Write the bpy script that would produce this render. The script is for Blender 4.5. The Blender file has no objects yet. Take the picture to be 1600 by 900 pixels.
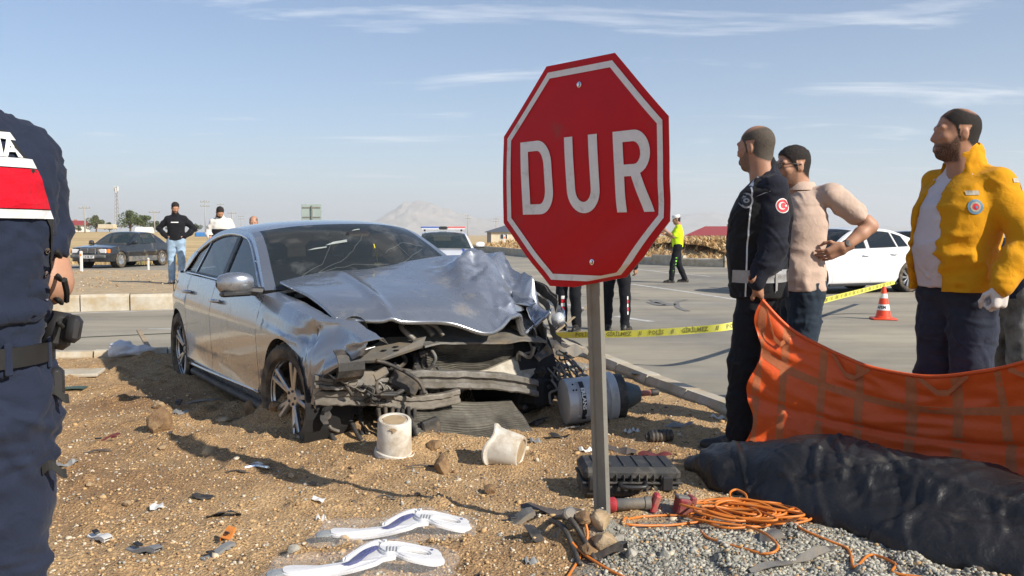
import bpy, bmesh, math, random
import numpy as np
from mathutils import Vector, Matrix
from mathutils.bvhtree import BVHTree
from mathutils.geometry import tessellate_polygon
S = bpy.context.scene
COL = S.collection
random.seed(7)
RNG = np.random.default_rng(7)
PI = math.pi
# ---------------------------------------------------------------- camera, sky, sun, exposure
FPX = 1400.0
PITCH = math.atan(84 / FPX)
CAMZ = 1.25
cam_d = bpy.data.cameras.new('camera'); cam = bpy.data.objects.new('camera', cam_d); COL.objects.link(cam)
cam.location = (0, 0, CAMZ); cam.rotation_euler = (PI / 2 - PITCH, 0, 0)
cam_d.sensor_width = 36; cam_d.lens = FPX / 1600 * 36; cam_d.clip_start = 0.05; cam_d.clip_end = 40000
S.camera = cam
SUN_EL = math.radians(33); SUN_AZ = (0.80, -0.60)
W = bpy.data.worlds.new('World'); S.world = W; W.use_nodes = True
nt = W.node_tree; nd = nt.nodes; lk = nt.links
for n in list(nd): nd.remove(n)
out = nd.new('ShaderNodeOutputWorld'); bg = nd.new('ShaderNodeBackground')
sky = nd.new('ShaderNodeTexSky'); sky.sky_type = 'NISHITA'; sky.sun_disc = False
sky.sun_elevation = SUN_EL; sky.sun_rotation = math.atan2(SUN_AZ[0], SUN_AZ[1])
sky.altitude = 900; sky.air_density = 1.0; sky.dust_density = 0.5; sky.ozone_density = 4.0
bg.inputs['Strength'].default_value = 0.094
# thin wisps of high cloud: a noise sheet seen in the sky's own directions, projected on a flat layer overhead
tc = nd.new('ShaderNodeTexCoord'); sep = nd.new('ShaderNodeSeparateXYZ'); lk.new(tc.outputs['Generated'], sep.inputs[0])
mx = nd.new('ShaderNodeMath'); mx.operation = 'MAXIMUM'; lk.new(sep.outputs['Z'], mx.inputs[0]); mx.inputs[1].default_value = 0.012
ad = nd.new('ShaderNodeMath'); ad.operation = 'ADD'; lk.new(mx.outputs[0], ad.inputs[0]); ad.inputs[1].default_value = 0.05
dx = nd.new('ShaderNodeMath'); dx.operation = 'DIVIDE'; lk.new(sep.outputs['X'], dx.inputs[0]); lk.new(ad.outputs[0], dx.inputs[1])
dy = nd.new('ShaderNodeMath'); dy.operation = 'DIVIDE'; lk.new(sep.outputs['Y'], dy.inputs[0]); lk.new(ad.outputs[0], dy.inputs[1])
cmb = nd.new('ShaderNodeCombineXYZ'); lk.new(dx.outputs[0], cmb.inputs[0]); lk.new(dy.outputs[0], cmb.inputs[1])
mpg = nd.new('ShaderNodeMapping'); mpg.inputs['Rotation'].default_value = (0, 0, math.radians(-28)); mpg.inputs['Scale'].default_value = (0.75, 1.7, 1); mpg.inputs['Location'].default_value = (3.1, 1.4, 0)
lk.new(cmb.outputs[0], mpg.inputs[0])
nz = nd.new('ShaderNodeTexNoise'); nz.inputs['Scale'].default_value = 0.85; nz.inputs['Detail'].default_value = 9; nz.inputs['Roughness'].default_value = 0.62; nz.inputs['Distortion'].default_value = 0.5
lk.new(mpg.outputs[0], nz.inputs['Vector'])
cr = nd.new('ShaderNodeValToRGB'); cr.color_ramp.elements[0].position = 0.565; cr.color_ramp.elements[0].color = (0, 0, 0, 1); cr.color_ramp.elements[1].position = 0.80; cr.color_ramp.elements[1].color = (1, 1, 1, 1)
lk.new(nz.outputs['Fac'], cr.inputs[0])
mul = nd.new('ShaderNodeMath'); mul.operation = 'MULTIPLY'; lk.new(cr.outputs[0], mul.inputs[0]); mul.inputs[1].default_value = 0.75
mixc = nd.new('ShaderNodeMixRGB'); lk.new(mul.outputs[0], mixc.inputs[0]); lk.new(sky.outputs[0], mixc.inputs[1]); mixc.inputs[2].default_value = (9.5, 9.6, 9.8, 1)
lk.new(mixc.outputs[0], bg.inputs[0]); lk.new(bg.outputs[0], out.inputs[0])
sl = bpy.data.lights.new('sun', 'SUN'); sl.energy = 5.0; sl.angle = math.radians(0.5); sl.color = (1.0, 0.915, 0.78)
so = bpy.data.objects.new('sun', sl); COL.objects.link(so)
sd = Vector((SUN_AZ[0] * math.cos(SUN_EL), SUN_AZ[1] * math.cos(SUN_EL), math.sin(SUN_EL)))
so.rotation_euler = sd.to_track_quat('Z', 'Y').to_euler(); so.location = (20, -15, 20)
S.view_settings.view_transform = 'Standard'; S.view_settings.look = 'None'; S.view_settings.exposure = 0.48; S.view_settings.gamma = 1
S.cycles.max_bounces = 6; S.cycles.volume_bounces = 1; S.cycles.transparent_max_bounces = 8; S.cycles.use_denoising = True
S.cycles.caustics_reflective = False; S.cycles.caustics_refractive = False

# ---------------------------------------------------------------- helpers
_fw = np.array([0, math.cos(PITCH), -math.sin(PITCH)]); _up = np.array([0, math.sin(PITCH), math.cos(PITCH)]); _rt = np.array([1.0, 0, 0])
def ray(px, py): return _fw + _rt * (px - 800) / FPX + _up * (450 - py) / FPX
def G(px, py, z=0.0):               # where the sight line of a photo pixel meets height z
    r = ray(px, py); return np.array([0, 0, CAMZ]) + r * (z - CAMZ) / r[2]
def D(px, py, Y):                   # where it meets distance Y
    r = ray(px, py); return np.array([0, 0, CAMZ]) + r * Y / r[1]

def hsh(ix, iy, iz, seed=0):
    n = (ix.astype(np.int64) * 374761393 + iy.astype(np.int64) * 668265263 + iz.astype(np.int64) * 2147483647 + seed * 1274126177) & 0xffffffff
    n = ((n ^ (n >> 13)) * 1274126177) & 0xffffffff
    n = n ^ (n >> 16)
    return (n & 0xffff) / 65535.0
def vnoise(x, y, z=None, seed=0):
    x = np.asarray(x, float); y = np.asarray(y, float)
    z = np.zeros_like(x) if z is None else np.asarray(z, float)
    x, y, z = np.broadcast_arrays(x, y, z)
    ix, iy, iz = np.floor(x), np.floor(y), np.floor(z)
    fx, fy, fz = x - ix, y - iy, z - iz
    fx = fx * fx * (3 - 2 * fx); fy = fy * fy * (3 - 2 * fy); fz = fz * fz * (3 - 2 * fz)
    r = 0
    for a in (0, 1):
        for b in (0, 1):
            for c in (0, 1):
                w = (fx if a else 1 - fx) * (fy if b else 1 - fy) * (fz if c else 1 - fz)
                r = r + w * hsh(ix + a, iy + b, iz + c, seed)
    return r * 2 - 1
def fbm(x, y, z=None, oct=4, seed=0, gain=.5):
    r = 0; a = 1.0; t = 0
    for o in range(oct):
        k = 2.03 ** o
        r = r + a * vnoise(np.asarray(x) * k + o * 17.3, np.asarray(y) * k - o * 9.1, None if z is None else np.asarray(z) * k, seed + o); t += a; a *= gain
    return r / t

def mesh_np(name, V, faces, mats=None, smooth=False, midx=None):
    V = np.asarray(V, np.float32).reshape(-1, 3)
    me = bpy.data.meshes.new(name)
    if isinstance(faces, np.ndarray):
        nf, k = faces.shape
        me.vertices.add(len(V)); me.vertices.foreach_set('co', V.ravel())
        me.loops.add(nf * k); me.loops.foreach_set('vertex_index', faces.astype(np.int32).ravel())
        me.polygons.add(nf); me.polygons.foreach_set('loop_start', np.arange(0, nf * k, k, dtype=np.int32))
        me.update(calc_edges=True)
    else:
        me.from_pydata(V.tolist(), [], faces)
    if mats:
        for m in (mats if isinstance(mats, (list, tuple)) else [mats]): me.materials.append(m)
    n = len(me.polygons)
    if midx is not None: me.polygons.foreach_set('material_index', np.asarray(midx, np.int32))
    if smooth: me.polygons.foreach_set('use_smooth', np.ones(n, bool))
    me.update()
    return me
def link(name, me, parent=None, loc=None, rot=None):
    o = bpy.data.objects.new(name, me); COL.objects.link(o)
    if parent is not None: o.parent = parent
    if loc is not None: o.location = [float(c) for c in loc]
    if rot is not None: o.rotation_euler = rot
    return o
def tag(o, label=None, cat=None, group=None, kind=None):
    if label: o['label'] = label
    if cat: o['category'] = cat
    if group: o['group'] = group
    if kind: o['kind'] = kind
    return o
def empty(name, loc=(0, 0, 0), rz=0.0, rot=None):
    o = bpy.data.objects.new(name, None); COL.objects.link(o); o.empty_display_size = .2
    o.location = [float(c) for c in loc]; o.rotation_euler = rot if rot is not None else (0, 0, rz)
    return o
def copy_tree(o, parent=None):
    c = o.copy(); COL.objects.link(c)
    if parent is not None: c.parent = parent
    for ch in list(o.children): copy_tree(ch, c)
    return c

class MB:
    def __init__(s): s.V = []; s.F = []; s.M = []
    def add(s, V, F, m=0):
        b = len(s.V); s.V.extend([tuple(map(float, v)) for v in V]); s.F.extend([tuple(int(i) + b for i in f) for f in F]); s.M.extend([m] * len(F)); return s
    def box(s, c, size, rot=None, bev=0.0, m=0, taper=1.0):
        hx, hy, hz = [q / 2 for q in size]; R = Matrix.Identity(3) if rot is None else rot
        if bev <= 0:
            L = [(x, y, z) for z in (-hz, hz) for x, y in ((-hx, -hy), (hx, -hy), (hx, hy), (-hx, hy))]
            F = [(3, 2, 1, 0), (4, 5, 6, 7), (0, 1, 5, 4), (1, 2, 6, 5), (2, 3, 7, 6), (3, 0, 4, 7)]
        else:
            b = min(bev, hx * .98, hy * .98, hz * .98); L = []; I = {}
            for sx in (-1, 1):
                for sy in (-1, 1):
                    for sz in (-1, 1):
                        for ax in range(3):
                            p = [sx * (hx - b), sy * (hy - b), sz * (hz - b)]
                            p[ax] = (sx * hx, sy * hy, sz * hz)[ax]
                            I[(sx, sy, sz, ax)] = len(L); L.append(p)
            F = []
            for ax in range(3):
                o1, o2 = (ax + 1) % 3, (ax + 2) % 3
                for sg in (-1, 1):
                    q = []
                    for a, c2 in ((-1, -1), (1, -1), (1, 1), (-1, 1)):
                        k = [0, 0, 0]; k[ax] = sg; k[o1] = a; k[o2] = c2; q.append(I[(*k, ax)])
                    F.append(tuple(q if sg > 0 else q[::-1]))
            for ax in range(3):            # edges running along ax
                o1, o2 = (ax + 1) % 3, (ax + 2) % 3
                for a in (-1, 1):
                    for c2 in (-1, 1):
                        k0 = [0, 0, 0]; k0[o1] = a; k0[o2] = c2; k1 = list(k0); k0[ax] = -1; k1[ax] = 1
                        q = (I[(*k0, o1)], I[(*k1, o1)], I[(*k1, o2)], I[(*k0, o2)])
                        F.append(q if a * c2 < 0 else q[::-1])
            for sx in (-1, 1):
                for sy in (-1, 1):
                    for sz in (-1, 1):
                        q = tuple(I[(sx, sy, sz, a)] for a in range(3)); F.append(q if sx * sy * sz > 0 else q[::-1])
        out = []
        for p in L:
            if taper != 1.0:
                t = (p[2] + hz) / (2 * hz); k = 1 + (taper - 1) * t; p = (p[0] * k, p[1] * k, p[2])
            v = R @ Vector(p); out.append((v.x + c[0], v.y + c[1], v.z + c[2]))
        return s.add(out, F, m)
    def bar(s, a, b, w, h=None, bev=0.0, m=0, up=(0, 0, 1)):
        a = Vector(a); b = Vector(b); d = b - a; L = d.length
        if L < 1e-6: return s
        x = d / L; u = Vector(up)
        if abs(x.dot(u)) > .98: u = Vector((0, 1, 0))
        y = u.cross(x).normalized(); z = x.cross(y)
        R = Matrix((x, y, z)).transposed()
        return s.box((a + b) / 2, (L, w, h or w), R, bev, m)
    def tube(s, pts, r, n=8, caps=True, m=0, closed=False):
        P = [Vector(p) for p in pts]; k = len(P)
        rr = r if isinstance(r, (list, tuple, np.ndarray)) else [r] * k
        T = []
        for i in range(k):
            if closed: t = P[(i + 1) % k] - P[i - 1]
            else: t = P[min(i + 1, k - 1)] - P[max(i - 1, 0)]
            T.append(t.normalized() if t.length > 1e-9 else Vector((0, 0, 1)))
        u = Vector((0, 0, 1)) if abs(T[0].z) < .9 else Vector((1, 0, 0))
        u = (u - T[0] * u.dot(T[0])).normalized(); V = []
        for i in range(k):
            u = u - T[i] * u.dot(T[i]); u = u.normalized() if u.length > 1e-6 else T[i].orthogonal().normalized()
            w = T[i].cross(u)
            for j in range(n):
                a = 2 * PI * j / n; V.append(P[i] + (u * math.cos(a) + w * math.sin(a)) * rr[i])
        F = []
        for i in range(k if closed else k - 1):
            for j in range(n):
                a = i * n + j; b = i * n + (j + 1) % n; i2 = (i + 1) % k
                F.append((a, b, i2 * n + (j + 1) % n, i2 * n + j))
        if caps and not closed:
            F.append(tuple(range(n - 1, -1, -1))); F.append(tuple(range((k - 1) * n, k * n)))
        return s.add(V, F, m)
    def lathe(s, prof, n=24, M=None, m=0, cap0=False, cap1=False, a0=0.0, a1=2 * PI):
        M = M or Matrix.Identity(4); full = abs(a1 - a0 - 2 * PI) < 1e-6; nn = n if full else n + 1
        V = [M @ Vector((r * math.cos(a0 + (a1 - a0) * j / n), r * math.sin(a0 + (a1 - a0) * j / n), z)) for r, z in prof for j in range(nn)]
        F = []
        for i in range(len(prof) - 1):
            for j in range(n):
                j2 = (j + 1) % nn if full else j + 1
                F.append((i * nn + j, i * nn + j2, (i + 1) * nn + j2, (i + 1) * nn + j))
        if cap0: F.append(tuple(range(nn - 1, -1, -1)))
        if cap1: F.append(tuple(range((len(prof) - 1) * nn, len(prof) * nn)))
        return s.add(V, F, m)
    def prism(s, poly, h, M=None, m=0, holes=()):
        M = M or Matrix.Identity(4)
        loops = [list(poly)] + [list(q) for q in holes]
        pts = [p for q in loops for p in q]
        tris = tessellate_polygon([[Vector((p[0], p[1], 0)) for p in q] for q in loops])
        n = len(pts); V = [M @ Vector((p[0], p[1], 0)) for p in pts] + [M @ Vector((p[0], p[1], h)) for p in pts]
        F = []
        for t in tris:
            a, b, c = [pts[i] for i in t]
            ccw = (b[0] - a[0]) * (c[1] - a[1]) - (b[1] - a[1]) * (c[0] - a[0]) > 0
            t = tuple(t) if ccw else tuple(t)[::-1]
            F.append(tuple(i + n for i in t)); F.append(t[::-1])
        b = 0
        for q in loops:
            k = len(q)
            for i in range(k): F.append((b + i, b + (i + 1) % k, n + b + (i + 1) % k, n + b + i))
            b += k
        return s.add(V, F, m)
    def grid(s, P, m=0, closed_u=False, flip=False):
        P = np.asarray(P, float); a, b = P.shape[:2]; F = []
        for i in range(a if closed_u else a - 1):
            for j in range(b - 1):
                i2 = (i + 1) % a; q = (i * b + j, i2 * b + j, i2 * b + j + 1, i * b + j + 1)
                F.append(q[::-1] if flip else q)
        return s.add(P.reshape(-1, 3), F, m)
    def sheet(s, P, th, m=0):        # grid with thickness
        P = np.asarray(P, float); a, b = P.shape[:2]
        du = np.gradient(P, axis=0); dv = np.gradient(P, axis=1); N = np.cross(du, dv); N /= np.maximum(np.linalg.norm(N, axis=2, keepdims=True), 1e-9)
        Q = P - N * th
        s.grid(P, m); s.grid(Q, m, flip=True)
        ring = [(i, 0) for i in range(a)] + [(a - 1, j) for j in range(1, b)] + [(i, b - 1) for i in range(a - 2, -1, -1)] + [(0, j) for j in range(b - 2, 0, -1)]
        V = [P[i] for i in ring] + [Q[i] for i in ring]; k = len(ring)
        return s.add(V, [(i, i + k, (i + 1) % k + k, (i + 1) % k) for i in range(k)], m)
    def build(s, name, mats, parent=None, smooth=False, loc=None, rot=None, angle=None, fixn=False):
        if not isinstance(mats, (list, tuple)): mats = [mats]
        me = mesh_np(name, s.V, s.F, mats, smooth, s.M)
        if fixn:
            bm = bmesh.new(); bm.from_mesh(me); bmesh.ops.remove_doubles(bm, verts=bm.verts, dist=1e-5); bmesh.ops.recalc_face_normals(bm, faces=bm.faces); bm.to_mesh(me); bm.free()
        if angle is not None: shade_angle(me, angle)
        return link(name, me, parent, loc, rot)
def shade_angle(me, deg):
    me.polygons.foreach_set('use_smooth', np.ones(len(me.polygons), bool))
    bm = bmesh.new(); bm.from_mesh(me); c = math.radians(deg)
    for e in bm.edges:
        if len(e.link_faces) == 2: e.smooth = e.calc_face_angle(9) < c
    bm.to_mesh(me); bm.free()
def rot_to(axis, ref=(0, 0, 1)):       # 4x4 turning +Z onto axis
    return Vector(axis).normalized().to_track_quat('Z', 'Y').to_matrix().to_4x4()
def TR(loc, M=None): return Matrix.Translation(Vector([float(c) for c in loc])) @ (M or Matrix.Identity(4))
def crv(pts, n=8, closed=False):       # Catmull-Rom
    P = [np.array(p, float) for p in pts]; k = len(P); out = []
    for i in range(k if closed else k - 1):
        if closed: a, b, c, d = P[i - 1], P[i], P[(i + 1) % k], P[(i + 2) % k]
        else: a, b, c, d = P[max(i - 1, 0)], P[i], P[i + 1], P[min(i + 2, k - 1)]
        for j in range(n):
            t = j / n; out.append(.5 * ((2 * b) + (c - a) * t + (2 * a - 5 * b + 4 * c - d) * t * t + (3 * b - a - 3 * c + d) * t ** 3))
    if not closed: out.append(P[-1])
    return out

# ---------------------------------------------------------------- materials
def _n(t, ty, **kw):
    n = t.nodes.new(ty)
    for k, v in kw.items():
        if k in n.inputs: n.inputs[k].default_value = v
        else: setattr(n, k, v)
    return n
MATS = {}
def pm(name, col, rough=.6, metal=0.0, var=.12, scale=6.0, bump=0.0, bscale=80.0, coat=0.0, spec=.5, dirt=None, coords='Object', emit=None, alpha=1.0, trans=0.0, bdist=.01):
    """procedural surface: base colour with two scales of mottling, optional dirt (colour, amount, scale) and fine relief"""
    if name in MATS: return MATS[name]
    m = bpy.data.materials.new(name); m.use_nodes = True; t = m.node_tree; b = t.nodes['Principled BSDF']
    b.inputs['Roughness'].default_value = rough; b.inputs['Metallic'].default_value = metal; b.inputs['Coat Weight'].default_value = coat; b.inputs['Specular IOR Level'].default_value = spec
    b.inputs['Alpha'].default_value = alpha; b.inputs['Transmission Weight'].default_value = trans; b.inputs['Coat Roughness'].default_value = .06
    tc = _n(t, 'ShaderNodeTexCoord'); src = tc.outputs['Object']
    if coords == 'World': src = _n(t, 'ShaderNodeNewGeometry').outputs['Position']
    c4 = (*col, 1)
    last = None
    if var > 0:
        n1 = _n(t, 'ShaderNodeTexNoise', Scale=scale, Detail=6.0, Roughness=.6); t.links.new(src, n1.inputs['Vector'])
        r = _n(t, 'ShaderNodeValToRGB'); r.color_ramp.elements[0].position = .3; r.color_ramp.elements[1].position = .72
        r.color_ramp.elements[0].color = (*[c * (1 - var) for c in col], 1); r.color_ramp.elements[1].color = (*[min(1, c * (1 + var)) for c in col], 1)
        t.links.new(n1.outputs['Fac'], r.inputs[0]); last = r.outputs[0]
        rr = _n(t, 'ShaderNodeMapRange'); rr.inputs['To Min'].default_value = max(.02, rough - .08); rr.inputs['To Max'].default_value = min(1, rough + .08)
        t.links.new(n1.outputs['Fac'], rr.inputs['Value']); t.links.new(rr.outputs[0], b.inputs['Roughness'])
    if dirt:
        dc, am, ds = dirt
        n2 = _n(t, 'ShaderNodeTexNoise', Scale=ds, Detail=8.0, Roughness=.65); t.links.new(src, n2.inputs['Vector'])
        r2 = _n(t, 'ShaderNodeValToRGB'); r2.color_ramp.elements[0].position = max(0.02, .62 - am * .5); r2.color_ramp.elements[1].position = min(.98, .82 - am * .4)
        r2.color_ramp.elements[0].color = (0, 0, 0, 1); r2.color_ramp.elements[1].color = (.9, .9, .9, 1)
        t.links.new(n2.outputs['Fac'], r2.inputs[0])
        mx = _n(t, 'ShaderNodeMixRGB'); t.links.new(r2.outputs[0], mx.inputs[0]); mx.inputs[1].default_value = c4; mx.inputs[2].default_value = (*dc, 1)
        if last is not None: t.links.new(last, mx.inputs[1])
        last = mx.outputs[0]
        if metal > 0:
            mm = _n(t, 'ShaderNodeMath', operation='MULTIPLY_ADD'); t.links.new(r2.outputs[0], mm.inputs[0]); mm.inputs[1].default_value = -metal; mm.inputs[2].default_value = metal; t.links.new(mm.outputs[0], b.inputs['Metallic'])
    if last is not None: t.links.new(last, b.inputs['Base Color'])
    else: b.inputs['Base Color'].default_value = c4
    if bump > 0:
        n3 = _n(t, 'ShaderNodeTexNoise', Scale=bscale, Detail=5.0, Roughness=.65); t.links.new(src, n3.inputs['Vector'])
        bp = _n(t, 'ShaderNodeBump'); bp.inputs['Strength'].default_value = bump; bp.inputs['Distance'].default_value = bdist
        t.links.new(n3.outputs['Fac'], bp.inputs['Height']); t.links.new(bp.outputs[0], b.inputs['Normal'])
    if emit: b.inputs['Emission Color'].default_value = (*emit[0], 1); b.inputs['Emission Strength'].default_value = emit[1]
    MATS[name] = m
    return m
def nodes_of(m): return m.node_tree, m.node_tree.nodes['Principled BSDF']
def fabric(name, col, var=.10, weave=420.0, bump=.35, rough=.85, folds=0.0):
    if name in MATS: return MATS[name]
    m = pm(name, col, rough, 0, var, 9.0, 0, spec=.2); t, b = nodes_of(m)
    tc = _n(t, 'ShaderNodeTexCoord')
    n3 = _n(t, 'ShaderNodeTexNoise', Scale=weave, Detail=2.0); t.links.new(tc.outputs['Object'], n3.inputs['Vector'])
    n4 = _n(t, 'ShaderNodeTexNoise', Scale=26.0, Detail=4.0, Distortion=.8); t.links.new(tc.outputs['Object'], n4.inputs['Vector'])
    b1 = _n(t, 'ShaderNodeBump'); b1.inputs['Strength'].default_value = bump * .5; b1.inputs['Distance'].default_value = .002; t.links.new(n3.outputs['Fac'], b1.inputs['Height'])
    b2 = _n(t, 'ShaderNodeBump'); b2.inputs['Strength'].default_value = bump; b2.inputs['Distance'].default_value = .012; t.links.new(n4.outputs['Fac'], b2.inputs['Height'])
    t.links.new(b1.outputs[0], b2.inputs['Normal']); t.links.new(b2.outputs[0], b.inputs['Normal'])
    b.inputs['Sheen Weight'].default_value = .06
    return m
# text as a flat mesh (verts, faces) in its own x-y plane, centred
def text_mesh(txt, size=1.0, bold=0.0, depth=0.0, res=3, sx=1.0):
    cu = bpy.data.curves.new('t', 'FONT'); cu.body = txt; cu.size = size; cu.align_x = 'CENTER'; cu.align_y = 'CENTER'; cu.offset = bold; cu.extrude = depth; cu.resolution_u = res
    o = bpy.data.objects.new('t', cu); COL.objects.link(o)
    dg = bpy.context.evaluated_depsgraph_get(); me = o.evaluated_get(dg).to_mesh()
    V = [(v.co.x * sx, v.co.y, v.co.z) for v in me.vertices]; F = [tuple(p.vertices) for p in me.polygons]
    o.evaluated_get(dg).to_mesh_clear(); bpy.data.objects.remove(o); bpy.data.curves.remove(cu)
    return V, F
# ================================================================ SETTING
ROADZ = -0.06
def smooth01(t): t = np.clip(t, 0, 1); return t * t * (3 - 2 * t)
# ---- ground to the horizon
def ground_h(x, y):
    ang = x / np.maximum(np.abs(y), .5)
    wl = smooth01((-.06 - ang) / .12) * (y > 0)
    left = -.10 + 1.82 * smooth01((y - 38) / 150.0) ** 1.0
    right = -.30 - 1.9 * smooth01((y - 48) / 60.0)
    near = smooth01((y - 36) / 6.0)
    h = (1 - wl) * right + wl * left
    return -.30 * (1 - near) + near * h
m_field = pm('dry_field', (.50, .36, .17), .95, 0, .25, .35, .6, 3.0, coords='World', bdist=.15, dirt=((.34, .24, .12), .35, .9))
t, b = nodes_of(m_field)        # mown rows
geo = _n(t, 'ShaderNodeNewGeometry'); mp = _n(t, 'ShaderNodeMapping'); mp.inputs['Scale'].default_value = (.01, .16, 1); mp.inputs['Rotation'].default_value = (0, 0, .12); t.links.new(geo.outputs['Position'], mp.inputs[0])
n5 = _n(t, 'ShaderNodeTexNoise', Scale=1.6, Detail=5.0); t.links.new(mp.outputs[0], n5.inputs['Vector'])
r5 = _n(t, 'ShaderNodeValToRGB'); r5.color_ramp.elements[0].position = .36; r5.color_ramp.elements[0].color = (.36, .24, .11, 1); r5.color_ramp.elements[1].position = .6; r5.color_ramp.elements[1].color = (.66, .49, .24, 1); t.links.new(n5.outputs['Fac'], r5.inputs[0])
mx5 = _n(t, 'ShaderNodeMixRGB'); mx5.inputs[0].default_value = .6; l0 = b.inputs['Base Color'].links[0].from_socket; t.links.new(l0, mx5.inputs[1]); t.links.new(r5.outputs[0], mx5.inputs[2]); t.links.new(mx5.outputs[0], b.inputs['Base Color'])
na, nr = 220, 130
rad = np.concatenate([[0.0], np.geomspace(1.0, 15000, nr - 1)])
an = np.linspace(0, 2 * PI, na, endpoint=False)
RR, AA = np.meshgrid(rad, an, indexing='ij'); gx, gy = RR * np.cos(AA), RR * np.sin(AA)
gz = ground_h(gx, gy) + np.where(RR > 45, fbm(gx * .03, gy * .03, seed=3) * .12, 0)
idx = np.arange(nr * na).reshape(nr, na)
F = np.stack([idx[:-1], idx[1:], np.roll(idx[1:], -1, 1), np.roll(idx[:-1], -1, 1)], -1).reshape(-1, 4)
tag(link('ground', mesh_np('ground', np.stack([gx, gy, gz], -1), F, m_field, True)), kind='structure')

# ---- asphalt
m_asph = pm('asphalt', (.232, .220, .196), .9, 0, .10, 2.2, .5, 140.0, coords='World', dirt=((.40, .355, .27), .56, .28), bdist=.006)
t, b = nodes_of(m_asph)         # tar patches, cracks
geo = _n(t, 'ShaderNodeNewGeometry'); mp = _n(t, 'ShaderNodeMapping'); mp.inputs['Scale'].default_value = (.12, .5, 1); mp.inputs['Rotation'].default_value = (0, 0, .2); t.links.new(geo.outputs['Position'], mp.inputs[0])
n5 = _n(t, 'ShaderNodeTexNoise', Scale=1.2, Detail=7.0, Roughness=.7); t.links.new(mp.outputs[0], n5.inputs['Vector'])
mr = _n(t, 'ShaderNodeMapRange'); mr.inputs['From Min'].default_value = .3; mr.inputs['From Max'].default_value = .7; mr.inputs['To Min'].default_value = .60; mr.inputs['To Max'].default_value = 1.14; t.links.new(n5.outputs['Fac'], mr.inputs['Value'])
mx5 = _n(t, 'ShaderNodeMixRGB', blend_type='MULTIPLY'); mx5.inputs[0].default_value = 1; l0 = b.inputs['Base Color'].links[0].from_socket; t.links.new(l0, mx5.inputs[1]); t.links.new(mr.outputs[0], mx5.inputs[2]); t.links.new(mx5.outputs[0], b.inputs['Base Color'])
road_poly = [(-90, -9), (90, -9), (90, 75), (45, 60), (25, 45), (12, 36.3), (7.9, 36), (3.6, 43), (.95, 51.5), (-2.4, 68.5), (-3.5, 75), (-5.5, 75), (-7, 50), (-9, 38.6), (-90, 38)]
rp = MB(); tris = tessellate_polygon([[Vector((x, y, 0)) for x, y in road_poly]])
rp.add([(x, y, ROADZ) for x, y in road_poly], [tuple(tt) for tt in tris])
o = rp.build('road', m_asph, fixn=True); tag(o, kind='structure')
if o.data.polygons[0].normal.z < 0: o.data.flip_normals()
# painted lines, skid marks, joints: thin sheets just over the asphalt
m_paint = pm('road_paint', (.62, .61, .58), .8, 0, .12, 3.0, coords='World', dirt=((.30, .285, .26), .45, 6.0))
m_skid = pm('skid_rubber', (.13, .127, .122), .9, 0, .2, 3.0, coords='World', dirt=((.235, .228, .212), .5, 9.0))
def strip(name, pix, w, mat, z=ROADZ + .004, pts=None):
    P = [np.array([*p, z]) for p in pts] if pts is not None else [G(*p, z) for p in pix]
    P = crv(P, 6); mb = MB(); A = []
    for i, p in enumerate(P):
        d = P[min(i + 1, len(P) - 1)] - P[max(i - 1, 0)]; d /= np.linalg.norm(d); n = np.array([-d[1], d[0], 0]); A.append([p + n * w / 2, p - n * w / 2])
    mb.grid(A); o = mb.build(name, mat); tag(o, kind='structure'); return o
strip('lane_marking', [(740, 393), (760, 395.5), (824, 402), (900, 410), (991, 420), (1044, 426), (1112, 432)], .16, m_paint)
strip('lane_marking', [(776, 416.5), (812, 420)], .16, m_paint)
strip('lane_marking', [(987, 444), (1060, 454), (1137, 466), (1190, 474)], .16, m_paint)
strip('lane_marking', [(852, 468), (915, 482)], .15, m_paint)
strip('lane_marking', [(961, 494), (1018, 502.5)], .15, m_paint)
strip('lane_marking', [(1420, 455), (1470, 459), (1600, 470), (1700, 480)], .15, m_paint)
strip('lane_marking', [(40, 494), (112, 490), (260, 484.5), (400, 480)], .12, m_paint)
strip('lane_marking', [(232, 514), (300, 514)], .10, m_paint)
strip('road_joint', [(20, 532), (82, 529), (180, 524.5), (260, 521), (360, 517)], .075, pm('tar_joint', (.05, .055, .04), .95, 0, .3, 20, coords='World'))
strip('road_joint', [(790, 455), (860, 452.5), (930, 456), (1000, 459)], .05, m_skid)
strip('road_joint', [(800, 462), (900, 463), (1000, 468)], .05, m_skid)
strip('skid_mark', [(1022, 468), (1032, 473), (1048, 475), (1035, 477), (1018, 472)], .22, m_skid, ROADZ + .006)
strip('skid_mark', [(1072, 468), (1058, 472), (1060, 480), (1075, 486)], .10, m_skid, ROADZ + .006)
strip('skid_mark', [(1180, 520), (1290, 492), (1370, 490)], .07, m_skid, ROADZ + .008)
# ---- the earth island the car stands on
KP = [(-22, 4.9), (-12, 7.3), (-6.5, 8.68), (-4.8, 9.1), (-3.6, 9.4), (-1.7, 10.2), (-.5, 11.0), (.05, 11.15), (.34, 10.8), (.62, 9.8), (.92, 8.75), (1.23, 7.5), (1.60, 6.2), (1.93, 5.0), (2.45, 3.4), (3.2, 1.6), (4.4, -1.0), (6, -4.2)]
kerb_path = [np.array(p) for p in crv([(x, y, 0) for x, y in KP], 10)]
inner = np.array([p[:2] for p in kerb_path]); poly = np.concatenate([inner, [[6, -8], [-22, -8]]])
def in_poly(x, y, P):
    c = np.zeros(x.shape, bool); j = len(P) - 1
    for i in range(len(P)):
        xi, yi = P[i]; xj, yj = P[j]
        if yi != yj:
            k = ((yi > y) != (yj > y)) & (x < (xj - xi) * (y - yi) / (yj - yi) + xi); c ^= k
        j = i
    return c
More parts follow.
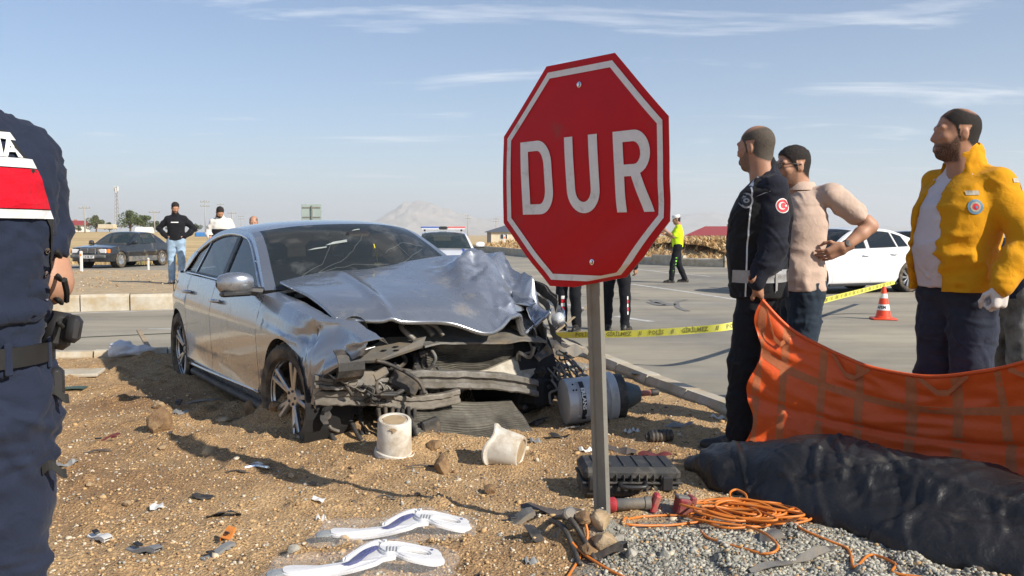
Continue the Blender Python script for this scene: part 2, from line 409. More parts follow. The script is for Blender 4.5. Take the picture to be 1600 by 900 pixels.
def dist_path(x, y, P):
    d = np.full(x.shape, 1e9)
    for i in range(len(P) - 1):
        a, q = P[i], P[i + 1]; ab = q - a; t = np.clip(((x - a[0]) * ab[0] + (y - a[1]) * ab[1]) / (ab @ ab), 0, 1)
        d = np.minimum(d, np.hypot(x - a[0] - t * ab[0], y - a[1] - t * ab[1]))
    return d
MOUNDS = []       # x, y, rx, ry, h
def mound(px, py, rx, ry, h): p = G(px, py, 0); MOUNDS.append((p[0], p[1], rx, ry, h))
mound(395, 636, .20, .12, .09); mound(440, 660, .22, .16, .17); mound(485, 668, .28, .14, .15); mound(520, 668, .3, .14, .07); mound(560, 680, .25, .12, .06); mound(285, 590, .25, .18, .06)
mound(330, 600, .35, .2, .04); mound(240, 560, .6, .25, .05); mound(700, 690, .3, .12, .05); mound(930, 855, .16, .12, .07); mound(890, 850, .10, .10, .04); mound(640, 700, .25, .1, .05)
mound(860, 640, .3, .2, .04); mound(900, 560, .4, .3, .05); mound(1050, 860, .5, .2, .03); mound(250, 672, .25, .15, .03); mound(820, 560, .5, .4, .06)
def island_h(x, y):
    h = fbm(x * .9, y * .9, seed=1) * .040 + np.maximum(0, fbm(x * 6, y * 6, seed=15, oct=3) - .18) * .09 + fbm(x * 3.2, y * 3.2, seed=2, oct=4) * .022 + np.abs(fbm(x * 11, y * 11, seed=4, oct=3)) * .016
    for mx_, my_, rx, ry, hh in MOUNDS:
        g = np.exp(-((x - mx_) / rx) ** 2 - ((y - my_) / ry) ** 2); h = h + g * hh * (1 + .5 * fbm(x * 7, y * 7, seed=8))
    d = dist_path(x, y, inner); return h * np.clip(d / .35, .2, 1) - .02
m_soil = pm('soil', (.48, .325, .175), .96, 0, .22, 3.0, .9, 130.0, coords='World', bdist=.012, dirt=((.62, .43, .235), .50, 9.0))
t, b = nodes_of(m_soil)         # dug-over red-brown earth and pale gravel fines
geo = _n(t, 'ShaderNodeNewGeometry')
n6 = _n(t, 'ShaderNodeTexNoise', Scale=.55, Detail=4.0); t.links.new(geo.outputs['Position'], n6.inputs['Vector'])
r6 = _n(t, 'ShaderNodeValToRGB'); r6.color_ramp.elements[0].position = .45; r6.color_ramp.elements[1].position = .66; r6.color_ramp.elements[0].color = (0, 0, 0, 1); r6.color_ramp.elements[1].color = (.75, .75, .75, 1); t.links.new(n6.outputs['Fac'], r6.inputs[0])
mx6 = _n(t, 'ShaderNodeMixRGB'); l0 = b.inputs['Base Color'].links[0].from_socket; t.links.new(l0, mx6.inputs[1]); mx6.inputs[2].default_value = (.26, .145, .066, 1); t.links.new(r6.outputs[0], mx6.inputs[0])
n7 = _n(t, 'ShaderNodeTexVoronoi', Scale=75.0); t.links.new(geo.outputs['Position'], n7.inputs['Vector'])
r7 = _n(t, 'ShaderNodeValToRGB'); r7.color_ramp.elements[0].color = (.55, .5, .45, 1); r7.color_ramp.elements[1].color = (1.25, 1.2, 1.1, 1); t.links.new(n7.outputs['Color'], r7.inputs[0])
mx7 = _n(t, 'ShaderNodeMixRGB', blend_type='MULTIPLY'); mx7.inputs[0].default_value = .75; t.links.new(mx6.outputs[0], mx7.inputs[1]); t.links.new(r7.outputs[0], mx7.inputs[2])
# the spill of grey crushed stone under the sign
vd = _n(t, 'ShaderNodeVectorMath', operation='DISTANCE'); vd.inputs[1].default_value = (1.02, 3.35, 0); mps = _n(t, 'ShaderNodeMapping'); t.links.new(geo.outputs['Position'], mps.inputs[0]); t.links.new(mps.outputs[0], vd.inputs[0])
n8 = _n(t, 'ShaderNodeTexNoise', Scale=5.0, Detail=4.0); t.links.new(geo.outputs['Position'], n8.inputs['Vector'])
ad8 = _n(t, 'ShaderNodeMath', operation='ADD'); t.links.new(vd.outputs['Value'], ad8.inputs[0]); t.links.new(n8.outputs['Fac'], ad8.inputs[1])
mr8 = _n(t, 'ShaderNodeMapRange'); mr8.inputs['From Min'].default_value = 1.28; mr8.inputs['From Max'].default_value = 1.12; t.links.new(ad8.outputs[0], mr8.inputs['Value'])
mx8 = _n(t, 'ShaderNodeMixRGB'); t.links.new(mr8.outputs[0], mx8.inputs[0]); t.links.new(mx7.outputs[0], mx8.inputs[1]); mx8.inputs[2].default_value = (.27, .26, .225, 1); t.links.new(mx8.outputs[0], b.inputs['Base Color'])
b2 = _n(t, 'ShaderNodeBump'); b2.inputs['Strength'].default_value = .8; b2.inputs['Distance'].default_value = .012; t.links.new(n7.outputs['Distance'], b2.inputs['Height']); t.links.new(b.inputs['Normal'].links[0].from_socket, b2.inputs['Normal']); t.links.new(b2.outputs[0], b.inputs['Normal'])
def island_mesh(x0, x1, y0, y1, st, hole=None):
    xs = np.arange(x0, x1 + st / 2, st); ys = np.arange(y0, y1 + st / 2, st); X, Y = np.meshgrid(xs, ys, indexing='ij'); Z = island_h(X, Y)
    ins = in_poly(X, Y, poly)
    idx = np.arange(X.size).reshape(X.shape); q = np.stack([idx[:-1, :-1], idx[1:, :-1], idx[1:, 1:], idx[:-1, 1:]], -1).reshape(-1, 4)
    ok = ins.ravel()[q].any(1)
    if hole: cx, cy = X.ravel()[q].mean(1), Y.ravel()[q].mean(1); ok &= ~((cx > hole[0]) & (cx < hole[1]) & (cy > hole[2]) & (cy < hole[3]))
    q = q[ok]; used, inv = np.unique(q, return_inverse=True)
    return np.stack([X.ravel(), Y.ravel(), Z.ravel()], -1)[used], inv.reshape(-1, 4)
V1, F1 = island_mesh(-5.25, 3.5, 1.05, 11.55, .035); V2, F2 = island_mesh(-22.05, 6.3, -8.05, 11.55, .35, (-5.25, 3.5, 1.05, 11.55))
tag(link('soil_ground', mesh_np('soil_ground', np.concatenate([V1, V2]), np.concatenate([F1, F2 + len(V1)]), m_soil, True)), kind='structure')
ISL = BVHTree.FromPolygons([Vector(v) for v in V1.tolist()], [tuple(f) for f in F1.tolist()])
def gz_at(x, y):
    r = ISL.ray_cast(Vector((x, y, 2)), Vector((0, 0, -1))); return r[0].z if r[0] else ROADZ
def on(px, py):                     # point of the soil under a photo pixel
    r = ray(px, py); h = ISL.ray_cast(Vector((0, 0, CAMZ)), Vector(r)); return np.array(h[0]) if h[0] else G(px, py, 0)

# ---- kerbs: rows of stones
m_conc = pm('kerb_concrete', (.52, .48, .40), .93, 0, .14, 5.0, .4, 60, coords='World', dirt=((.40, .31, .19), .42, 4.0))
def kerb(path, w, h, z0, L, gap=.012, side=1):
    root = empty('kerb', (path[0][0], path[0][1], 0)); tag(root, kind='structure')
    P = [np.array([p[0], p[1], 0.0]) for p in path]; seg = [np.linalg.norm(P[i + 1] - P[i]) for i in range(len(P) - 1)]; cum = np.concatenate([[0], np.cumsum(seg)])
    def at(s): i = min(np.searchsorted(cum, s, side='right') - 1, len(seg) - 1); return P[i] + (P[i + 1] - P[i]) * ((s - cum[i]) / seg[i])
    s = 0
    while s + L < cum[-1]:
        a, q = at(s), at(s + L - gap); d = q - a; ang = math.atan2(d[1], d[0]); c = (a + q) / 2
        mb = MB(); ln = np.linalg.norm(d) - .004; jz = random.uniform(-.008, .008)
        pr = [(-w / 2, 0), (w / 2, 0), (w / 2, h - .02), (w / 2 - .02, h), (-w / 2 + .03, h), (-w / 2, h - .05)]
        V = [(sx * ln / 2, side * y, z) for sx in (-1, 1) for y, z in pr]; k = len(pr)
        mb.add(V, [tuple(range(k - 1, -1, -1)), tuple(range(k, 2 * k))] + [(i, (i + 1) % k, k + (i + 1) % k, k + i) for i in range(k)])
        o = mb.build('kerb_stone', m_conc, root, loc=(c[0] - root.location.x, c[1] - root.location.y, z0 + jz), rot=(random.uniform(-.01, .01), random.uniform(-.006, .006), ang + random.uniform(-.008, .008)), fixn=True)
        s += L
    return root
kerb([p for p in kerb_path if -10 < p[0] and p[1] > 0], .16, .30, -.245, .72)
MK = [(-14, 13.0), (-7.9, 15.05), (-5.8, 15.75), (-3.2, 16.6), (-2.0, 17.6), (-1.8, 19)]
kerb(crv([(x, y, 0) for x, y in MK], 10), .18, .44, -.22, .78, .016)
FK = [(-3.6, 75), (-2.4, 68.5), (.95, 51.5), (3.6, 43), (7.9, 36), (10.5, 35.6), (14, 37.5)]
fk = kerb(crv([(x, y, 0) for x, y in FK], 12), .2, .50, -.12, 1.9, .03)
for i, ch in enumerate(fk.children):
    if i > 17 and i % 2: ch.location.z += -.10; ch.rotation_euler[0] += .12; ch.rotation_euler[2] += .1
m_gravel = pm('pale_gravel', (.50, .385, .24), .95, 0, .22, 7, .6, 60, coords='World', dirt=((.36, .26, .15), .4, 3.0), bdist=.03)
# the strip of gravel between the two left-hand roads
n = 60; P = []
mk = crv([(x, y, 0) for x, y in MK], 10)
for i in range(41):
    t_ = i / 40; a = np.array([-60 + 42 * t_, 2 + 9.4 * t_, 0]) if False else None
xs = np.linspace(-40, -1.9, 120); mkx = np.array([p[0] for p in mk]); mky = np.array([p[1] for p in mk])
order = np.argsort(mkx); nearY = np.interp(xs, mkx[order], mky[order], left=None) ; nearY = np.where(xs < -14, 13.0 + (xs + 14) * .337, nearY) + .10
rows = []
for x_, y_ in zip(xs, nearY):
    farY = 33.0 + .02 * x_; tt = np.linspace(0, 1, 40)
    yy = y_ + (farY - y_) * tt; zz = .215 - .235 * tt + fbm(np.full(40, x_) * .8, yy * .8, seed=5) * .045 - .25 * smooth01((tt - .96) / .04)
    if x_ > -3.4: zz = zz - .5 * ((x_ + 3.4) / 1.5) * 0
    rows.append(np.stack([np.full(40, x_), yy, zz], -1))
mb = MB(); mb.grid(rows, flip=True); tag(mb.build('gravel_verge', m_gravel, smooth=True), kind='structure')
# the bank of broken maize stubble beyond the far kerb
m_bank = pm('bank_earth', (.44, .29, .145), .95, 0, .25, 1.2, .6, 12, coords='World', dirt=((.52, .38, .20), .45, 2.0), bdist=.1)
fkp = crv([(x, y, 0) for x, y in FK + [(24, 45), (45, 62), (90, 80)]], 12); rows = []
for i, p in enumerate(fkp):
    d = fkp[min(i + 1, len(fkp) - 1)] - fkp[max(i - 1, 0)]; d /= np.linalg.norm(d); nn = np.array([-d[1], d[0], 0]); tt = np.linspace(0, 1, 18); r_ = []
    for u in tt:
        q = p + nn * (.12 + u * 16); z = .12 + .72 * smooth01(u * 3.2) + .12 * float(fbm(np.array([q[0] * .5]), np.array([q[1] * .5]), seed=6)[0]) * min(1, u * 6) - 3.2 * smooth01((u - .72) / .28); r_.append([q[0], q[1], z])
    rows.append(r_)
bank = np.array(rows); mb = MB(); mb.grid(bank, flip=True); tag(mb.build('field_bank', m_bank, smooth=True), kind='structure')
m_stub = [pm('stubble_a', (.50, .34, .15), .9, 0, .2, 3, coords='World'), pm('stubble_b', (.40, .23, .095), .9, 0, .2, 3, coords='World'), pm('stubble_c', (.62, .47, .26), .9, 0, .2, 3, coords='World')]
def blades(name, centers, L, wd, mats, lean=.9, seed=1):
    r = np.random.default_rng(seed); N = len(centers); az = r.uniform(0, 2 * PI, N); ln = r.uniform(.4, 1, N) * L; tl = r.uniform(0, lean, N)
    dirv = np.stack([np.cos(az) * np.sin(tl), np.sin(az) * np.sin(tl), np.cos(tl)], -1); a2 = r.uniform(0, 2 * PI, N); side = np.stack([np.cos(a2), np.sin(a2), 0 * a2], -1) * (wd * r.uniform(.5, 1.3, N))[:, None]
    c = centers; mid = c + dirv * (ln * .55)[:, None]; tip = c + dirv * ln[:, None] + np.stack([np.cos(az), np.sin(az), -.6 * np.ones(N)], -1) * (ln * .25)[:, None]
    V = np.stack([c - side, c + side, mid + side, mid - side, tip + side * .3, tip - side * .3], 1).reshape(-1, 3); b0 = np.arange(N) * 6
    F = np.concatenate([np.stack([b0, b0 + 1, b0 + 2, b0 + 3], -1), np.stack([b0 + 3, b0 + 2, b0 + 4, b0 + 5], -1)]); mi = r.integers(0, len(mats), N)
    return tag(link(name, mesh_np(name, V, F, mats, False, np.concatenate([mi, mi]))), kind='stuff')
r = np.random.default_rng(3); N = 14000; a_, b_ = bank.shape[:2]; ii = r.uniform(0, a_ - 26, N); jj = r.uniform(0, 1, N) ** 1.6 * (b_ - 6); i0, j0 = ii.astype(int), jj.astype(int); fi, fj = (ii - i0)[:, None], (jj - j0)[:, None]
cc = bank[i0, j0] * (1 - fi) * (1 - fj) + bank[i0 + 1, j0] * fi * (1 - fj) + bank[i0, j0 + 1] * (1 - fi) * fj + bank[i0 + 1, j0 + 1] * fi * fj
blades('maize_stubble', cc, .42, .03, m_stub, 1.35, 4)
# dry grass along the left road edges
N = 5000; x_ = r.uniform(-22, -5, N); y_ = r.uniform(38.7, 44, N) ; blades('dry_grass', np.stack([x_, y_, ground_h(x_, y_)], -1), .35, .012, m_stub + [pm('grass_green', (.16, .20, .06), .9, 0, .2, 3)], .8, 5)

# ---- pebbles over the soil
PH = (1 + 5 ** .5) / 2
ICO = np.array([(-1, PH, 0), (1, PH, 0), (-1, -PH, 0), (1, -PH, 0), (0, -1, PH), (0, 1, PH), (0, -1, -PH), (0, 1, -PH), (PH, 0, -1), (PH, 0, 1), (-PH, 0, -1), (-PH, 0, 1)]) / math.hypot(1, PH)
ICOF = np.array([(0, 11, 5), (0, 5, 1), (0, 1, 7), (0, 7, 10), (0, 10, 11), (1, 5, 9), (5, 11, 4), (11, 10, 2), (10, 7, 6), (7, 1, 8), (3, 9, 4), (3, 4, 2), (3, 2, 6), (3, 6, 8), (3, 8, 9), (4, 9, 5), (2, 4, 11), (6, 2, 10), (8, 6, 7), (9, 8, 1)])
def scatter_stones(name, xy, zs, size, mats, seed, probs=None):
    r = np.random.default_rng(seed); N = len(xy)
    V = ICO[None] * (1 + r.uniform(-.28, .28, (N, 12, 1))); V = V * r.uniform(.55, 1.25, (N, 1, 3)) * np.array([1, 1, .7]) * size[:, None, None]
    a = r.uniform(0, 2 * PI, N); c, s_ = np.cos(a)[:, None], np.sin(a)[:, None]
    V = np.stack([V[..., 0] * c - V[..., 1] * s_, V[..., 0] * s_ + V[..., 1] * c, V[..., 2]], -1) + np.stack([xy[:, 0], xy[:, 1], zs + size * .15], -1)[:, None]
    F = (ICOF[None] + (np.arange(N) * 12)[:, None, None]).reshape(-1, 3); mi = np.repeat(r.choice(len(mats), N, p=probs), 20)
    return tag(link(name, mesh_np(name, V, F, mats, False, mi)), kind='stuff')
PEB = [pm('pebble_tan', (.52, .35, .175), .95, 0, .2, 40), pm('pebble_brown', (.33, .20, .10), .95, 0, .2, 40), pm('pebble_pale', (.62, .53, .40), .95, 0, .15, 40), pm('pebble_grey', (.36, .34, .29), .95, 0, .2, 40), pm('pebble_dark', (.16, .12, .09), .95, 0, .2, 40)]
r = np.random.default_rng(11); N = 46000
dep = 2.4 * (9.5 / 2.4) ** (r.uniform(0, 1, N) ** 1.25); px_ = r.uniform(-150, 1750, N); xs = (px_ - 800) / FPX * dep
ok = in_poly(xs, dep, poly) & (dist_path(xs, dep, inner) > .12); xs, dep = xs[ok], dep[ok]
sz = .0035 + .0065 * r.random(len(xs)) ** 2.2; big = r.random(len(xs)) < .03; sz = np.where(big, sz * r.uniform(1.5, 2.6, len(xs)), sz)
scatter_stones('pebbles', np.stack([xs, dep], -1), island_h(xs, dep), sz, PEB, 12, [.42, .22, .16, .10, .10])
GRV = [pm('chip_grey', (.30, .29, .25), .95, 0, .2, 40), pm('chip_pale', (.46, .44, .37), .95, 0, .2, 40), pm('chip_dark', (.17, .165, .14), .95, 0, .2, 40)]
N = 15000; q = r.uniform(0, 2 * PI, N); rr_ = r.random(N) ** .6; xs = 1.05 + rr_ * np.cos(q) * .72; ys = 3.28 + rr_ * np.sin(q) * .45
scatter_stones('crushed_stone', np.stack([xs, ys], -1), island_h(xs, ys), .0035 + .009 * r.random(N) ** 3, GRV, 13, [.45, .35, .20])
N = 2500; xs = r.uniform(-20, -5, N); ys = r.uniform(16.2, 30, N); t_ = (ys - 15.8) / 17; scatter_stones('verge_pebbles', np.stack([xs, ys], -1), .215 - .235 * t_ - .01, .012 + .018 * r.random(N) ** 2, PEB, 14, [.5, .25, .1, .1, .05])

# ---- mountains, far off
m_mtn = pm('mountain_rock', (.36, .29, .24), .95, 0, .35, .004, 1.0, .012, coords='World', dirt=((.50, .44, .36), .5, .006), bdist=20)
def ridge(name, Y0, prof, depth, seed, spread=1.0):
    pxs = np.array([p[0] for p in prof]); hh = (366 - np.array([p[1] for p in prof])) / FPX * Y0
    X = np.linspace((pxs[0] - 800) / FPX * Y0, (pxs[-1] - 800) / FPX * Y0, 200); H0 = np.interp(X, (pxs - 800) / FPX * Y0, hh)
    vv = np.linspace(-1, 1, 61); rows = []
    for v in vv:
        y = Y0 + v * depth; f = (1 - abs(v)) ** 1.15
        z = H0 * f * (1 + .55 * (1 - f) * fbm(X * .0045, np.full_like(X, y * .0045), seed=seed)) + H0 * .22 * f * (np.abs(fbm(X * .009, np.full_like(X, y * .006), seed=seed + 3)) - .25) * (1 - f * .6) * 2
        rows.append(np.stack([X, np.full_like(X, y), z - 4], -1))
    mb = MB(); mb.grid(rows, flip=True); return tag(mb.build(name, m_mtn, smooth=True), kind='structure')
ridge('mountain', 6500, [(520, 366), (560, 354), (590, 341), (612, 328), (632, 317), (648, 312), (660, 311), (672, 314), (690, 323), (715, 332), (745, 340), (790, 346), (860, 362)], 900, 21)
ridge('hills', 8200, [(690, 366), (730, 347), (780, 337), (815, 334), (860, 341), (930, 350), (1000, 345), (1050, 338), (1085, 331), (1110, 329), (1150, 336), (1210, 345), (1300, 350), (1400, 353), (1550, 356), (1650, 366)], 1200, 31)
ridge('hills', 9000, [(-200, 366), (0, 360), (200, 361), (400, 359), (560, 358), (700, 366)], 1200, 41)
# ================================================================ CARS
EARTH = (.36, .25, .14)
def paint(name, col, metal, rough, dirt=.18):
    return pm(name, col, rough, metal, .03, 3.0, 0, coat=.85, dirt=((.33, .26, .18), dirt, 2.2))
m_glass = pm('tinted_glass', (.012, .016, .018), .05, 0, 0, coat=0, spec=.6, alpha=.86, dirt=((.20, .19, .17), .04, 3.0))
m_dark = pm('cavity_black', (.012, .012, .013), .9, 0, .1, 4)
m_trim = pm('black_trim', (.022, .022, .024), .45, 0, .12, 8)
m_tyre = pm('tyre_rubber', (.032, .030, .028), .85, 0, .15, 20, .4, 60, dirt=((.22, .17, .11), .42, 7.0))
m_chrome = pm('bright_trim', (.72, .73, .75), .18, 1.0, .04, 10)
m_alloy = pm('alloy_silver', (.55, .56, .57), .32, .9, .06, 10, dirt=((.25, .2, .14), .2, 12))
m_alloydk = pm('alloy_dark', (.06, .062, .066), .4, .5, .1, 10, dirt=((.25, .2, .14), .25, 12))
m_lamp = pm('lamp_glass', (.80, .82, .84), .08, .1, .05, 20, coat=1)
m_red = pm('tail_red', (.42, .012, .012), .12, 0, .05, 20, coat=1)
m_amber = pm('indicator_amber', (.80, .22, .02), .15, 0, .1, 20, coat=1)
m_plate = pm('plate_white', (.78, .78, .76), .5, 0, .04, 20)
m_ink = pm('print_black', (.02, .02, .022), .6, 0, 0)
m_seat = pm('seat_cloth', (.05, .05, .052), .85, 0, .1, 20)

def make_wheel(R, rimR, w, style, parent, loc, right, steer=0.0, flat=0.0):
    e = bpy.data.objects.new('wheel', None); COL.objects.link(e); e.parent = parent; e.location = loc; e.rotation_euler = (0, 0, (0 if right else PI) + steer)
    # local: axis +Y inward, outer face toward -Y
    A = Matrix(((1, 0, 0, 0), (0, 0, 1, 0), (0, -1, 0, 0), (0, 0, 0, 1)))   # lathe z -> y
    k = (style, R)
    if k not in make_wheel.cache:
        t = MB(); h = w / 2
        t.lathe([(rimR * .985, -h * .80), (rimR * 1.05, -h * .98), (R * .90, -h * 1.02), (R * .965, -h * .88), (R * .995, -h * .6), (R, 0), (R * .995, h * .6), (R * .965, h * .88), (R * .9, h), (rimR, h * .9), (rimR * .985, -h * .80)], 48, A)
        for q in range(44):                 # tread blocks
            a = 2 * PI * q / 44
            for yy in (-.5, .02, .5):
                Rm = Matrix.Rotation(-a, 3, 'Y'); c = Rm @ Vector((R * 1.0, yy * h + .01 * (q % 2), 0)); t.box(c, (.012, h * .42, R * .10), Rm)
        r = MB(); oy = -h * .72
        r.lathe([(rimR * .93, oy + .02), (rimR * .985, oy - .004), (rimR * 1.0, oy - .012), (rimR * 1.0, oy + .01)], 48, A)
        r.lathe([(rimR * .96, oy), (rimR * .90, h * .7), (.02, h * .7)], 40, A, m=1)
        r.lathe([(0.001, oy + .015), (.062, oy + .018), (.072, oy + .045)], 20, A, cap0=False)
        ns, tw = {'twin': (5, 2), 'five': (10, 1), 'multi': (10, 2), 'steel': (8, 1)}[style]
        for q in range(ns):
            for u in range(tw):
                off = (u - (tw - 1) / 2) * (.30 if style == 'twin' else .16); a0 = 2 * PI * q / ns + off * .35; a1 = 2 * PI * q / ns + off
                p0 = (math.cos(a0) * .05, oy + .03, math.sin(a0) * .05); p1 = (math.cos(a1) * rimR * .955, oy + .006, math.sin(a1) * rimR * .955)
                wd = {'twin': .030, 'five': .034, 'multi': .02, 'steel': .06}[style]
                r.bar(p0, p1, wd, .03, .006, up=(0, 1, 0))
        for q in range(5):
            a = 2 * PI * q / 5; r.lathe([(.009, 0), (.009, .01)], 8, TR((math.cos(a) * .042, oy + .012, math.sin(a) * .042)) @ A, cap1=True, m=1)
        if style == 'steel': r.lathe([(.10, oy + .01), (.16, oy - .004), (.2, oy + .012)], 30, A)
        d = MB(); d.lathe([(rimR * .66, h * .15), (rimR * .66, h * .22), (.03, h * .22), (.03, h * .15), (rimR * .66, h * .15)], 30, A)
        make_wheel.cache[k] = (mesh_np('tyre', t.V, t.F, [m_tyre]), mesh_np('rim', r.V, r.F, [m_alloy, m_alloydk], False, r.M), mesh_np('brake_disc', d.V, d.F, [m_alloydk]))
        shade_angle(make_wheel.cache[k][0], 40); shade_angle(make_wheel.cache[k][1], 35); shade_angle(make_wheel.cache[k][2], 35)
    for nm, me in zip(('tyre', 'rim', 'brake_disc'), make_wheel.cache[k]): link(nm, me, e)
    return e
make_wheel.cache = {}

class Car:
    def __init__(s, **k):
        s.__dict__.update(dict(nF=2.6, nR=2.6, sill=.20, bumpz=.24, archR=.385, wheelR=.335, wheelz=.335, crown=.05, lean=.50, taperF=.05, taperR=.05, door=(.95, -.20, -1.10), gap=.004, warp=None, leanF=.10, leanR=.10, sec=[(0, .925), (.10, .965), (.30, 1.0), (.62, 1.0), (.79, .992), (.815, .975), (1, .925)]))
        s.__dict__.update(k)
    def plan(s, x):
        if x >= s.xa: u = min(1, (x - s.xa) / (s.xF - s.xa)); y = s.hw * max(0, 1 - u ** s.nF) ** (1 / s.nF)
        elif x <= s.xb: u = min(1, (s.xb - x) / (s.xb - s.xR)); y = s.hw * max(0, 1 - u ** s.nR) ** (1 / s.nR)
        else: y = s.hw
        if x > 0: y -= s.taperF * (x / s.xF) ** 2 * min(1, y / s.hw)
        else: y -= s.taperR * (x / s.xR) ** 2 * min(1, y / s.hw)
        return max(y, 0)
    def top(s, x): return float(np.interp(x, [p[0] for p in s.belt], [p[1] for p in s.belt]))
    def bottom(s, x):
        z = s.sill if s.wR - s.archR < x < s.wF + s.archR else s.bumpz
        for c in (s.wF, s.wR):
            if abs(x - c) < s.archR: z = max(s.sill, s.wheelz + math.sqrt(s.archR ** 2 - (x - c) ** 2))
        return z
    def P(s, x, t, side):           # t 0 bottom .. 1 shoulder line
        zb, zt = s.bottom(x), s.top(x); z = zb + (zt - zb) * t; u = max(0, min(1, (z - s.sill) / (zt - s.sill)))
        y = s.plan(x) * float(np.interp(u, [p[0] for p in s.sec], [p[1] for p in s.sec]))
        xx = x
        if x > s.xa: xx = x - s.leanF * ((x - s.xa) / (s.xF - s.xa)) ** 2 * max(0, (u - .45)) ** 1.5 * 3
        if x < s.xb: xx = x + s.leanR * ((s.xb - x) / (s.xb - s.xR)) ** 2 * max(0, (u - .45)) ** 1.5 * 3
        return (xx, side * y, z)
    def cols(s, x0, x1):
        X = set()
        for c in (s.wF, s.wR):
            for j in range(0, 25): X.add(round(c - s.archR * math.cos(PI * j / 24), 5))
        for j in range(0, 13):
            q = math.sin(PI / 2 * j / 12); X.add(round(s.xa + (s.xF - s.xa) * q, 5)); X.add(round(s.xb - (s.xb - s.xR) * q, 5))
        for x in np.arange(s.xR, s.xF, .11): X.add(round(float(x), 5))
        X = [x for x in sorted(X) if x0 + .012 < x < x1 - .012]
        return [x0] + X + [x1]
    def panel(s, name, x0, x1, side, mat, parent, t0=0.0, t1=1.0, nrow=14, wrap=False, warp=None):
        g = s.gap; xs = s.cols(x0 + g if x0 > s.xR + .001 else x0, x1 - g if x1 < s.xF - .001 else x1); rows = []
        tt = np.linspace(t0, t1, nrow)
        # rows denser at the crease
        for sd in ((1, -1) if side == 0 else (side,)):
            G_ = []
            for k, x in enumerate(xs):
                c = [s.P(x, t, sd) for t in tt]
                b = c[0]; c = [(b[0], b[1] - sd * min(.05, abs(b[1])), b[2] + .004)] + c
                e = c[-1]; c = c + [(e[0], e[1] - sd * min(.02, abs(e[1])), e[2] - .02)]
                G_.append(c)
            for edge, at in ((0, x0 > s.xR + .001), (-1, x1 < s.xF - .001)):
                if at:
                    c = [(p[0], p[1] - sd * .03, p[2]) for p in G_[edge]]
                    if edge == 0: G_.insert(0, c)
                    else: G_.append(c)
            rows.append(np.array(G_))
        mb = MB()
        for sd, G_ in zip((1, -1) if side == 0 else (side,), rows):
            mb.grid(G_, flip=(sd > 0))
        if warp is not None: mb.V = [tuple(v) for v in warp(np.array(mb.V))]
        return mb.build(name, mat, parent, angle=32, fixn=False)
    def ysd(s, x, z): return s.plan(min(max(x, s.xR + .25), s.xF - .25)) * s.sec[-1][1] - .035 - s.lean * (z - s.top(x))
    def railz(s, x): return float(np.interp(x, s._rx, s._rz))
    def cabin(s, mat, parent, windows, wbow=.22, rbow=.16, iA=None, iC=None, glassmat=None, roofmat=None, chrome=None, frame=.055):
        rail = s.rail; C_ = crv([(x, 0, z) for x, z in rail], 6); C_ = [(p[0], p[2]) for p in C_]
        srt = sorted(C_); s._rx = [p[0] for p in srt]; s._rz = [p[1] for p in srt]
        gm = glassmat or m_glass; n = len(C_); a = s.iA * 6; c = s.iC * 6
        rp = [(x, s.ysd(x, z), z) for x, z in C_]
        vv = np.linspace(-1, 1, 21)
        def cross(i, bow, cr, v): x, y, z = rp[i]; return (x + bow * (1 - v * v), v * y, z + cr * (1 - abs(v) ** 2.6))
        def surf(i0, i1, b0, b1, c0, c1, vs): return [[cross(i, b0 + (b1 - b0) * (i - i0) / (i1 - i0), c0 + (c1 - c0) * (i - i0) / (i1 - i0), v) for v in vs] for i in range(i0, i1 + 1)]
        mb = MB(); mb.grid(surf(a, c, s.wtop, -s.rtop, s.crown, s.crown, vv), flip=False); mb.build('roof', roofmat or mat, parent, smooth=True)
        e = .915
        mb = MB(); mb.grid(surf(0, a, wbow, s.wtop, .01, s.crown, np.linspace(-e, e, 17))); ws = mb.build('windscreen', gm, parent, smooth=True)
        mb = MB(); mb.grid(surf(c, n - 1, -s.rtop, -rbow, s.crown, .01, np.linspace(-.88, .88, 17))); mb.build('rear_window', gm, parent, smooth=True)
        for sg in (-1, 1):
            mb = MB()
            for (i0, i1, b0, b1, c0, c1, ee) in ((0, a, wbow, s.wtop, .01, s.crown, e), (c, n - 1, -s.rtop, -rbow, s.crown, .01, .88)):
                mb.grid(surf(i0, i1, b0, b1, c0, c1, np.linspace(ee, 1, 4) * sg), flip=sg < 0)
            # side sheet with the window openings cut out
            def m3(x, z, o=0.0): return (x, sg * (s.ysd(x, z) - o), z)
            outer = [(x, z) for x, z in C_]
            base = [(x, s.top(x) - .01) for x in np.linspace(C_[-1][0], C_[0][0], 30)][1:-1]
            outer = outer + base
            holes = []
            for w in windows:
                x0, x1, s0, s1 = w[:4]           # front bottom, rear bottom, top shift of the front and rear edge
                xs = np.linspace(x0, x1, 16)
                up = []
                for q in np.linspace(0, 1, 16):
                    x = (x0 + s0) + (x1 + s1 - x0 - s0) * q; up.append((x, max(s.railz(x) - frame * (1 + .35 * abs(s._slope(x))), s.top(x) + .02)))
                lo = [(x, s.top(x) + .018) for x in xs[::-1]]
                holes.append(up + lo)
            loops = [outer] + holes; tris = tessellate_polygon([[Vector((p[0], p[1], 0)) for p in l] for l in loops]); pts = [p for l in loops for p in l]
            mb.add([m3(*p) for p in pts], [tuple(t) for t in tris]); b0 = 0
            for l in loops:
                k = len(l); mb.add([m3(*p) for p in l] + [m3(p[0], p[1], .025) for p in l], [(i, (i + 1) % k, k + (i + 1) % k, k + i) for i in range(k)])
            mb.build('cabin_frame', mat, parent, angle=30)
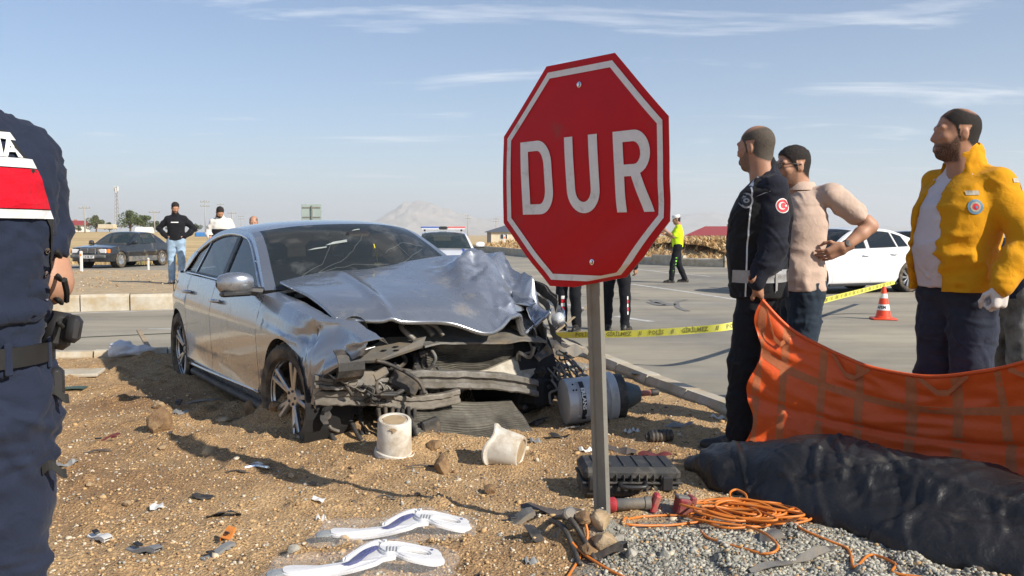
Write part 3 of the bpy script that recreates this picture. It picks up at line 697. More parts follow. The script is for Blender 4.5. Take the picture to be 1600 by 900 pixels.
            for hI, hole in enumerate(holes):
                g = MB(); k = len(hole); tr = tessellate_polygon([[Vector((p[0], p[1], 0)) for p in hole]]); g.add([m3(p[0], p[1], .010) for p in hole], [tuple(t) for t in tr]); g.build('side_window', gm, parent)
                # rubber seal
                sm = MB(); cx = sum(p[0] for p in hole) / k; cz = sum(p[1] for p in hole) / k
                inn = [(p[0] + (cx - p[0]) * .06, p[1] + (cz - p[1]) * .06) for p in hole]
                sm.add([m3(p[0], p[1], .006) for p in hole] + [m3(p[0], p[1], .006) for p in inn], [(i, (i + 1) % k, k + (i + 1) % k, k + i) for i in range(k)]); sm.build('window_seal', m_trim, parent)
            if chrome:
                hx = [p for h in holes for p in h[:16]]; top = [m3(x, z + .012, -.004) for x, z in hx]; bot = [m3(x, s.top(x) + .006, -.006) for x in np.linspace(holes[-1][16][0], holes[0][-1][0], 20)]
                cm = MB(); cm.tube(top, .009, 6); cm.tube(bot, .009, 6); cm.tube([top[-1], bot[0]], .009, 6); cm.tube([top[0], bot[-1]], .009, 6); cm.build('window_trim', chrome, parent, smooth=True)
        return ws
    def _slope(s, x): return (s.railz(x + .02) - s.railz(x - .02)) / .04
    def deck(s, name, x0, x1, mat, parent, crown=.03, nx=14, warp=None, inset=.012, z=.0):
        xs = np.linspace(x0, x1, nx) if abs(x1) < max(s.xF, -s.xR) - .01 else x0 + (x1 - x0) * np.sin(np.linspace(0, PI / 2, nx)); vv = np.linspace(-1, 1, 15); rows = []
        for x in xs:
            p = s.P(x, 1, 1); ye = max(0, p[1] - inset)
            rows.append([(p[0], v * ye, p[2] + z + crown * (1 - v * v)) for v in vv])
        mb = MB(); mb.grid(rows, flip=x1 > x0)
        if warp is not None: mb.V = [tuple(v) for v in warp(np.array(mb.V))]
        return mb.build(name, mat, parent, smooth=True)
    def tub(s, parent, x0=None, x1=None, zt=None):
        x0 = s.xR + .3 if x0 is None else x0; x1 = s.xF - .3 if x1 is None else x1; mb = MB(); w = s.hw - .20
        for (a, b_, z0, z1, ww) in ((x0, x1, s.sill + .02, s.sill + .10, w), (x0, s.wR - .42, s.sill + .1, .75, w), (x1 - .12, x1, s.sill + .1, .70, w), (s.wF - .5, s.wF - .44, s.sill + .1, .85, w), (s.wR + .42, s.wR + .5, s.sill + .1, .8, w)):
            mb.box(((a + b_) / 2, 0, (z0 + z1) / 2), (abs(b_ - a), 2 * ww, z1 - z0))
        for sg in (-1, 1):
            mb.box(((s.wF - .44 + s.wR + .42) / 2, sg * (s.hw - .12), .55), (s.wF - s.wR - .86, .06, .68))
            for c in (s.wF, s.wR):          # wheel housings
                M = TR((c, sg * (s.hw - .03), s.wheelz)) @ Matrix.Rotation(PI / 2 * sg, 4, 'X'); mb.lathe([(s.archR - .012, 0), (s.archR - .012, .28), (.01, .28)], 24, M)
        return mb.build('underbody', m_dark, parent)
    def seats(s, parent, xs=((.05, .38), (.05, -.38), (-.9, 0))):
        for x, y in xs:
            mb = MB(); w = .50 if y else 1.2
            mb.box((x, y, .52), (.5, w, .16), None, .05); mb.box((x - .30, y, .84), (.14, w, .62), Matrix.Rotation(-.25, 3, 'Y'), .05)
            for yy in ((y,) if y else (-.38, .38)): mb.box((x - .42, yy, 1.20), (.10, .26, .18), None, .04)
            mb.build('seat', m_seat, parent)
        mb = MB(); mb.box((.75, 0, .88), (.35, 1.36, .16), None, .05); mb.build('dashboard', m_seat, parent)
        mb = MB(); mb.tube([(.42 + .06 * math.cos(a), .38 + .18 * math.sin(a), .93 + .17 * math.cos(a)) for a in np.linspace(0, 2 * PI, 24)[:-1]], .014, 6, closed=True); mb.box((.44, .38, .93), (.05, .14, .1), None, .02); mb.build('steering_wheel', m_seat, parent, smooth=True)
    def handle(s, x, side, parent, mat, z=.06, L=.20):
        p = s.P(x, .78, side); zz = s.top(x) - .13 + z * 0; y = p[1]
        mb = MB(); mb.tube([(x + L / 2, y + side * .0, zz), (x + L / 2 - .03, y + side * .028, zz + .002), (x, y + side * .034, zz + .003), (x - L / 2 + .03, y + side * .028, zz), (x - L / 2, y, zz - .002)], [.012, .015, .016, .015, .012], 8); mb.build('door_handle', mat, parent, smooth=True)
    def mirror(s, x, side, parent, mat, z=None, sz=(.13, .23, .15)):
        zz = (s.top(x) + .07) if z is None else z; y0 = side * (s.ysd(x, s.top(x)) + .02); mb = MB(); rows = []
        for k, (yy, sc, dxx) in enumerate([(.035, .55, 0), (.06, .85, -.01), (.12, 1.0, -.01), (.19, .97, -.02), (.245, .75, -.035), (.265, .35, -.045)]):
            r_ = []
            for j in range(16):
                a = 2 * PI * j / 16; ca, sa = math.cos(a), math.sin(a); ex = abs(ca) ** .75 * (1 if ca > 0 else -1) * sz[0] / 2 * sc; ez = abs(sa) ** .75 * (1 if sa > 0 else -1) * sz[2] / 2 * sc
                if ex < 0: ex *= .55
                r_.append((x + ex + dxx, y0 + side * yy, zz + ez + .02))
            rows.append(r_)
        mb.grid(np.array(rows).transpose(1, 0, 2), closed_u=True); mb.V.append((x - .045, y0 + side * .268, zz + .02))
        b = 0
        o = mb.build('wing_mirror', mat, parent, smooth=True)
        lm = MB(); lm.tube([(x + .02, y0 - side * .03, zz - .05), (x + .01, y0 + side * .04, zz - .04), (x, y0 + side * .10, zz - .035)], [.035, .03, .025], 8); lm.box((x, y0 + side * .15, zz - .052), (sz[0] * .72, .2, .035), None, .012); lm.build('mirror_foot', m_trim, o)
        gm = MB(); gm.box((x - .042, y0 + side * .15, zz + .02), (.006, .17, .10), None, .002); gm.build('mirror_glass', m_chrome, o)
        return o
def plate_obj(parent, txt, loc, rz, w=.50, h=.11):
    mb = MB(); mb.box((0, 0, 0), (.012, w, h), None, .004); o = mb.build('number_plate', m_plate, parent, loc=loc, rot=(0, 0, rz))
    V, F = text_mesh(txt, h * .95, .004, 0, 2, .8); mt = MB(); mt.add([(.0075, x + .02, y) for x, y, z in V], F); mt.box((.0065, -w / 2 + .025, 0), (.002, .04, h * .9), None, 0); mt.build('plate_print', m_ink, o)
    return o
# ---------------------------------------------------------------- the wrecked silver saloon
m_silver = pm('silver_paint', (.335, .355, .39), .27, .74, .03, 3.0, 0, coat=.9, dirt=((.27, .215, .15), .10, 2.6))
m_scr = pm('scraped_panel', (.46, .48, .52), .28, .82, .04, 5.0, .25, 34, coat=.4, bdist=.008)
m_alu = pm('dirty_aluminium', (.30, .29, .27), .55, .6, .25, 9, .3, 40, dirt=((.10, .085, .065), .52, 8.0))
m_plas = pm('grey_plastic', (.15, .147, .14), .6, 0, .22, 12, .3, 50, dirt=((.24, .19, .13), .35, 7.0))
m_blk = pm('scuffed_black_plastic', (.035, .034, .034), .6, 0, .25, 12, .3, 50, dirt=((.15, .12, .09), .3, 9.0))
m_fin = pm('radiator_fins', (.17, .16, .135), .7, .3, .3, 9, 0, dirt=((.05, .045, .04), .45, 5.0))
m_white = pm('pale_panel', (.52, .49, .41), .6, 0, .15, 6, .2, 30, dirt=((.20, .16, .11), .50, 7.0))
car = empty('crashed_saloon', (-1.424, 7.254, -.10), rot=(.024, -.006, math.radians(-57.44)))
tag(car, 'silver saloon with crushed front end and buckled bonnet on the earth island', 'car')
A6 = Car(wF=1.462, wR=-1.462, xF=2.42, xR=-2.52, xa=1.55, xb=-1.45, hw=.945, sill=.205, archR=.375, wheelR=.345, wheelz=.345, taperF=.03, taperR=.075, lean=.47, crown=.055, nR=2.3, nF=2.5,
         belt=[(-2.55, 1.00), (-2.3, 1.045), (-1.6, 1.035), (-.9, 1.025), (0, 1.0), (.9, .975), (1.4, .93), (1.9, .86), (2.42, .74)],
         rail=[(.88, .985), (.62, 1.12), (.34, 1.265), (.05, 1.375), (-.35, 1.415), (-.75, 1.405), (-1.10, 1.345), (-1.50, 1.215), (-1.85, 1.09), (-1.98, 1.05)], iA=3, iC=6, wtop=.17, rtop=.10,
         sec=[(0, .93), (.09, .965), (.16, 1.0), (.22, .985), (.45, .995), (.66, 1.0), (.755, 1.0), (.775, .983), (.88, .965), (1, .925)])
A = A6
def fender_warp(sgn, amt):
    def f(V):
        V = V.copy(); x = V[:, 0]; k = smooth01((x - 1.35) / .75)
        n1 = fbm(V[:, 0] * 5 + 3, V[:, 1] * 3, V[:, 2] * 5, seed=51); n2 = fbm(V[:, 0] * 14, V[:, 1] * 6, V[:, 2] * 14, seed=52)
        V[:, 1] += -sgn * amt * k * (.035 + .07 * n1 + .022 * n2); V[:, 2] += k * amt * (.03 * n1 + .012 * n2) - .02 * k
        V[:, 0] -= .05 * k * amt * (1 + n1)
        c = np.exp(-((x - 1.75) / .12) ** 2 - ((V[:, 2] - .72) / .10) ** 2); V[:, 1] -= sgn * .05 * c
        return V
    return f
for sd in (-1, 1):
    A.panel('rear_quarter', -1.95, -1.06, sd, m_silver, car); A.panel('rear_door', -1.06, -.20, sd, m_silver, car); A.panel('front_door', -.20, .985, sd, m_silver, car)
    A.handle(-.02, sd, car, m_silver); A.handle(-.96, sd, car, m_silver)
A.panel('rear_bumper', A.xR, -1.95, 0, m_silver, car)
# right front wing, torn off at the headlamp
def wing(side, xe, amt, nm='front_wing'):
    xs = A.cols(.985 + .004, xe); rows = []; tt = np.linspace(0, 1, 18)
    for x in xs:
        c = []
        for t_ in tt:
            zb = A.bottom(x)
            if x > A.wF + A.archR: zb = np.interp(x, [A.wF + A.archR, A.wF + A.archR + .12, xe], [.36, .55, .72])   # torn lower edge
            z = zb + (A.top(x) - zb) * t_; u = (z - A.sill) / (A.top(x) - A.sill); y = A.plan(min(x, 2.15)) * float(np.interp(u, [p[0] for p in A.sec], [p[1] for p in A.sec])); c.append((x, side * y, z))
        b = c[0]; c = [(b[0], b[1] - side * .06, b[2] + .01)] + c
        e = c[-1]; c += [(e[0], e[1] - side * .10, e[2] + .012), (e[0], e[1] - side * .13, e[2] - .03)]
        rows.append(c)
    mb = MB(); mb.sheet(rows if side < 0 else rows[::-1], .004); mb.V = [tuple(v) for v in fender_warp(side, amt)(np.array(mb.V))]
    return mb.build(nm, m_silver, car, angle=40)
wing(-1, 2.26, 1.0); w_l = wing(1, 1.95, 2.6); w_l['label'] = 'crumpled left front wing'
A.deck('boot_lid', -1.9, A.xR, m_silver, car, .02)
ws = A.cabin(m_silver, car, [(.80, -.17, -.36, .0), (-.245, -1.10, 0, .10), (-1.13, -1.50, .11, .16)], wbow=.16, rbow=.14, glassmat=pm('saloon_glass', (.016, .02, .022), .06, 0, 0, coat=0, spec=.6, alpha=.80), chrome=m_chrome)
ws.data.materials.clear(); ws.data.materials.append(pm('dusty_windscreen', (.022, .027, .028), .12, 0, 0, spec=.55, alpha=.84, dirt=((.13, .135, .13), .12, 5.0)))
# sill blade with bright lower mould, B pillar black
for sd in (-1, 1):
    mb = MB(); pts = [(x, sd * (A.plan(x) * .985 + .004), .30 + .02 * math.sin(x)) for x in np.linspace(-.98, .98, 20)]; mb.tube(pts, .014, 6); mb.build('sill_mould', m_silver, car, smooth=True)
    mb = MB(); mb.tube([(x, sd * (A.plan(x) * .95), .205) for x in np.linspace(-1.05, 1.05, 20)], .03, 8); mb.build('sill', m_blk, car, smooth=True)
    mb = MB(); mb.add([(x, sd * (A.ysd(x, z) + .003), z) for x, z in ((-.165, A.top(-.165) + .02), (-.25, A.top(-.25) + .02), (-.25, 1.355), (-.165, 1.355))], [(0, 1, 2, 3)]); mb.build('pillar_trim', m_trim, car)
    mb = MB(); fx = -1.62; q = [(fx + .10 * math.cos(a), sd * (A.plan(fx) * .962 + .006), .885 + .085 * math.sin(a)) for a in np.linspace(0, 2 * PI, 24)[:-1]]
    if sd < 0: mb.tube(q, .003, 5, closed=True); mb.build('filler_flap', m_trim, car)
A.mirror(.80, -1, car, m_silver, 1.02); A.mirror(.80, 1, car, m_silver, 1.02)
# underbody only behind the bulkhead
mb = MB(); w = .74
mb.box((-.6, 0, .27), (3.3, 2 * w, .08)); mb.box((-2.05, 0, .6), (.5, 2 * w, .6)); mb.box((-1.0, 0, .62), (.08, 2 * w, .55)); mb.box((1.02, 0, .62), (.06, 2 * w, .72)); mb.box((.93, 0, .955), (.28, 1.45, .04))
for sg in (-1, 1):
    mb.box((0, sg * .83, .58), (1.9, .05, .66))
    for c in (A.wF, A.wR): mb.lathe([(A.archR - .012, 0), (A.archR - .012, .3), (.01, .3)], 28, TR((c, sg * .905, .345)) @ Matrix.Rotation(PI / 2 * sg, 4, 'X'))
mb.build('underbody', m_dark, car); A.seats(car)
mb = MB()
for yy in (.30,):        # burst airbag lying on the dashboard
    Rr = []
    for i in range(12):
        r_ = []
        for j in range(12):
            u, v = i / 11 * 2 - 1, j / 11 * 2 - 1; r_.append((.78 + .16 * u, -.36 + .26 * v, .985 + .05 * (1 - u * u) * (1 - v * v) + .012 * math.sin(9 * u + 4 * v)))
        Rr.append(r_)
    mb.grid(Rr, flip=True)
mb.build('airbag', pm('airbag_cloth', (.50, .52, .48), .9, 0, .1, 12), car, smooth=True)
# scent card hanging at the mirror, paper slips on the glass
mb = MB(); mb.box((.66, .10, 1.085), (.006, .05, .09), None, .002); mb.tube([(.60, .10, 1.27), (.64, .10, 1.2), (.66, .10, 1.12)], .004, 5); mb.build('scent_card', pm('card_yellow', (.72, .62, .04), .6, 0, .05), car)
mb = MB(); mb.box((.42, .05, 1.34), (.05, .20, .06), None, .02); mb.build('rear_mirror', m_trim, car)
# cracks in the screen: fine raised glass splinters along the breaks
def on_ws(u, v):     # v across, u up
    n = 18; i = u * n; rail = crv([(x, 0, z) for x, z in A.rail], 6); i0 = min(int(i), n - 1); f = i - i0; p = (1 - f) * rail[i0] + f * rail[i0 + 1]; y = A.ysd(p[0], p[2]); b_ = .16 + (.17 - .16) * u; c_ = .01 + (.055 - .01) * u
    return (p[0] + b_ * (1 - v * v) + .004, v * y, p[2] + c_ * (1 - abs(v) ** 2.6) + .004)
mb = MB()
for pts in ([(.05, -.86), (.22, -.55), (.40, -.22), (.60, -.02)], [(.10, -.80), (.33, -.48), (.62, -.30)], [(.22, -.55), (.30, -.2), (.28, .15)], [(.60, -.02), (.72, .1), (.85, .12)], [(.45, .2), (.6, .5), (.55, .75)], [(.35, .45), (.62, .42)], [(.3, .3), (.5, .7)]):
    pp = []
    for (a0, b0), (a1, b1) in zip(pts[:-1], pts[1:]):
        for q in np.linspace(0, 1, 5)[:-1]: pp.append(on_ws(a0 + (a1 - a0) * q + random.uniform(-.012, .012), b0 + (b1 - b0) * q))
    pp.append(on_ws(*pts[-1])); mb.tube(pp, .0012, 4)
mb.build('glass_crack', pm('crack_white', (.16, .18, .18), .4, 0, .1), car)
mb = MB()
for (u0, v0, a_, b_) in ((.62, -.24, .10, .13), (.84, .08, .05, .06), (.55, -.46, .05, .10)):
    mb = MB()
    q = [on_ws(u0 - a_ * .3, v0 - b_), on_ws(u0 + a_ * .2, v0 - b_ * .2), on_ws(u0 + a_ * .5, v0 + b_), on_ws(u0 + a_ * .1, v0 + b_ * .9)]; mb.add(q, [(0, 1, 2, 3)]); mb.build('screen_sticker', pm('sticker_pale', (.36, .40, .38), .5, 0, .2, 12), car)
# wipers cowl
mb = MB(); mb.sheet([[(.90 + .16 * (1 - v * v) + u, v * .70, 1.0 + .0 * u - .03 * (u > .05)) for u in (0, .06, .12)] for v in np.linspace(-1, 1, 14)], .01); mb.build('cowl', m_blk, car)
# wheels
make_wheel(.345, .245, .25, 'twin', car, (1.462, -.80, .345), True, .16); make_wheel(.345, .245, .25, 'twin', car, (-1.462, -.79, .345), True); make_wheel(.345, .245, .25, 'twin', car, (1.40, .80, .345), False, .1); make_wheel(.345, .245, .25, 'twin', car, (-1.462, .79, .345), False)

# the bonnet: pushed back, folded up along its rear edge, crushed at the left front corner
ctl = {  # rows rear->front, columns right(-)->left(+)
 0: [(.93, -.74, 1.045), (.84, -.42, 1.085), (.78, 0, 1.112), (.80, .36, 1.145), (.88, .60, 1.17), (1.02, .80, 1.16)],
 1: [(1.18, -.75, 1.02), (1.10, -.40, 1.055), (1.05, 0, 1.075), (1.06, .36, 1.10), (1.12, .62, 1.125), (1.22, .86, 1.13)],
 2: [(1.45, -.74, .985), (1.40, -.40, 1.01), (1.36, 0, 1.02), (1.38, .36, 1.02), (1.40, .62, .985), (1.44, .86, 1.02)],
 3: [(1.66, -.73, .935), (1.66, -.38, .96), (1.64, 0, .955), (1.64, .36, .92), (1.62, .64, .875), (1.62, .90, .885)],
 4: [(1.80, -.72, .885), (1.86, -.38, .90), (1.86, 0, .875), (1.86, .32, .81), (1.80, .62, .78), (1.72, .90, .845)],
 5: [(1.84, -.71, .862), (2.00, -.36, .832), (1.98, -.02, .795), (2.02, .24, .715), (1.90, .52, .775), (1.76, .86, .845)]}
def bicubic(ctl, nu, nv):
    R_ = [np.array(crv(ctl[k], nv)) for k in sorted(ctl)]; M = len(R_[0]); cols = [crv([R_[i][j] for i in range(len(R_))], nu) for j in range(M)]
    return np.array(cols).transpose(1, 0, 2)
H = bicubic(ctl, 22, 22); hx, hy = H[..., 0], H[..., 1]
crush = smooth01((hy - .18) / .35) * smooth01((hx - .95) / .3)
rdg = lambda a, b, sd: 1 - 2 * np.abs(vnoise(a, b, seed=sd))
n1 = rdg(hx * 2.6 + hy * 1.6, hy * 2.4 - hx * .9, 61); n2 = rdg(hx * 5.5 - hy * 2.5, hy * 4.5, 62); n3 = rdg(hx * 9 + hy * 4, hy * 8, 63)
rid = 0; r_ = random.Random(12)
for k in range(16):
    a = r_.uniform(0, PI); w = r_.uniform(.06, .22); c = r_.uniform(-.5, .5); am = r_.choice([-1, 1, 1]) * r_.uniform(.35, .8) * w * .55; q = (hx - 1.4) * math.cos(a) + (hy - .62) * math.sin(a) - c * .7; rid = rid + am * np.maximum(0, 1 - np.abs(q) / w)
for k in range(70):
    a = r_.uniform(0, PI); w = r_.uniform(.015, .05); cx_, cy_ = r_.uniform(1.1, 1.85), r_.uniform(.35, .9); q = (hx - cx_) * math.cos(a) + (hy - cy_) * math.sin(a); t_ = -(hx - cx_) * math.sin(a) + (hy - cy_) * math.cos(a); rid = rid + r_.choice([-1, 1]) * .35 * w * np.maximum(0, 1 - np.abs(q) / w) * np.maximum(0, 1 - (t_ / .16) ** 2)
H[..., 2] += crush * (.030 * n1 + .020 * n2 + .010 * n3 + rid) + .004 * fbm(hx * 4, hy * 4, seed=64)
H[..., 0] += crush * .05 * n1; H[..., 1] += crush * .025 * n2
H[..., 2] += .018 * np.exp(-((hy + .30 + .10 * (hx - .9)) / .035) ** 2) * (1 - crush) * smooth01((hx - .8) / .2)    # pressed crease
mb = MB(); mb.sheet(H, .012, 0)
me_i = []
for f in mb.F: 
    c = np.mean([mb.V[i] for i in f], axis=0); me_i.append(1 if (c[1] > .40 + .16 * float(vnoise(c[0] * 9, c[1] * 9)) and c[0] > 1.08) else 0)
mb.M = me_i
hood = mb.build('bonnet', [m_silver, m_scr], car, angle=30); hood['label'] = 'buckled bonnet creased at its left corner'
mb = MB(); mb.tube([tuple(p) for p in H[-1] + np.array([-.01, 0, -.012])], .016, 8); mb.tube([tuple(p) for p in H[:, 0] + np.array([0, .01, -.012])], .014, 8); mb.build('bonnet_flange', m_silver, hood, smooth=True)
# hinge side gap: dark liner and torn bits under the bonnet
mb = MB(); mb.sheet([[(x, -.80 + .04 * k, .93 - .06 * k - .12 * (x - .95)) for k in range(3)] for x in np.linspace(.95, 1.85, 10)], .01); mb.build('wing_liner', m_blk, car)
mb = MB(); mb.bar((1.0, -.76, .97), (1.16, -.66, 1.0), .03, .02); mb.bar((1.02, -.70, .94), (1.25, -.62, .97), .02, .03); mb.tube([(1.0, -.7, .95), (1.1, -.62, 1.0), (1.2, -.5, .97)], .012, 6); mb.build('bonnet_hinge', m_alu, car)
# engine block and dark bay
mb = MB(); mb.box((1.28, .05, .52), (.42, .74, .42), None, .04); mb.box((1.25, .05, .76), (.5, .66, .08), None, .03); mb.box((1.28, -.62, .45), (.4, .22, .5), None, .03); mb.box((1.28, .66, .45), (.4, .2, .45), None, .03); mb.build('engine', m_dark, car)
for sg in (-1, 1):
    mb = MB(); mb.lathe([(.07, 0), (.085, .02), (.085, .06), (.05, .10), (.03, .16)], 16, TR((1.42, sg * .62, .70)), cap1=True); mb.build('suspension_turret', m_blk, car, smooth=True)
# headlamp void of the right side: torn brackets, lamp shell, loom
mb = MB(); rows = [[(1.98 + .10 * math.cos(a) * 1.2, -.80 + .16 * k / 5, .60 + .10 * math.sin(a)) for a in np.linspace(-1.2, 1.2, 6)] for k in range(6)]; mb.sheet(rows, .008); mb.build('lamp_shell', m_blk, car)
mb = MB(); mb.lathe([(.001, .0), (.05, .01), (.075, .05), (.078, .09)], 18, TR((1.86, -.60, .76), rot_to((1, -.4, .5)))); mb.build('horn_cover', m_plas, car, smooth=True)
mb = MB()
for k in range(9):
    p = Vector((1.9 + .1 * random.random(), -.84 + .35 * random.random(), .62 - .2 * random.random())); pts = [p]
    for j in range(5): p = p + Vector((random.uniform(-.05, .07), random.uniform(-.03, .10), random.uniform(-.07, .03))); pts.append(p)
    mb.tube([tuple(q) for q in crv(pts, 4)], random.choice([.006, .009, .012]), 6)
mb.build('wiring_loom', m_blk, car, smooth=True)
mb = MB()
for k in range(6):
    p = Vector((1.95, -.82 + .05 * k, .56 - .03 * k)); mb.tube([tuple(q) for q in crv([p, p + Vector((.06, .05, -.04)), p + Vector((.02, .12, .03)), p + Vector((.05, .16, -.06))], 5)], .006, 5)
mb.build('lamp_bracket', m_alu, car, smooth=True)
# lock carrier and its plastic cover
mb = MB(); rows = []
for v in np.linspace(0, 1, 26):
    y = -.17 + v * .96; zc = .665 - .10 * max(0, v - .45) ** 1.2 * 1.0 + .012 * math.sin(v * 9)
    rows.append([(1.62 + .32 * u - .06 * v, y, zc + .065 - .10 * u - .02 * math.sin(u * 3) + .014 * float(vnoise(np.array([v * 9]), np.array([u * 4]), seed=3)[0])) for u in np.linspace(0, 1, 8)])
mb.sheet(rows, .012); mb.build('radiator_cover', m_plas, car, angle=40)
mb = MB(); P0 = [(1.84, -.74, .60), (1.98, -.50, .60), (1.93, -.18, .655), (1.86, -.12, .70), (1.72, -.32, .70), (1.74, -.42, .665)]; V = P0 + [(x - .01, y, z - .016) for x, y, z in P0]; k = len(P0)
mb.add(V, [tuple(range(k)), tuple(range(2 * k - 1, k - 1, -1))] + [(i, (i + 1) % k, k + (i + 1) % k, k + i) for i in range(k)]); br = mb.build('carrier_bracket', m_plas, car, fixn=True)
mb = MB()
for (x, y, z) in ((1.88, -.42, .64), (1.88, -.34, .655), (1.93, -.36, .64)):
    mb = MB(); mb.lathe([(.001, 0), (.016, .0), (.018, .004)], 12, TR((x, y, z)), cap1=True); mb.build('bolt_hole', m_dark, br)
mb = MB(); mb.tube(crv([(1.90, -.22, .69), (1.84, -.28, .77), (1.78, -.20, .80), (1.78, -.10, .77), (1.84, -.06, .70)], 6), .018, 8); mb.tube(crv([(1.86, -.12, .79), (1.88, -.06, .76), (1.90, -.02, .70)], 5), .014, 8); mb.build('bonnet_latch', m_alu, car, smooth=True)
# coil pack, reservoir, small lumps showing between the brackets
BITS = [('strut_spring', (1.80, -.46, .50), (.10, .10, .16)), ('relay_box', (1.86, -.28, .47), (.08, .10, .08)), ('relay_box', (1.88, -.36, .42), (.06, .12, .06)), ('bracket', (1.90, -.20, .48), (.05, .05, .12)), ('bracket', (1.84, -.14, .42), (.03, .03, .16)), ('hose_joint', (1.86, -.55, .44), (.09, .09, .08)), ('bracket', (1.9, -.60, .43), (.07, .05, .1))]
for nm, c, sz in BITS:
    mb = MB()
    if nm == 'strut_spring':
        for z in range(5): mb.lathe([(.05, 0), (.062, .012), (.05, .024)], 14, TR((c[0], c[1], c[2] - .07 + z * .032)))
    else: mb.box(c, sz, Matrix.Rotation(random.uniform(-.4, .4), 3, 'X') @ Matrix.Rotation(random.uniform(-.4, .4), 3, 'Z'), .012); mb.bar((c[0] + .03, c[1], c[2]), (c[0] + .06, c[1] + .08, c[2] + random.uniform(-.06, .06)), .018)
    mb.build(nm, random.choice([m_blk, m_alu, m_plas]), car, angle=35)
mb = MB(); mb.box((1.92, -.335, .435), (.01, .055, .05), Matrix.Rotation(.2, 3, 'X'), .003); mb.build('relay_label', m_plate, car)
# radiator: corrugated core bent in the middle
def core(nm, tl, tr, bl, br_, nrow, bulge, dep, fr=True, mat=None):
    tl, tr, bl, br_ = [np.array(q, float) for q in (tl, tr, bl, br_)]; rows = []; N = 30
    for i in range(nrow * 2 + 1):
        v = i / (nrow * 2); r_ = []
        for j in range(N + 1):
            u = j / N; p = (1 - v) * ((1 - u) * tl + u * tr) + v * ((1 - u) * bl + u * br_)
            p = p + np.array([bulge * math.sin(PI * u) * math.sin(PI * v) + .010 * (i % 2) + .02 * float(vnoise(np.array([u * 5]), np.array([v * 4]), seed=17)[0]), 0, .010 * math.sin(u * 6 + v * 3)]); r_.append(p)
        rows.append(r_)
    mb = MB(); mb.sheet(rows[::-1], dep); o = mb.build(nm, mat or m_fin, car)
    if fr:
        f = MB(); R0 = np.array(rows); f.tube([tuple(q) for q in R0[:, 0]], .022, 8); f.tube([tuple(q) for q in R0[:, -1]], .022, 8); f.tube([tuple(q) for q in R0[-1, :]], .010, 6); f.build('core_frame', m_blk, o, smooth=True)
    return o
core('radiator', (1.76, -.11, .64), (1.72, .66, .56), (1.80, -.10, .37), (1.74, .66, .30), 20, -.10, .03)
core('condenser', (1.90, -.28, .275), (1.84, .50, .20), (2.12, -.33, .095), (2.10, .50, .01), 17, .06, .02)
mb = MB()       # pale torn duct panel behind the beam
P0 = [(1.80, -.02, .395), (1.80, .36, .43), (1.78, .72, .52), (1.82, .76, .40), (1.84, .66, .335), (1.85, .20, .345)]; V = P0 + [(x - .03, y, z) for x, y, z in P0]; k = len(P0); mb.add(V, [tuple(range(k)), tuple(range(2 * k - 1, k - 1, -1))] + [(i, (i + 1) % k, k + (i + 1) % k, k + i) for i in range(k)]); mb.build('air_duct', m_white, car, fixn=True)
mb = MB(); mb.box((1.68, .74, .55), (.10, .16, .30), Matrix.Rotation(.1, 3, 'X'), .01); mb.build('side_carrier', m_white, car)
# bumper beam, its tow-eye bracket and the lower cross member
def prof_beam(nm, path, hgt, dep, mat, ribs=True):
    pts = crv([np.array(p) for p in path], 8); rows = []
    pr = [(0, -.5), (.9, -.5), (1, -.42), (1, -.18), (.72, -.10), (.72, .10), (1, .18), (1, .42), (.9, .5), (0, .5)]
    for i, p in enumerate(pts): rows.append([p + np.array([dep * a - dep, 0, hgt * b_ + .006 * float(vnoise(np.array([i * .7]), np.array([b_ * 3]), seed=5)[0])]) for a, b_ in pr])
    mb = MB(); mb.grid(np.array(rows), flip=True); k = len(pr); mb.add(rows[0], [tuple(range(k))]); mb.add(rows[-1], [tuple(range(k))]); return mb.build(nm, mat, car, angle=30)
prof_beam('bumper_beam', [(1.90, -.36, .45), (1.97, -.2, .445), (1.99, 0, .425), (1.985, .25, .39), (1.96, .5, .335), (1.90, .70, .275)], .115, .09, m_alu)
prof_beam('beam_end', [(1.93, -.88, .50), (1.96, -.74, .48), (1.98, -.58, .47), (1.97, -.42, .445)], .075, .07, m_alu)
mb = MB(); mb.bar((1.97, -.42, .50), (2.00, -.26, .40), .05, .10, .01); mb.lathe([(.016, 0), (.034, 0), (.034, .03), (.016, .03), (.016, 0)], 16, TR((1.99, -.55, .405), rot_to((1, 0, 0)))); mb.tube([(1.99, -.58, .45), (2.01, -.50, .40), (2.0, -.40, .39), (1.99, -.32, .42)], .016, 8); mb.build('tow_bracket', m_blk, car, angle=35)
mb = MB(); mb.box((1.97, -.62, .50), (.06, .18, .09), Matrix.Rotation(-.1, 3, 'X'), .01); mb.box((1.99, -.50, .52), (.03, .10, .05), Matrix.Rotation(.4, 3, 'X'), .008); mb.build('crash_box', m_plas, car)
prof_beam('lower_beam', [(1.86, -.86, .395), (1.93, -.7, .385), (1.97, -.5, .36), (1.99, -.30, .315), (2.02, -.12, .31), (2.03, .02, .325)], .085, .05, pm('bent_steel', (.27, .245, .21), .6, .2, .2, 8, .3, 40, dirt=((.10, .085, .065), .45, 8.0)))
mb = MB()
for k in range(7): mb.box((1.96 + .006 * k, -.50 + .035 * k, .225 - .004 * k), (.03, .022, .17 + .01 * (k % 3)), Matrix.Rotation(random.uniform(-.12, .12), 3, 'X'), .004)
mb.build('grille_shutter', m_blk, car)
mb = MB(); mb.box((2.10, -.30, .10), (.07, .30, .06), Matrix.Rotation(.06, 3, 'X') @ Matrix.Rotation(.1, 3, 'Z'), .015); mb.box((2.08, -.22, .17), (.05, .12, .11), Matrix.Rotation(.2, 3, 'X'), .01); mb.build('fan_cowl', m_blk, car)
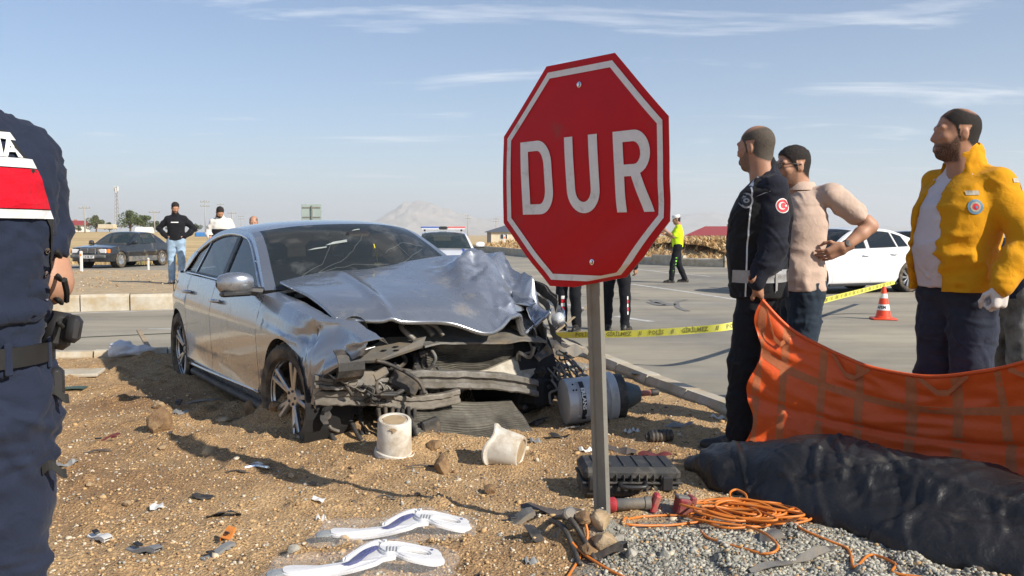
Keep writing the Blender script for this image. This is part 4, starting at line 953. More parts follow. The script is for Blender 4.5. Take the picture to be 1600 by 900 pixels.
mb = MB(); mb.tube(crv([(1.7, -.62, .30), (1.9, -.60, .12), (2.0, -.50, .06), (2.02, -.38, .10), (1.95, -.28, .25)], 6), .014, 7); mb.tube(crv([(1.7, -.52, .32), (1.86, -.56, .1), (1.95, -.48, .05)], 6), .020, 7); mb.tube(crv([(1.6, -.7, .3), (1.8, -.72, .1), (1.9, -.5, .03), (1.95, -.2, .02)], 6), .016, 7); mb.build('hose', m_blk, car, smooth=True)
# small clips and hangers along the radiator edge
for (y, z) in ((-.09, .615), (-.05, .50), (-.03, .44)):
    mb = MB(); mb.tube(crv([(1.86, y, z), (1.88, y + .02, z - .05), (1.86, y + .01, z - .10), (1.87, y - .02, z - .14)], 5), [.012] * 16, 6); mb.build('rubber_hanger', m_plas if z > .5 else m_blk, car, smooth=True)
# left front: torn strips, lamp glass, wires
for path, wd, mt in (([(1.30, .92, .98), (1.50, .98, .93), (1.70, .98, .84), (1.80, .94, .72)], .07, m_blk), ([(1.40, .88, .93), (1.62, .96, .82), (1.70, .94, .66), (1.78, .98, .56)], .06, m_plas), ([(1.20, .95, 1.00), (1.45, 1.02, .95), (1.66, 1.04, .86)], .04, m_alu), ([(1.5, .80, .74), (1.66, .86, .66), (1.80, .84, .60)], .14, m_plas), ([(1.50, 1.0, .88), (1.68, 1.04, .78), (1.82, 1.0, .66)], .05, m_chrome)):
    pts = crv([np.array(p) for p in path], 7); mb = MB(); mb.sheet([[p + np.array([0, 0, wd * (k - .5)]) + np.array([.02, .01, 0]) * math.sin(i * .9) * (k - .3) for k in (0, .5, 1)] for i, p in enumerate(pts)], .006); mb.build('torn_strip', mt, car)
mb = MB(); mb.lathe([(.001, .020), (.03, .016), (.048, .005), (.055, -.012), (.04, -.06)], 16, TR((1.80, .97, .72), rot_to((.8, .5, .1)))); mb.build('headlamp', pm('lamp_clear', (.55, .57, .58), .1, .2, .1, 20, coat=1), car, smooth=True)
mb = MB(); r_ = random.Random(5)
for k in range(26):
    p = np.array([1.62 + r_.uniform(0, .25), .80 + r_.uniform(-.05, .28), .50 - r_.uniform(0, .16)]); pts = [p]
    for j in range(4): p = p + np.array([r_.uniform(-.07, .08), r_.uniform(-.05, .10), r_.uniform(-.12, .03)]); pts.append(p)
    mb.tube(crv(pts, 4), r_.choice([.006, .008, .011]), 5)
mb.build('torn_loom', m_plas, car, smooth=True)
mb = MB(); mb.box((1.75, .78, .24), (.2, .26, .24), Matrix.Rotation(.5, 3, 'Z'), .05); mb.lathe([(.05, 0), (.06, .03), (.05, .12)], 12, TR((1.85, .86, .26), rot_to((1, .5, 0)))); mb.build('brake_assembly', m_dark, car)

r_ = random.Random(21)      # broken bits packed between the brackets
for k in range(46):
    if k < 34: c = (r_.uniform(1.72, 1.94), r_.uniform(-.82, -.12), r_.uniform(.20, .60))
    else: c = (r_.uniform(1.70, 1.95), r_.uniform(.62, .95), r_.uniform(.12, .60))
    R3 = Matrix.Rotation(r_.uniform(0, 3), 3, 'X') @ Matrix.Rotation(r_.uniform(0, 3), 3, 'Y') @ Matrix.Rotation(r_.uniform(0, 3), 3, 'Z'); mb = MB(); st_ = k % 4
    if st_ == 0: mb.box(c, (r_.uniform(.05, .14), r_.uniform(.03, .07), .012), R3, .003)
    elif st_ == 1: mb.sheet([[Vector(c) + R3 @ Vector((.12 * (u - .5), .06 * (v - .5), .03 * math.sin(u * 5 + v * 3))) for v in (0, .5, 1)] for u in np.linspace(0, 1, 6)], .004)
    elif st_ == 2: mb.tube(crv([Vector(c) + R3 @ Vector(q) for q in ((-.08, 0, 0), (-.02, .04, .01), (.04, -.02, .03), (.10, .02, 0))], 4), r_.uniform(.006, .014), 6)
    else: mb.box(c, (r_.uniform(.03, .07),) * 3, R3, .01); mb.lathe([(.02, 0), (.025, .03), (.012, .05)], 10, TR(c, R3.to_4x4()), cap1=True)
    mb.build('broken_fragment', r_.choice([m_blk, m_blk, m_alu, m_plas, m_dark]), car, angle=35)
# ================================================================ PEOPLE (smooth signed-distance bodies and clothes)
class Sdf:
    def __init__(s, lo, hi, vox):
        vox = [vox] * 3 if np.isscalar(vox) else vox; s.ax = [np.arange(lo[i], hi[i] + vox[i], vox[i]) for i in range(3)]; s.vox = max(vox)
        s.F = np.full([len(a) for a in s.ax], 1.0, np.float32)
    def sl(s, lo, hi): return tuple(slice(max(0, int(np.searchsorted(a, lo[i]) - 1)), int(np.searchsorted(a, hi[i]) + 1)) for i, a in enumerate(s.ax))
    def grid(s, q): return np.meshgrid(s.ax[0][q[0]], s.ax[1][q[1]], s.ax[2][q[2]], indexing='ij', sparse=True)
    def _mix(s, q, d, k, sub=False):
        F = s.F[q]
        if sub:
            h = np.maximum(k - np.abs(F + d), 0) / max(k, 1e-6); s.F[q] = np.maximum(F, -d) + h * h * k / 4
        else:
            h = np.maximum(k - np.abs(F - d), 0) / max(k, 1e-6); s.F[q] = np.minimum(F, d) - h * h * k / 4
    def cone(s, a, b, ra, rb, k=.02, sub=False, sq=(1, 1, 1)):
        a = np.array(a, float); b = np.array(b, float); R = max(ra, rb) * max(1, 1 / min(sq)) + 3 * k + 3 * s.vox
        q = s.sl(np.minimum(a, b) - R, np.maximum(a, b) + R); X, Y, Z = s.grid(q); d = b - a; L = d @ d + 1e-12
        px, py, pz = X - a[0], Y - a[1], Z - a[2]; t = np.clip((px * d[0] + py * d[1] + pz * d[2]) / L, 0, 1)
        dd = np.sqrt(((px - t * d[0]) * sq[0]) ** 2 + ((py - t * d[1]) * sq[1]) ** 2 + ((pz - t * d[2]) * sq[2]) ** 2) - (ra + (rb - ra) * t); s._mix(q, dd, k, sub); return s
    def chain(s, pts, rs, k=.02, **kw):
        for i in range(len(pts) - 1): s.cone(pts[i], pts[i + 1], rs[i], rs[i + 1], k, **kw)
        return s
    def ell(s, c, r, k=.02, rot=None, sub=False):
        c = np.array(c, float); r = np.array(r, float); R = r.max() + 3 * k + 3 * s.vox; q = s.sl(c - R, c + R); X, Y, Z = s.grid(q); X, Y, Z = X - c[0], Y - c[1], Z - c[2]
        if rot is not None:
            M = np.array(rot.transposed() if hasattr(rot, 'transposed') else np.array(rot).T); X, Y, Z = M[0][0] * X + M[0][1] * Y + M[0][2] * Z, M[1][0] * X + M[1][1] * Y + M[1][2] * Z, M[2][0] * X + M[2][1] * Y + M[2][2] * Z
        n = np.sqrt((X / r[0]) ** 2 + (Y / r[1]) ** 2 + (Z / r[2]) ** 2); g = np.sqrt((X / r[0] ** 2) ** 2 + (Y / r[1] ** 2) ** 2 + (Z / r[2] ** 2) ** 2) + 1e-9
        s._mix(q, n * (n - 1) / g, k, sub); return s
    def torso(s, prof, k=.03, p=2.4):
        P = np.array(sorted(prof), float); lo = np.array([(P[:, 3] - P[:, 1]).min(), (P[:, 4] - P[:, 2]).min(), P[0, 0]]) - .12; hi = np.array([(P[:, 3] + P[:, 1]).max(), (P[:, 4] + P[:, 2]).max(), P[-1, 0]]) + .12
        q = s.sl(lo, hi); X, Y, Z = s.grid(q); z = s.ax[2][q[2]]; w, d, cx, cy = [np.interp(z, P[:, 0], P[:, i])[None, None] for i in (1, 2, 3, 4)]
        f = ((np.abs((X - cx) / w) ** p + np.abs((Y - cy) / d) ** p) ** (1 / p) - 1) * np.minimum(w, d)
        f = np.maximum(f, np.maximum(P[0, 0] - Z, Z - P[-1, 0])); s._mix(q, f, k); return s
    def cut(s, n, c):                # keep where n.p < c
        X, Y, Z = s.grid((slice(None),) * 3); s.F = np.maximum(s.F, (X * n[0] + Y * n[1] + Z * n[2] - c).astype(np.float32)); return s
    def folds(s, amp, fr, seed=0, wt=None, aniso=(1, 1, 1.6)):
        m = np.abs(s.F) < amp * 4 + 2 * s.vox; I = np.nonzero(m); x, y, z = s.ax[0][I[0]], s.ax[1][I[1]], s.ax[2][I[2]]
        w1 = fbm(x * fr * .6, y * fr * .6, z * fr * .6, 2, seed + 5) * .9
        n = 1 - 2 * np.abs(vnoise(x * fr * aniso[0] + w1, y * fr * aniso[1] - w1, z * fr * aniso[2] + w1, seed)); n2 = vnoise(x * fr * 2.3, y * fr * 2.3, z * fr * 3.2, seed + 9)
        a = amp if wt is None else amp * wt(x, y, z); s.F[m] -= (a * (n * .7 + n2 * .3)).astype(np.float32); return s
    def mesh(s):
        F = s.F; sg = F < 0; nx, ny, nz = F.shape
        c = sg[:-1, :-1, :-1].astype(np.int8); tot = sum(sg[i:nx - 1 + i, j:ny - 1 + j, k:nz - 1 + k].astype(np.int8) for i in (0, 1) for j in (0, 1) for k in (0, 1))
        act = (tot > 0) & (tot < 8); idx = -np.ones(act.shape, np.int64); I = np.nonzero(act); idx[I] = np.arange(len(I[0]))
        acc = np.zeros((len(I[0]), 3)); cnt = np.zeros(len(I[0]))
        for a in range(3):
            o1, o2 = (a + 1) % 3, (a + 2) % 3
            for u in (0, 1):
                for v in (0, 1):
                    o = [0, 0, 0]; o[o1] = u; o[o2] = v; e = list(o); e[a] = 1
                    f0 = F[I[0] + o[0], I[1] + o[1], I[2] + o[2]]; f1 = F[I[0] + e[0], I[1] + e[1], I[2] + e[2]]; m = (f0 < 0) != (f1 < 0)
                    t = np.where(m, f0 / np.where(m, f0 - f1, 1), 0); p = np.array(o, float)[None].repeat(len(t), 0); p[:, a] = t; acc[m] += p[m]; cnt[m] += 1
        lp = acc / np.maximum(cnt, 1)[:, None]; V = np.stack([s.ax[a][I[a]] + lp[:, a] * (s.ax[a][np.minimum(I[a] + 1, len(s.ax[a]) - 1)] - s.ax[a][I[a]]) for a in range(3)], -1)
        Q = []
        for a in range(3):
            o1, o2 = (a + 1) % 3, (a + 2) % 3; A0 = [slice(None)] * 3; A0[a] = slice(0, -1); A1 = [slice(None)] * 3; A1[a] = slice(1, None); s0, s1 = sg[tuple(A0)], sg[tuple(A1)]; E = np.nonzero(s0 != s1); ok = (E[o1] > 0) & (E[o2] > 0) & (E[o1] < F.shape[o1] - 1) & (E[o2] < F.shape[o2] - 1); E = [e[ok] for e in E]; fl = s0[tuple(E)]
            def cell(d1, d2): C = [None] * 3; C[a] = E[a]; C[o1] = E[o1] - d1; C[o2] = E[o2] - d2; return idx[tuple(C)]
            q = np.stack([cell(0, 0), cell(1, 0), cell(1, 1), cell(0, 1)], -1); q[~fl] = q[~fl][:, ::-1]; Q.append(q)
        Q = np.concatenate(Q); Q = Q[(Q >= 0).all(1)]; return V, Q
def relax(V, Q, it=1, lam=.5):
    for _ in range(it):
        S_ = np.zeros_like(V); n = np.zeros(len(V))
        for a, b in ((0, 1), (1, 2), (2, 3), (3, 0)):
            np.add.at(S_, Q[:, a], V[Q[:, b]]); np.add.at(S_, Q[:, b], V[Q[:, a]]); np.add.at(n, Q[:, a], 1); np.add.at(n, Q[:, b], 1)
        V = V + lam * (S_ / np.maximum(n, 1)[:, None] - V)
    return V
def vnorm(V, Q):
    n = np.cross(V[Q[:, 2]] - V[Q[:, 0]], V[Q[:, 3]] - V[Q[:, 1]]); N = np.zeros_like(V)
    for i in range(4): np.add.at(N, Q[:, i], n)
    return N / np.maximum(np.linalg.norm(N, axis=1, keepdims=True), 1e-9)
def crease(V, Q, n, L, w, amp, seed, bias=(1, 1, .5)):
    """pinch n short sharp folds into a cloth surface"""
    r = np.random.default_rng(seed); N = vnorm(V, Q); D_ = np.zeros(len(V))
    for k in range(n):
        i = r.integers(len(V)); c = V[i]; d = r.normal(size=3) * np.array(bias); d -= N[i] * (d @ N[i]); d /= np.linalg.norm(d) + 1e-9; l = L * r.uniform(.4, 1.2); ww = w * r.uniform(.6, 1.5); m = np.nonzero(np.abs(V - c).max(1) < l + ww)[0]; q = V[m] - c; t_ = q @ d; side = np.cross(N[i], d); s_ = q @ side - .25 * l * (t_ / l) ** 2; h = q @ N[i]
        f = np.maximum(0, 1 - np.abs(s_) / ww) * np.maximum(0, 1 - (t_ / l) ** 2) * (np.abs(h) < .08); g = np.maximum(0, 1 - np.abs(np.abs(s_) - 1.6 * ww) / ww) * np.maximum(0, 1 - (t_ / l) ** 2) * (np.abs(h) < .08); D_[m] += amp * r.uniform(.5, 1.2) * (f - .45 * g)
    return V + N * np.clip(D_, -1.6 * amp, 1.8 * amp)[:, None]
def sobj(name, sdf, mat, parent=None, it=1, midx=None):
    V, Q = sdf.mesh(); V = relax(V, Q, it)
    if parent is not None and sdf.vox < .012 and name in ('jacket', 'trousers', 'shirt', 'polo_shirt', 'vest', 'tee_shirt'): V = crease(V, Q, {'trousers': 110, 'polo_shirt': 30, 'jacket': 45, 'vest': 40}.get(name, 60), .13, .013, .0036 if name in ('jacket', 'polo_shirt') else .0055, len(V) % 977)
    if parent is not None and sdf.vox < .009 and name in ('trousers', 'shirt', 'vest'): V = crease(V, Q, 260, .10, .009, .0035, 3)
    me = mesh_np(name, V, Q, mat, True, midx(V[Q].mean(1)) if midx else None); o = link(name, me, parent); return o
m_skin = pm('skin_tan', (.44, .235, .15), .5, 0, .12, 14, .25, 140, spec=.4, bdist=.003)
m_skin2 = pm('skin_olive', (.40, .205, .125), .5, 0, .12, 14, .25, 140, spec=.4, bdist=.003)
m_hairb = pm('hair_black', (.012, .010, .009), .6, 0, .3, 60, .9, 260, bdist=.006)
m_hairg = pm('hair_grey', (.10, .085, .07), .7, 0, .5, 90, .9, 260, bdist=.005)
m_beard = pm('beard_dark', (.028, .019, .014), .75, 0, .4, 120, .8, 300, bdist=.004)
m_glove = pm('glove_white', (.62, .58, .55), .5, 0, .06, 14, .25, 60)
m_eye = pm('eye_dark', (.03, .022, .018), .2, 0, 0)

def head_geo(vox=.0055, jaw=1.0):
    k = (vox, jaw)
    if k in head_geo.c: return head_geo.c[k]
    s = Sdf((-.12, -.15, -.24), (.12, .16, .15), vox)
    s.ell((0, -.012, .03), (.077, .097, .088), .02); s.ell((0, .028, -.042), (.060 * jaw, .064, .076), .035); s.ell((0, .062, -.098), (.026 * jaw, .024, .020), .03)
    s.cone((0, -.026, -.05), (0, -.042, -.22), .065, .072, .035)
    s.cone((-.042, .078, .026), (.042, .078, .026), .012, .012, .015); s.cone((0, .088, .012), (0, .1045, -.026), .009, .0120, .014); s.ell((-.011, .097, -.031), (.009, .009, .008), .009); s.ell((.011, .097, -.031), (.009, .009, .008), .009)
    for q in (-1, 1):
        s.ell((q * .033, .101, .008), (.019, .018, .012), .012, sub=True); s.ell((q * .032, .078, .008), (.013, .012, .012), .003); s.ell((q * .045, .065, -.02), (.018, .02, .018), .02)
        s.ell((q * .0765, -.012, -.008), (.009, .016, .027), .008, rot=Matrix.Rotation(q * .25, 3, 'Z')); s.ell((q * .087, -.007, -.006), (.006, .010, .017), .004, sub=True)
    s.cone((-.022, .086, -.064), (.022, .086, -.064), .008, .008, .010); s.cone((-.020, .088, -.076), (.020, .088, -.076), .008, .008, .010); s.cone((-.022, .097, -.0695), (.022, .097, -.0695), .003, .003, .004, sub=True)
    V, Q = s.mesh(); V = relax(V, Q, 1, .35); head_geo.c[k] = (V, Q); return head_geo.c[k]
head_geo.c = {}
def skin_hair(base, hair, name):
    key = name
    if key in MATS: return MATS[key]
    m = pm(name, base, .5, 0, .12, 14, .25, 140, spec=.4, bdist=.003); t, b = nodes_of(m); at = _n(t, 'ShaderNodeAttribute', attribute_name='hairmask'); tc = _n(t, 'ShaderNodeTexCoord'); nz_ = _n(t, 'ShaderNodeTexNoise', Scale=230.0, Detail=3.0); t.links.new(tc.outputs['Object'], nz_.inputs['Vector'])
    ma = _n(t, 'ShaderNodeMath', operation='MULTIPLY_ADD'); t.links.new(nz_.outputs['Fac'], ma.inputs[0]); ma.inputs[1].default_value = .9; ma.inputs[2].default_value = -.45; m2 = _n(t, 'ShaderNodeMath', operation='ADD'); t.links.new(at.outputs['Fac'], m2.inputs[0]); t.links.new(ma.outputs[0], m2.inputs[1])
    mr = _n(t, 'ShaderNodeMapRange'); mr.inputs['From Min'].default_value = .15; mr.inputs['From Max'].default_value = .82; t.links.new(m2.outputs[0], mr.inputs['Value']); mx = _n(t, 'ShaderNodeMixRGB'); t.links.new(mr.outputs[0], mx.inputs[0]); t.links.new(b.inputs['Base Color'].links[0].from_socket, mx.inputs[1]); hv_ = _n(t, 'ShaderNodeTexNoise', Scale=320.0, Detail=2.0); t.links.new(tc.outputs['Object'], hv_.inputs['Vector']); hr_ = _n(t, 'ShaderNodeValToRGB'); hr_.color_ramp.elements[0].position = .35; hr_.color_ramp.elements[1].position = .7; hr_.color_ramp.elements[0].color = (*[c * .45 for c in hair], 1); hr_.color_ramp.elements[1].color = (*[c * 2.6 for c in hair], 1); t.links.new(hv_.outputs['Fac'], hr_.inputs[0]); t.links.new(hr_.outputs[0], mx.inputs[2]); m3_ = _n(t, 'ShaderNodeMapRange'); m3_.inputs['To Min'].default_value = .5; m3_.inputs['To Max'].default_value = .9; t.links.new(mr.outputs[0], m3_.inputs['Value']); t.links.new(m3_.outputs[0], b.inputs['Roughness']); t.links.new(mx.outputs[0], b.inputs['Base Color']); return m
def hair_mask(V, kind, beard):
    x, y, z = V[:, 0], V[:, 1], V[:, 2]; sm = lambda d, w: smooth01(.5 + d / (2 * w))
    front = {'short': .078, 'crop': .07, 'bald': .07, 'thin': .078, 'fade': .08}[kind]
    zmin = np.interp(y, [-.15, -.09, -.05, -.02, .012, .030, .050, .072, .1], [-.085, -.08, -.06, -.03, -.035, .000, .034, .064, .088] if kind in ('short', 'fade') else [-.085, -.08, -.06, -.03, -.030, .030, .050, front, .105]); h = sm(z - zmin, .014) * sm(.088 - np.abs(x), .004)
    ear = ((np.abs(x) > .074) & (np.abs(y + .008) < .03) & (np.abs(z + .005) < .04)); h = np.where(ear, 0, h)
    if kind == 'bald': h = h * sm(np.sqrt(x ** 2 * .8 + (y - .030) ** 2 * .5 + (z - .112) ** 2) - .066, .025) * 1.1
    if kind == 'thin': h = h * (1 - .75 * sm(.048 - np.sqrt(x ** 2 * .7 + (y + .045) ** 2 * .8 + (z - .112) ** 2), .02)) * (1 - .5 * sm(.04 - np.sqrt(x ** 2 + (y - .06) ** 2 + (z - .1) ** 2), .03))
    if beard:
        zmax = np.interp(y, [-.1, -.01, .01, .045, .085, .12], [-.5, -.01, .0, -.042, -.046, -.044]); bd = sm(zmax - z, .012) * sm(y - .0, .012) * sm(z + .135, .012); lip = np.exp(-(x / .024) ** 2 - ((z + .070) / .008) ** 2) * (y > .08); h = np.maximum(h, np.where(ear, 0, bd * beard * (1 - .8 * lip)))
    return h
def hand_geo(curl=.5, vox=.0045, spread=.10, thumb=.6, pinch=False):
    k = (curl, vox, spread, thumb)
    if k in hand_geo.c: return hand_geo.c[k]
    # right hand: fingers +Y, palm facing -Z, thumb side -X
    s = Sdf((-.085, -.06, -.11), (.075, .215, .06), vox)
    s.cone((0, -.05, 0), (0, .0, 0), .028, .028, .02, sq=(.85, 1, 1.15)); s.cone((-.018, .012, 0), (-.022, .085, .002), .022, .019, .02, sq=(.9, 1, 1.25)); s.cone((.018, .012, 0), (.022, .080, 0), .021, .018, .02, sq=(.9, 1, 1.25)); s.ell((-.026, .035, -.010), (.018, .032, .016), .015)
    for i, (x, L) in enumerate(((-.030, .074), (-.0105, .082), (.010, .077), (.029, .061))):
        p = np.array([x, .088 - .006 * abs(i - 1.2), .002]); a = 0.0; az = (i - 1.5) * spread; c = curl * (1 + .10 * (i - 1.5)); pts = [p]
        for ph, (l, tq) in enumerate(((.46, .75), (.31, 1.15), (.23, .75))):
            a += c * tq; p = p + L * l * np.array([math.sin(az) * math.cos(a), math.cos(az) * math.cos(a), -math.sin(a)]); pts.append(p)
        r0 = (.0088, .0092, .0088, .0076)[i]; s.chain(pts, [r0 * 1.06, r0, r0 * .92, r0 * .80], .004)
    p0 = np.array([-.030, .020, -.006]); p1 = p0 + np.array([-.026, .030, -.012 - .012 * thumb]); p2 = p1 + np.array([-.010 + .016 * thumb, .030, -.010 - .012 * thumb]); p3 = p2 + np.array([.004 + .012 * thumb, .024, -.006 - .006 * thumb]); s.chain([p0, p1, p2, p3], [.0125, .0108, .0100, .0078], .008)
    V, Q = s.mesh(); V = relax(V, Q, 1, .3); hand_geo.c[k] = (V, Q); return hand_geo.c[k]
hand_geo.c = {}
def frame(y, z):                     # matrix whose columns are x,y,z with y along the first vector, z near the second
    y = Vector(y).normalized(); z = Vector(z); z = (z - y * z.dot(y)).normalized(); x = y.cross(z); return np.array([x, y, z]).T
class Person:
    """local frame: facing +Y, right hand on +X, feet at z 0"""
    def __init__(s, label, loc, face, H=1.76, fat=1.0, group=None, vox=.011, skin=None):
        s.root = empty('person', loc, math.atan2(face[1], face[0]) - PI / 2); tag(s.root, label, 'person', group); s.s = H / 1.76; s.fat = fat; s.vox = vox; s.skin = skin or m_skin
        k = s.s; J = dict(hipL=(-.092, 0, .93), hipR=(.092, 0, .93), kneeL=(-.105, .025, .50), kneeR=(.105, .025, .50), ankL=(-.11, -.02, .085), ankR=(.11, -.02, .085), shL=(-.185, -.01, 1.435), shR=(.185, -.01, 1.435), elL=(-.245, -.05, 1.15), elR=(.245, -.05, 1.15), wrL=(-.255, .06, .90), wrR=(.255, .06, .90), neck=(0, -.01, 1.50), head=(0, .035, 1.645), waist=(0, 0, 1.05), chest=(0, 0, 1.30))
        s.J = {a: np.array(b) * k for a, b in J.items()}; s.hand = dict(L=(.55, .7), R=(.55, .7)); s.palm = dict(L=(1, .2, 0), R=(-1, .2, 0)); s.fing = {}; s.hy = 0.0; s.hp = 0.0; s.hr = 0.0; s.footyaw = dict(L=.15, R=-.15); s.gloves = None
    def set(s, **k):
        for a, b in k.items(): s.J[a] = np.array(b, float) * s.s
        return s
    def hrot(s): return Matrix.Rotation(s.hy, 3, 'Z') @ Matrix.Rotation(s.hp, 3, 'X') @ Matrix.Rotation(s.hr, 3, 'Y')
    def body(s, hvox=.0055, jaw=1.0, hands=True, hair='short', beard=0.0, hcol=(.014, .011, .010)):
        k, J, f = s.s, s.J, s.fat; v = max(.02, s.vox); A = Sdf((-.65 * k, -.5 * k, -.02), (.65 * k, .6 * k, 1.62 * k), v)
        for q in 'LR':
            A.chain([J['hip' + q], J['knee' + q], J['ank' + q]], [.075 * k, .05 * k, .034 * k], .03); A.chain([J['sh' + q] + (J['neck'] - J['sh' + q]) * .16 + np.array([0, 0, -.045]) * k, J['el' + q], J['wr' + q]], [.043 * k, .038 * k, .027 * k], .02); A.cone(J['ank' + q], J['ank' + q] + np.array([0, .1, -.05]) * k, .03 * k, .025 * k, .02)
        cx, cy = J['waist'][0], J['waist'][1]; ch = J['chest']
        A.torso([(.86 * k, .12 * k, .085 * k, 0, 0), (.98 * k, .145 * k, .10 * k, 0, 0), (J['waist'][2], .13 * k * f ** .5, .09 * k * f ** .5, cx, cy), (ch[2], .15 * k, .105 * k, ch[0], ch[1]), (J['neck'][2] - .09 * k, .105 * k, .07 * k, J['neck'][0], J['neck'][1]), (J['neck'][2], .055 * k, .055 * k, J['neck'][0], J['neck'][1])], .03)
        A.cone(J['neck'] - np.array([0, 0, .06]), J['head'] * .5 + J['neck'] * .5, .058 * k, .055 * k, .03)
        # bare forearms and hands at finer voxels, the head finest: one mesh
        V, Q = A.mesh(); V = relax(V, Q, 1); Vs = [V]; Qs = [Q]; n = len(V)
        hv, hq = head_geo(hvox, jaw); hmk = hair_mask(hv, hair, 0); th_ = {'short': .013, 'fade': .012, 'crop': .003, 'bald': .002, 'thin': .005}[hair]; dd = hv - np.array([0, -.015, .03]); dd /= np.linalg.norm(dd, axis=1, keepdims=True); hm0 = hair_mask(hv, hair, beard); bm_ = (hair_mask(hv, hair, beard) - hmk).clip(0) * .004 * beard; hv = hv + dd * (hmk * th_ * (.35 + .65 * smooth01((hv[:, 2] - .03) / .06)) * (1 + .25 * vnoise(hv[:, 0] * 150, hv[:, 1] * 110, hv[:, 2] * 150)) + bm_)[:, None]; R = np.array(s.hrot()); Vs.append((hv * k) @ R.T + J['head']); Qs.append(hq + n); n += len(hv)
        mi = [np.zeros(len(Q), int), np.zeros(len(hq), int)]
        for q in 'LR':
            B = Sdf(np.minimum(J['el' + q], J['wr' + q]) - .07, np.maximum(J['el' + q], J['wr' + q]) + .07, .008); B.chain([J['el' + q] + (J['sh' + q] - J['el' + q]) * .12, J['el' + q], J['el' + q] * .65 + J['wr' + q] * .35, J['wr' + q]], [.044 * k, .043 * k, .042 * k, .027 * k], .015); bv, bq = B.mesh(); Vs.append(relax(bv, bq, 1)); Qs.append(bq + n); n += len(bv); mi.append(np.zeros(len(bq), int))
            if not hands: continue
            c, th = s.hand[q]; hv2, hq2 = hand_geo(c, .0045 if s.vox < .013 else .007, .1, th); d = s.fing.get(q, J['wr' + q] - J['el' + q]); M = frame(d, -np.array(s.palm[q])); hv2 = hv2.copy() * k
            if q == 'L': hv2[:, 0] *= -1; hq2 = hq2[:, ::-1]
            Vs.append(hv2 @ M.T + J['wr' + q]); Qs.append(hq2 + n); n += len(hv2); mi.append(np.full(len(hq2), 1 if s.gloves == q else 0))
        sk = skin_hair((.44, .235, .15) if s.skin is m_skin else (.40, .205, .125), hcol, 'skin_%d_%d' % (s.skin is m_skin, int(hcol[0] * 1000))); me = mesh_np('body', np.concatenate(Vs), np.concatenate(Qs), [sk, m_glove] if s.gloves else sk, True, np.concatenate(mi) if s.gloves else None)
        at = me.attributes.new('hairmask', 'FLOAT', 'POINT'); mk = np.zeros(len(me.vertices), np.float32); n0 = len(V); mk[n0:n0 + len(hv)] = hm0; at.data.foreach_set('value', mk); return link('body', me, s.root)
    def eyes(s):
        R = s.hrot(); mb = MB()
        for q in (-1, 1):
            c = R @ Vector((q * .032, .0855, .009)); mb.lathe([(.001, .0015), (.004, .001), (.0065, 0)], 10, TR(Vector(s.J['head']) + c * s.s, (R @ Matrix.Rotation(-PI / 2, 3, 'X')).to_4x4()))
            a = R @ Vector((q * .016, .0905, .031)); b = R @ Vector((q * .050, .0775, .032)); h_ = Vector(s.J['head']); mb.tube([h_ + a * s.s, h_ + (a + b) * .5 * s.s + Vector((0, 0, .004)), h_ + b * s.s], [.003, .004, .002], 6); mb.build('brow', m_hairb, s.root, smooth=True); mb = MB()
    def trousers(s, mat, hem=.07, fit=1.0, name='trousers', folds=.011, top=1.03, stripe=None, seed=0):
        k, J, f = s.s, s.J, s.fat; A = Sdf((-.5 * k, -.48 * k, 0), (.5 * k, .5 * k, 1.2 * k), s.vox)
        for q in 'LR': A.chain([J['hip' + q] + np.array([0, 0, .03]), J['hip' + q] * .5 + J['knee' + q] * .5, J['knee' + q], J['knee' + q] * .5 + J['ank' + q] * .5, J['ank' + q] - np.array([0, 0, .03])], [.104 * k * fit, .092 * k * fit, .078 * k * fit, .073 * k * fit, .064 * k * fit], .03)
        hc = (J['hipL'] + J['hipR']) / 2; A.torso([(.80 * k, .10 * k, .085 * k, hc[0], hc[1]), (.88 * k, .170 * k * fit, .115 * k * fit, hc[0], hc[1]), (.98 * k, .168 * k * f ** .3, .115 * k * f ** .3, hc[0], hc[1]), (1.10 * k, .155 * k * f ** .5, .108 * k * f ** .5, J['waist'][0], J['waist'][1])], .05)
        kz = (J['kneeL'][2] + J['kneeR'][2]) / 2
        A.folds(folds * k, 9, 20 + seed, lambda x, y, z: .35 + .65 * np.exp(-((z - kz) / .13) ** 2) + .9 * np.exp(-((z - .14) / .10) ** 2) + .5 * np.exp(-((z - .85 * k) / .1) ** 2)); A.cut((0, 0, 1), top * k); A.cut((0, 0, -1), -hem * k)
        return sobj(name, A, mat, s.root, 1)
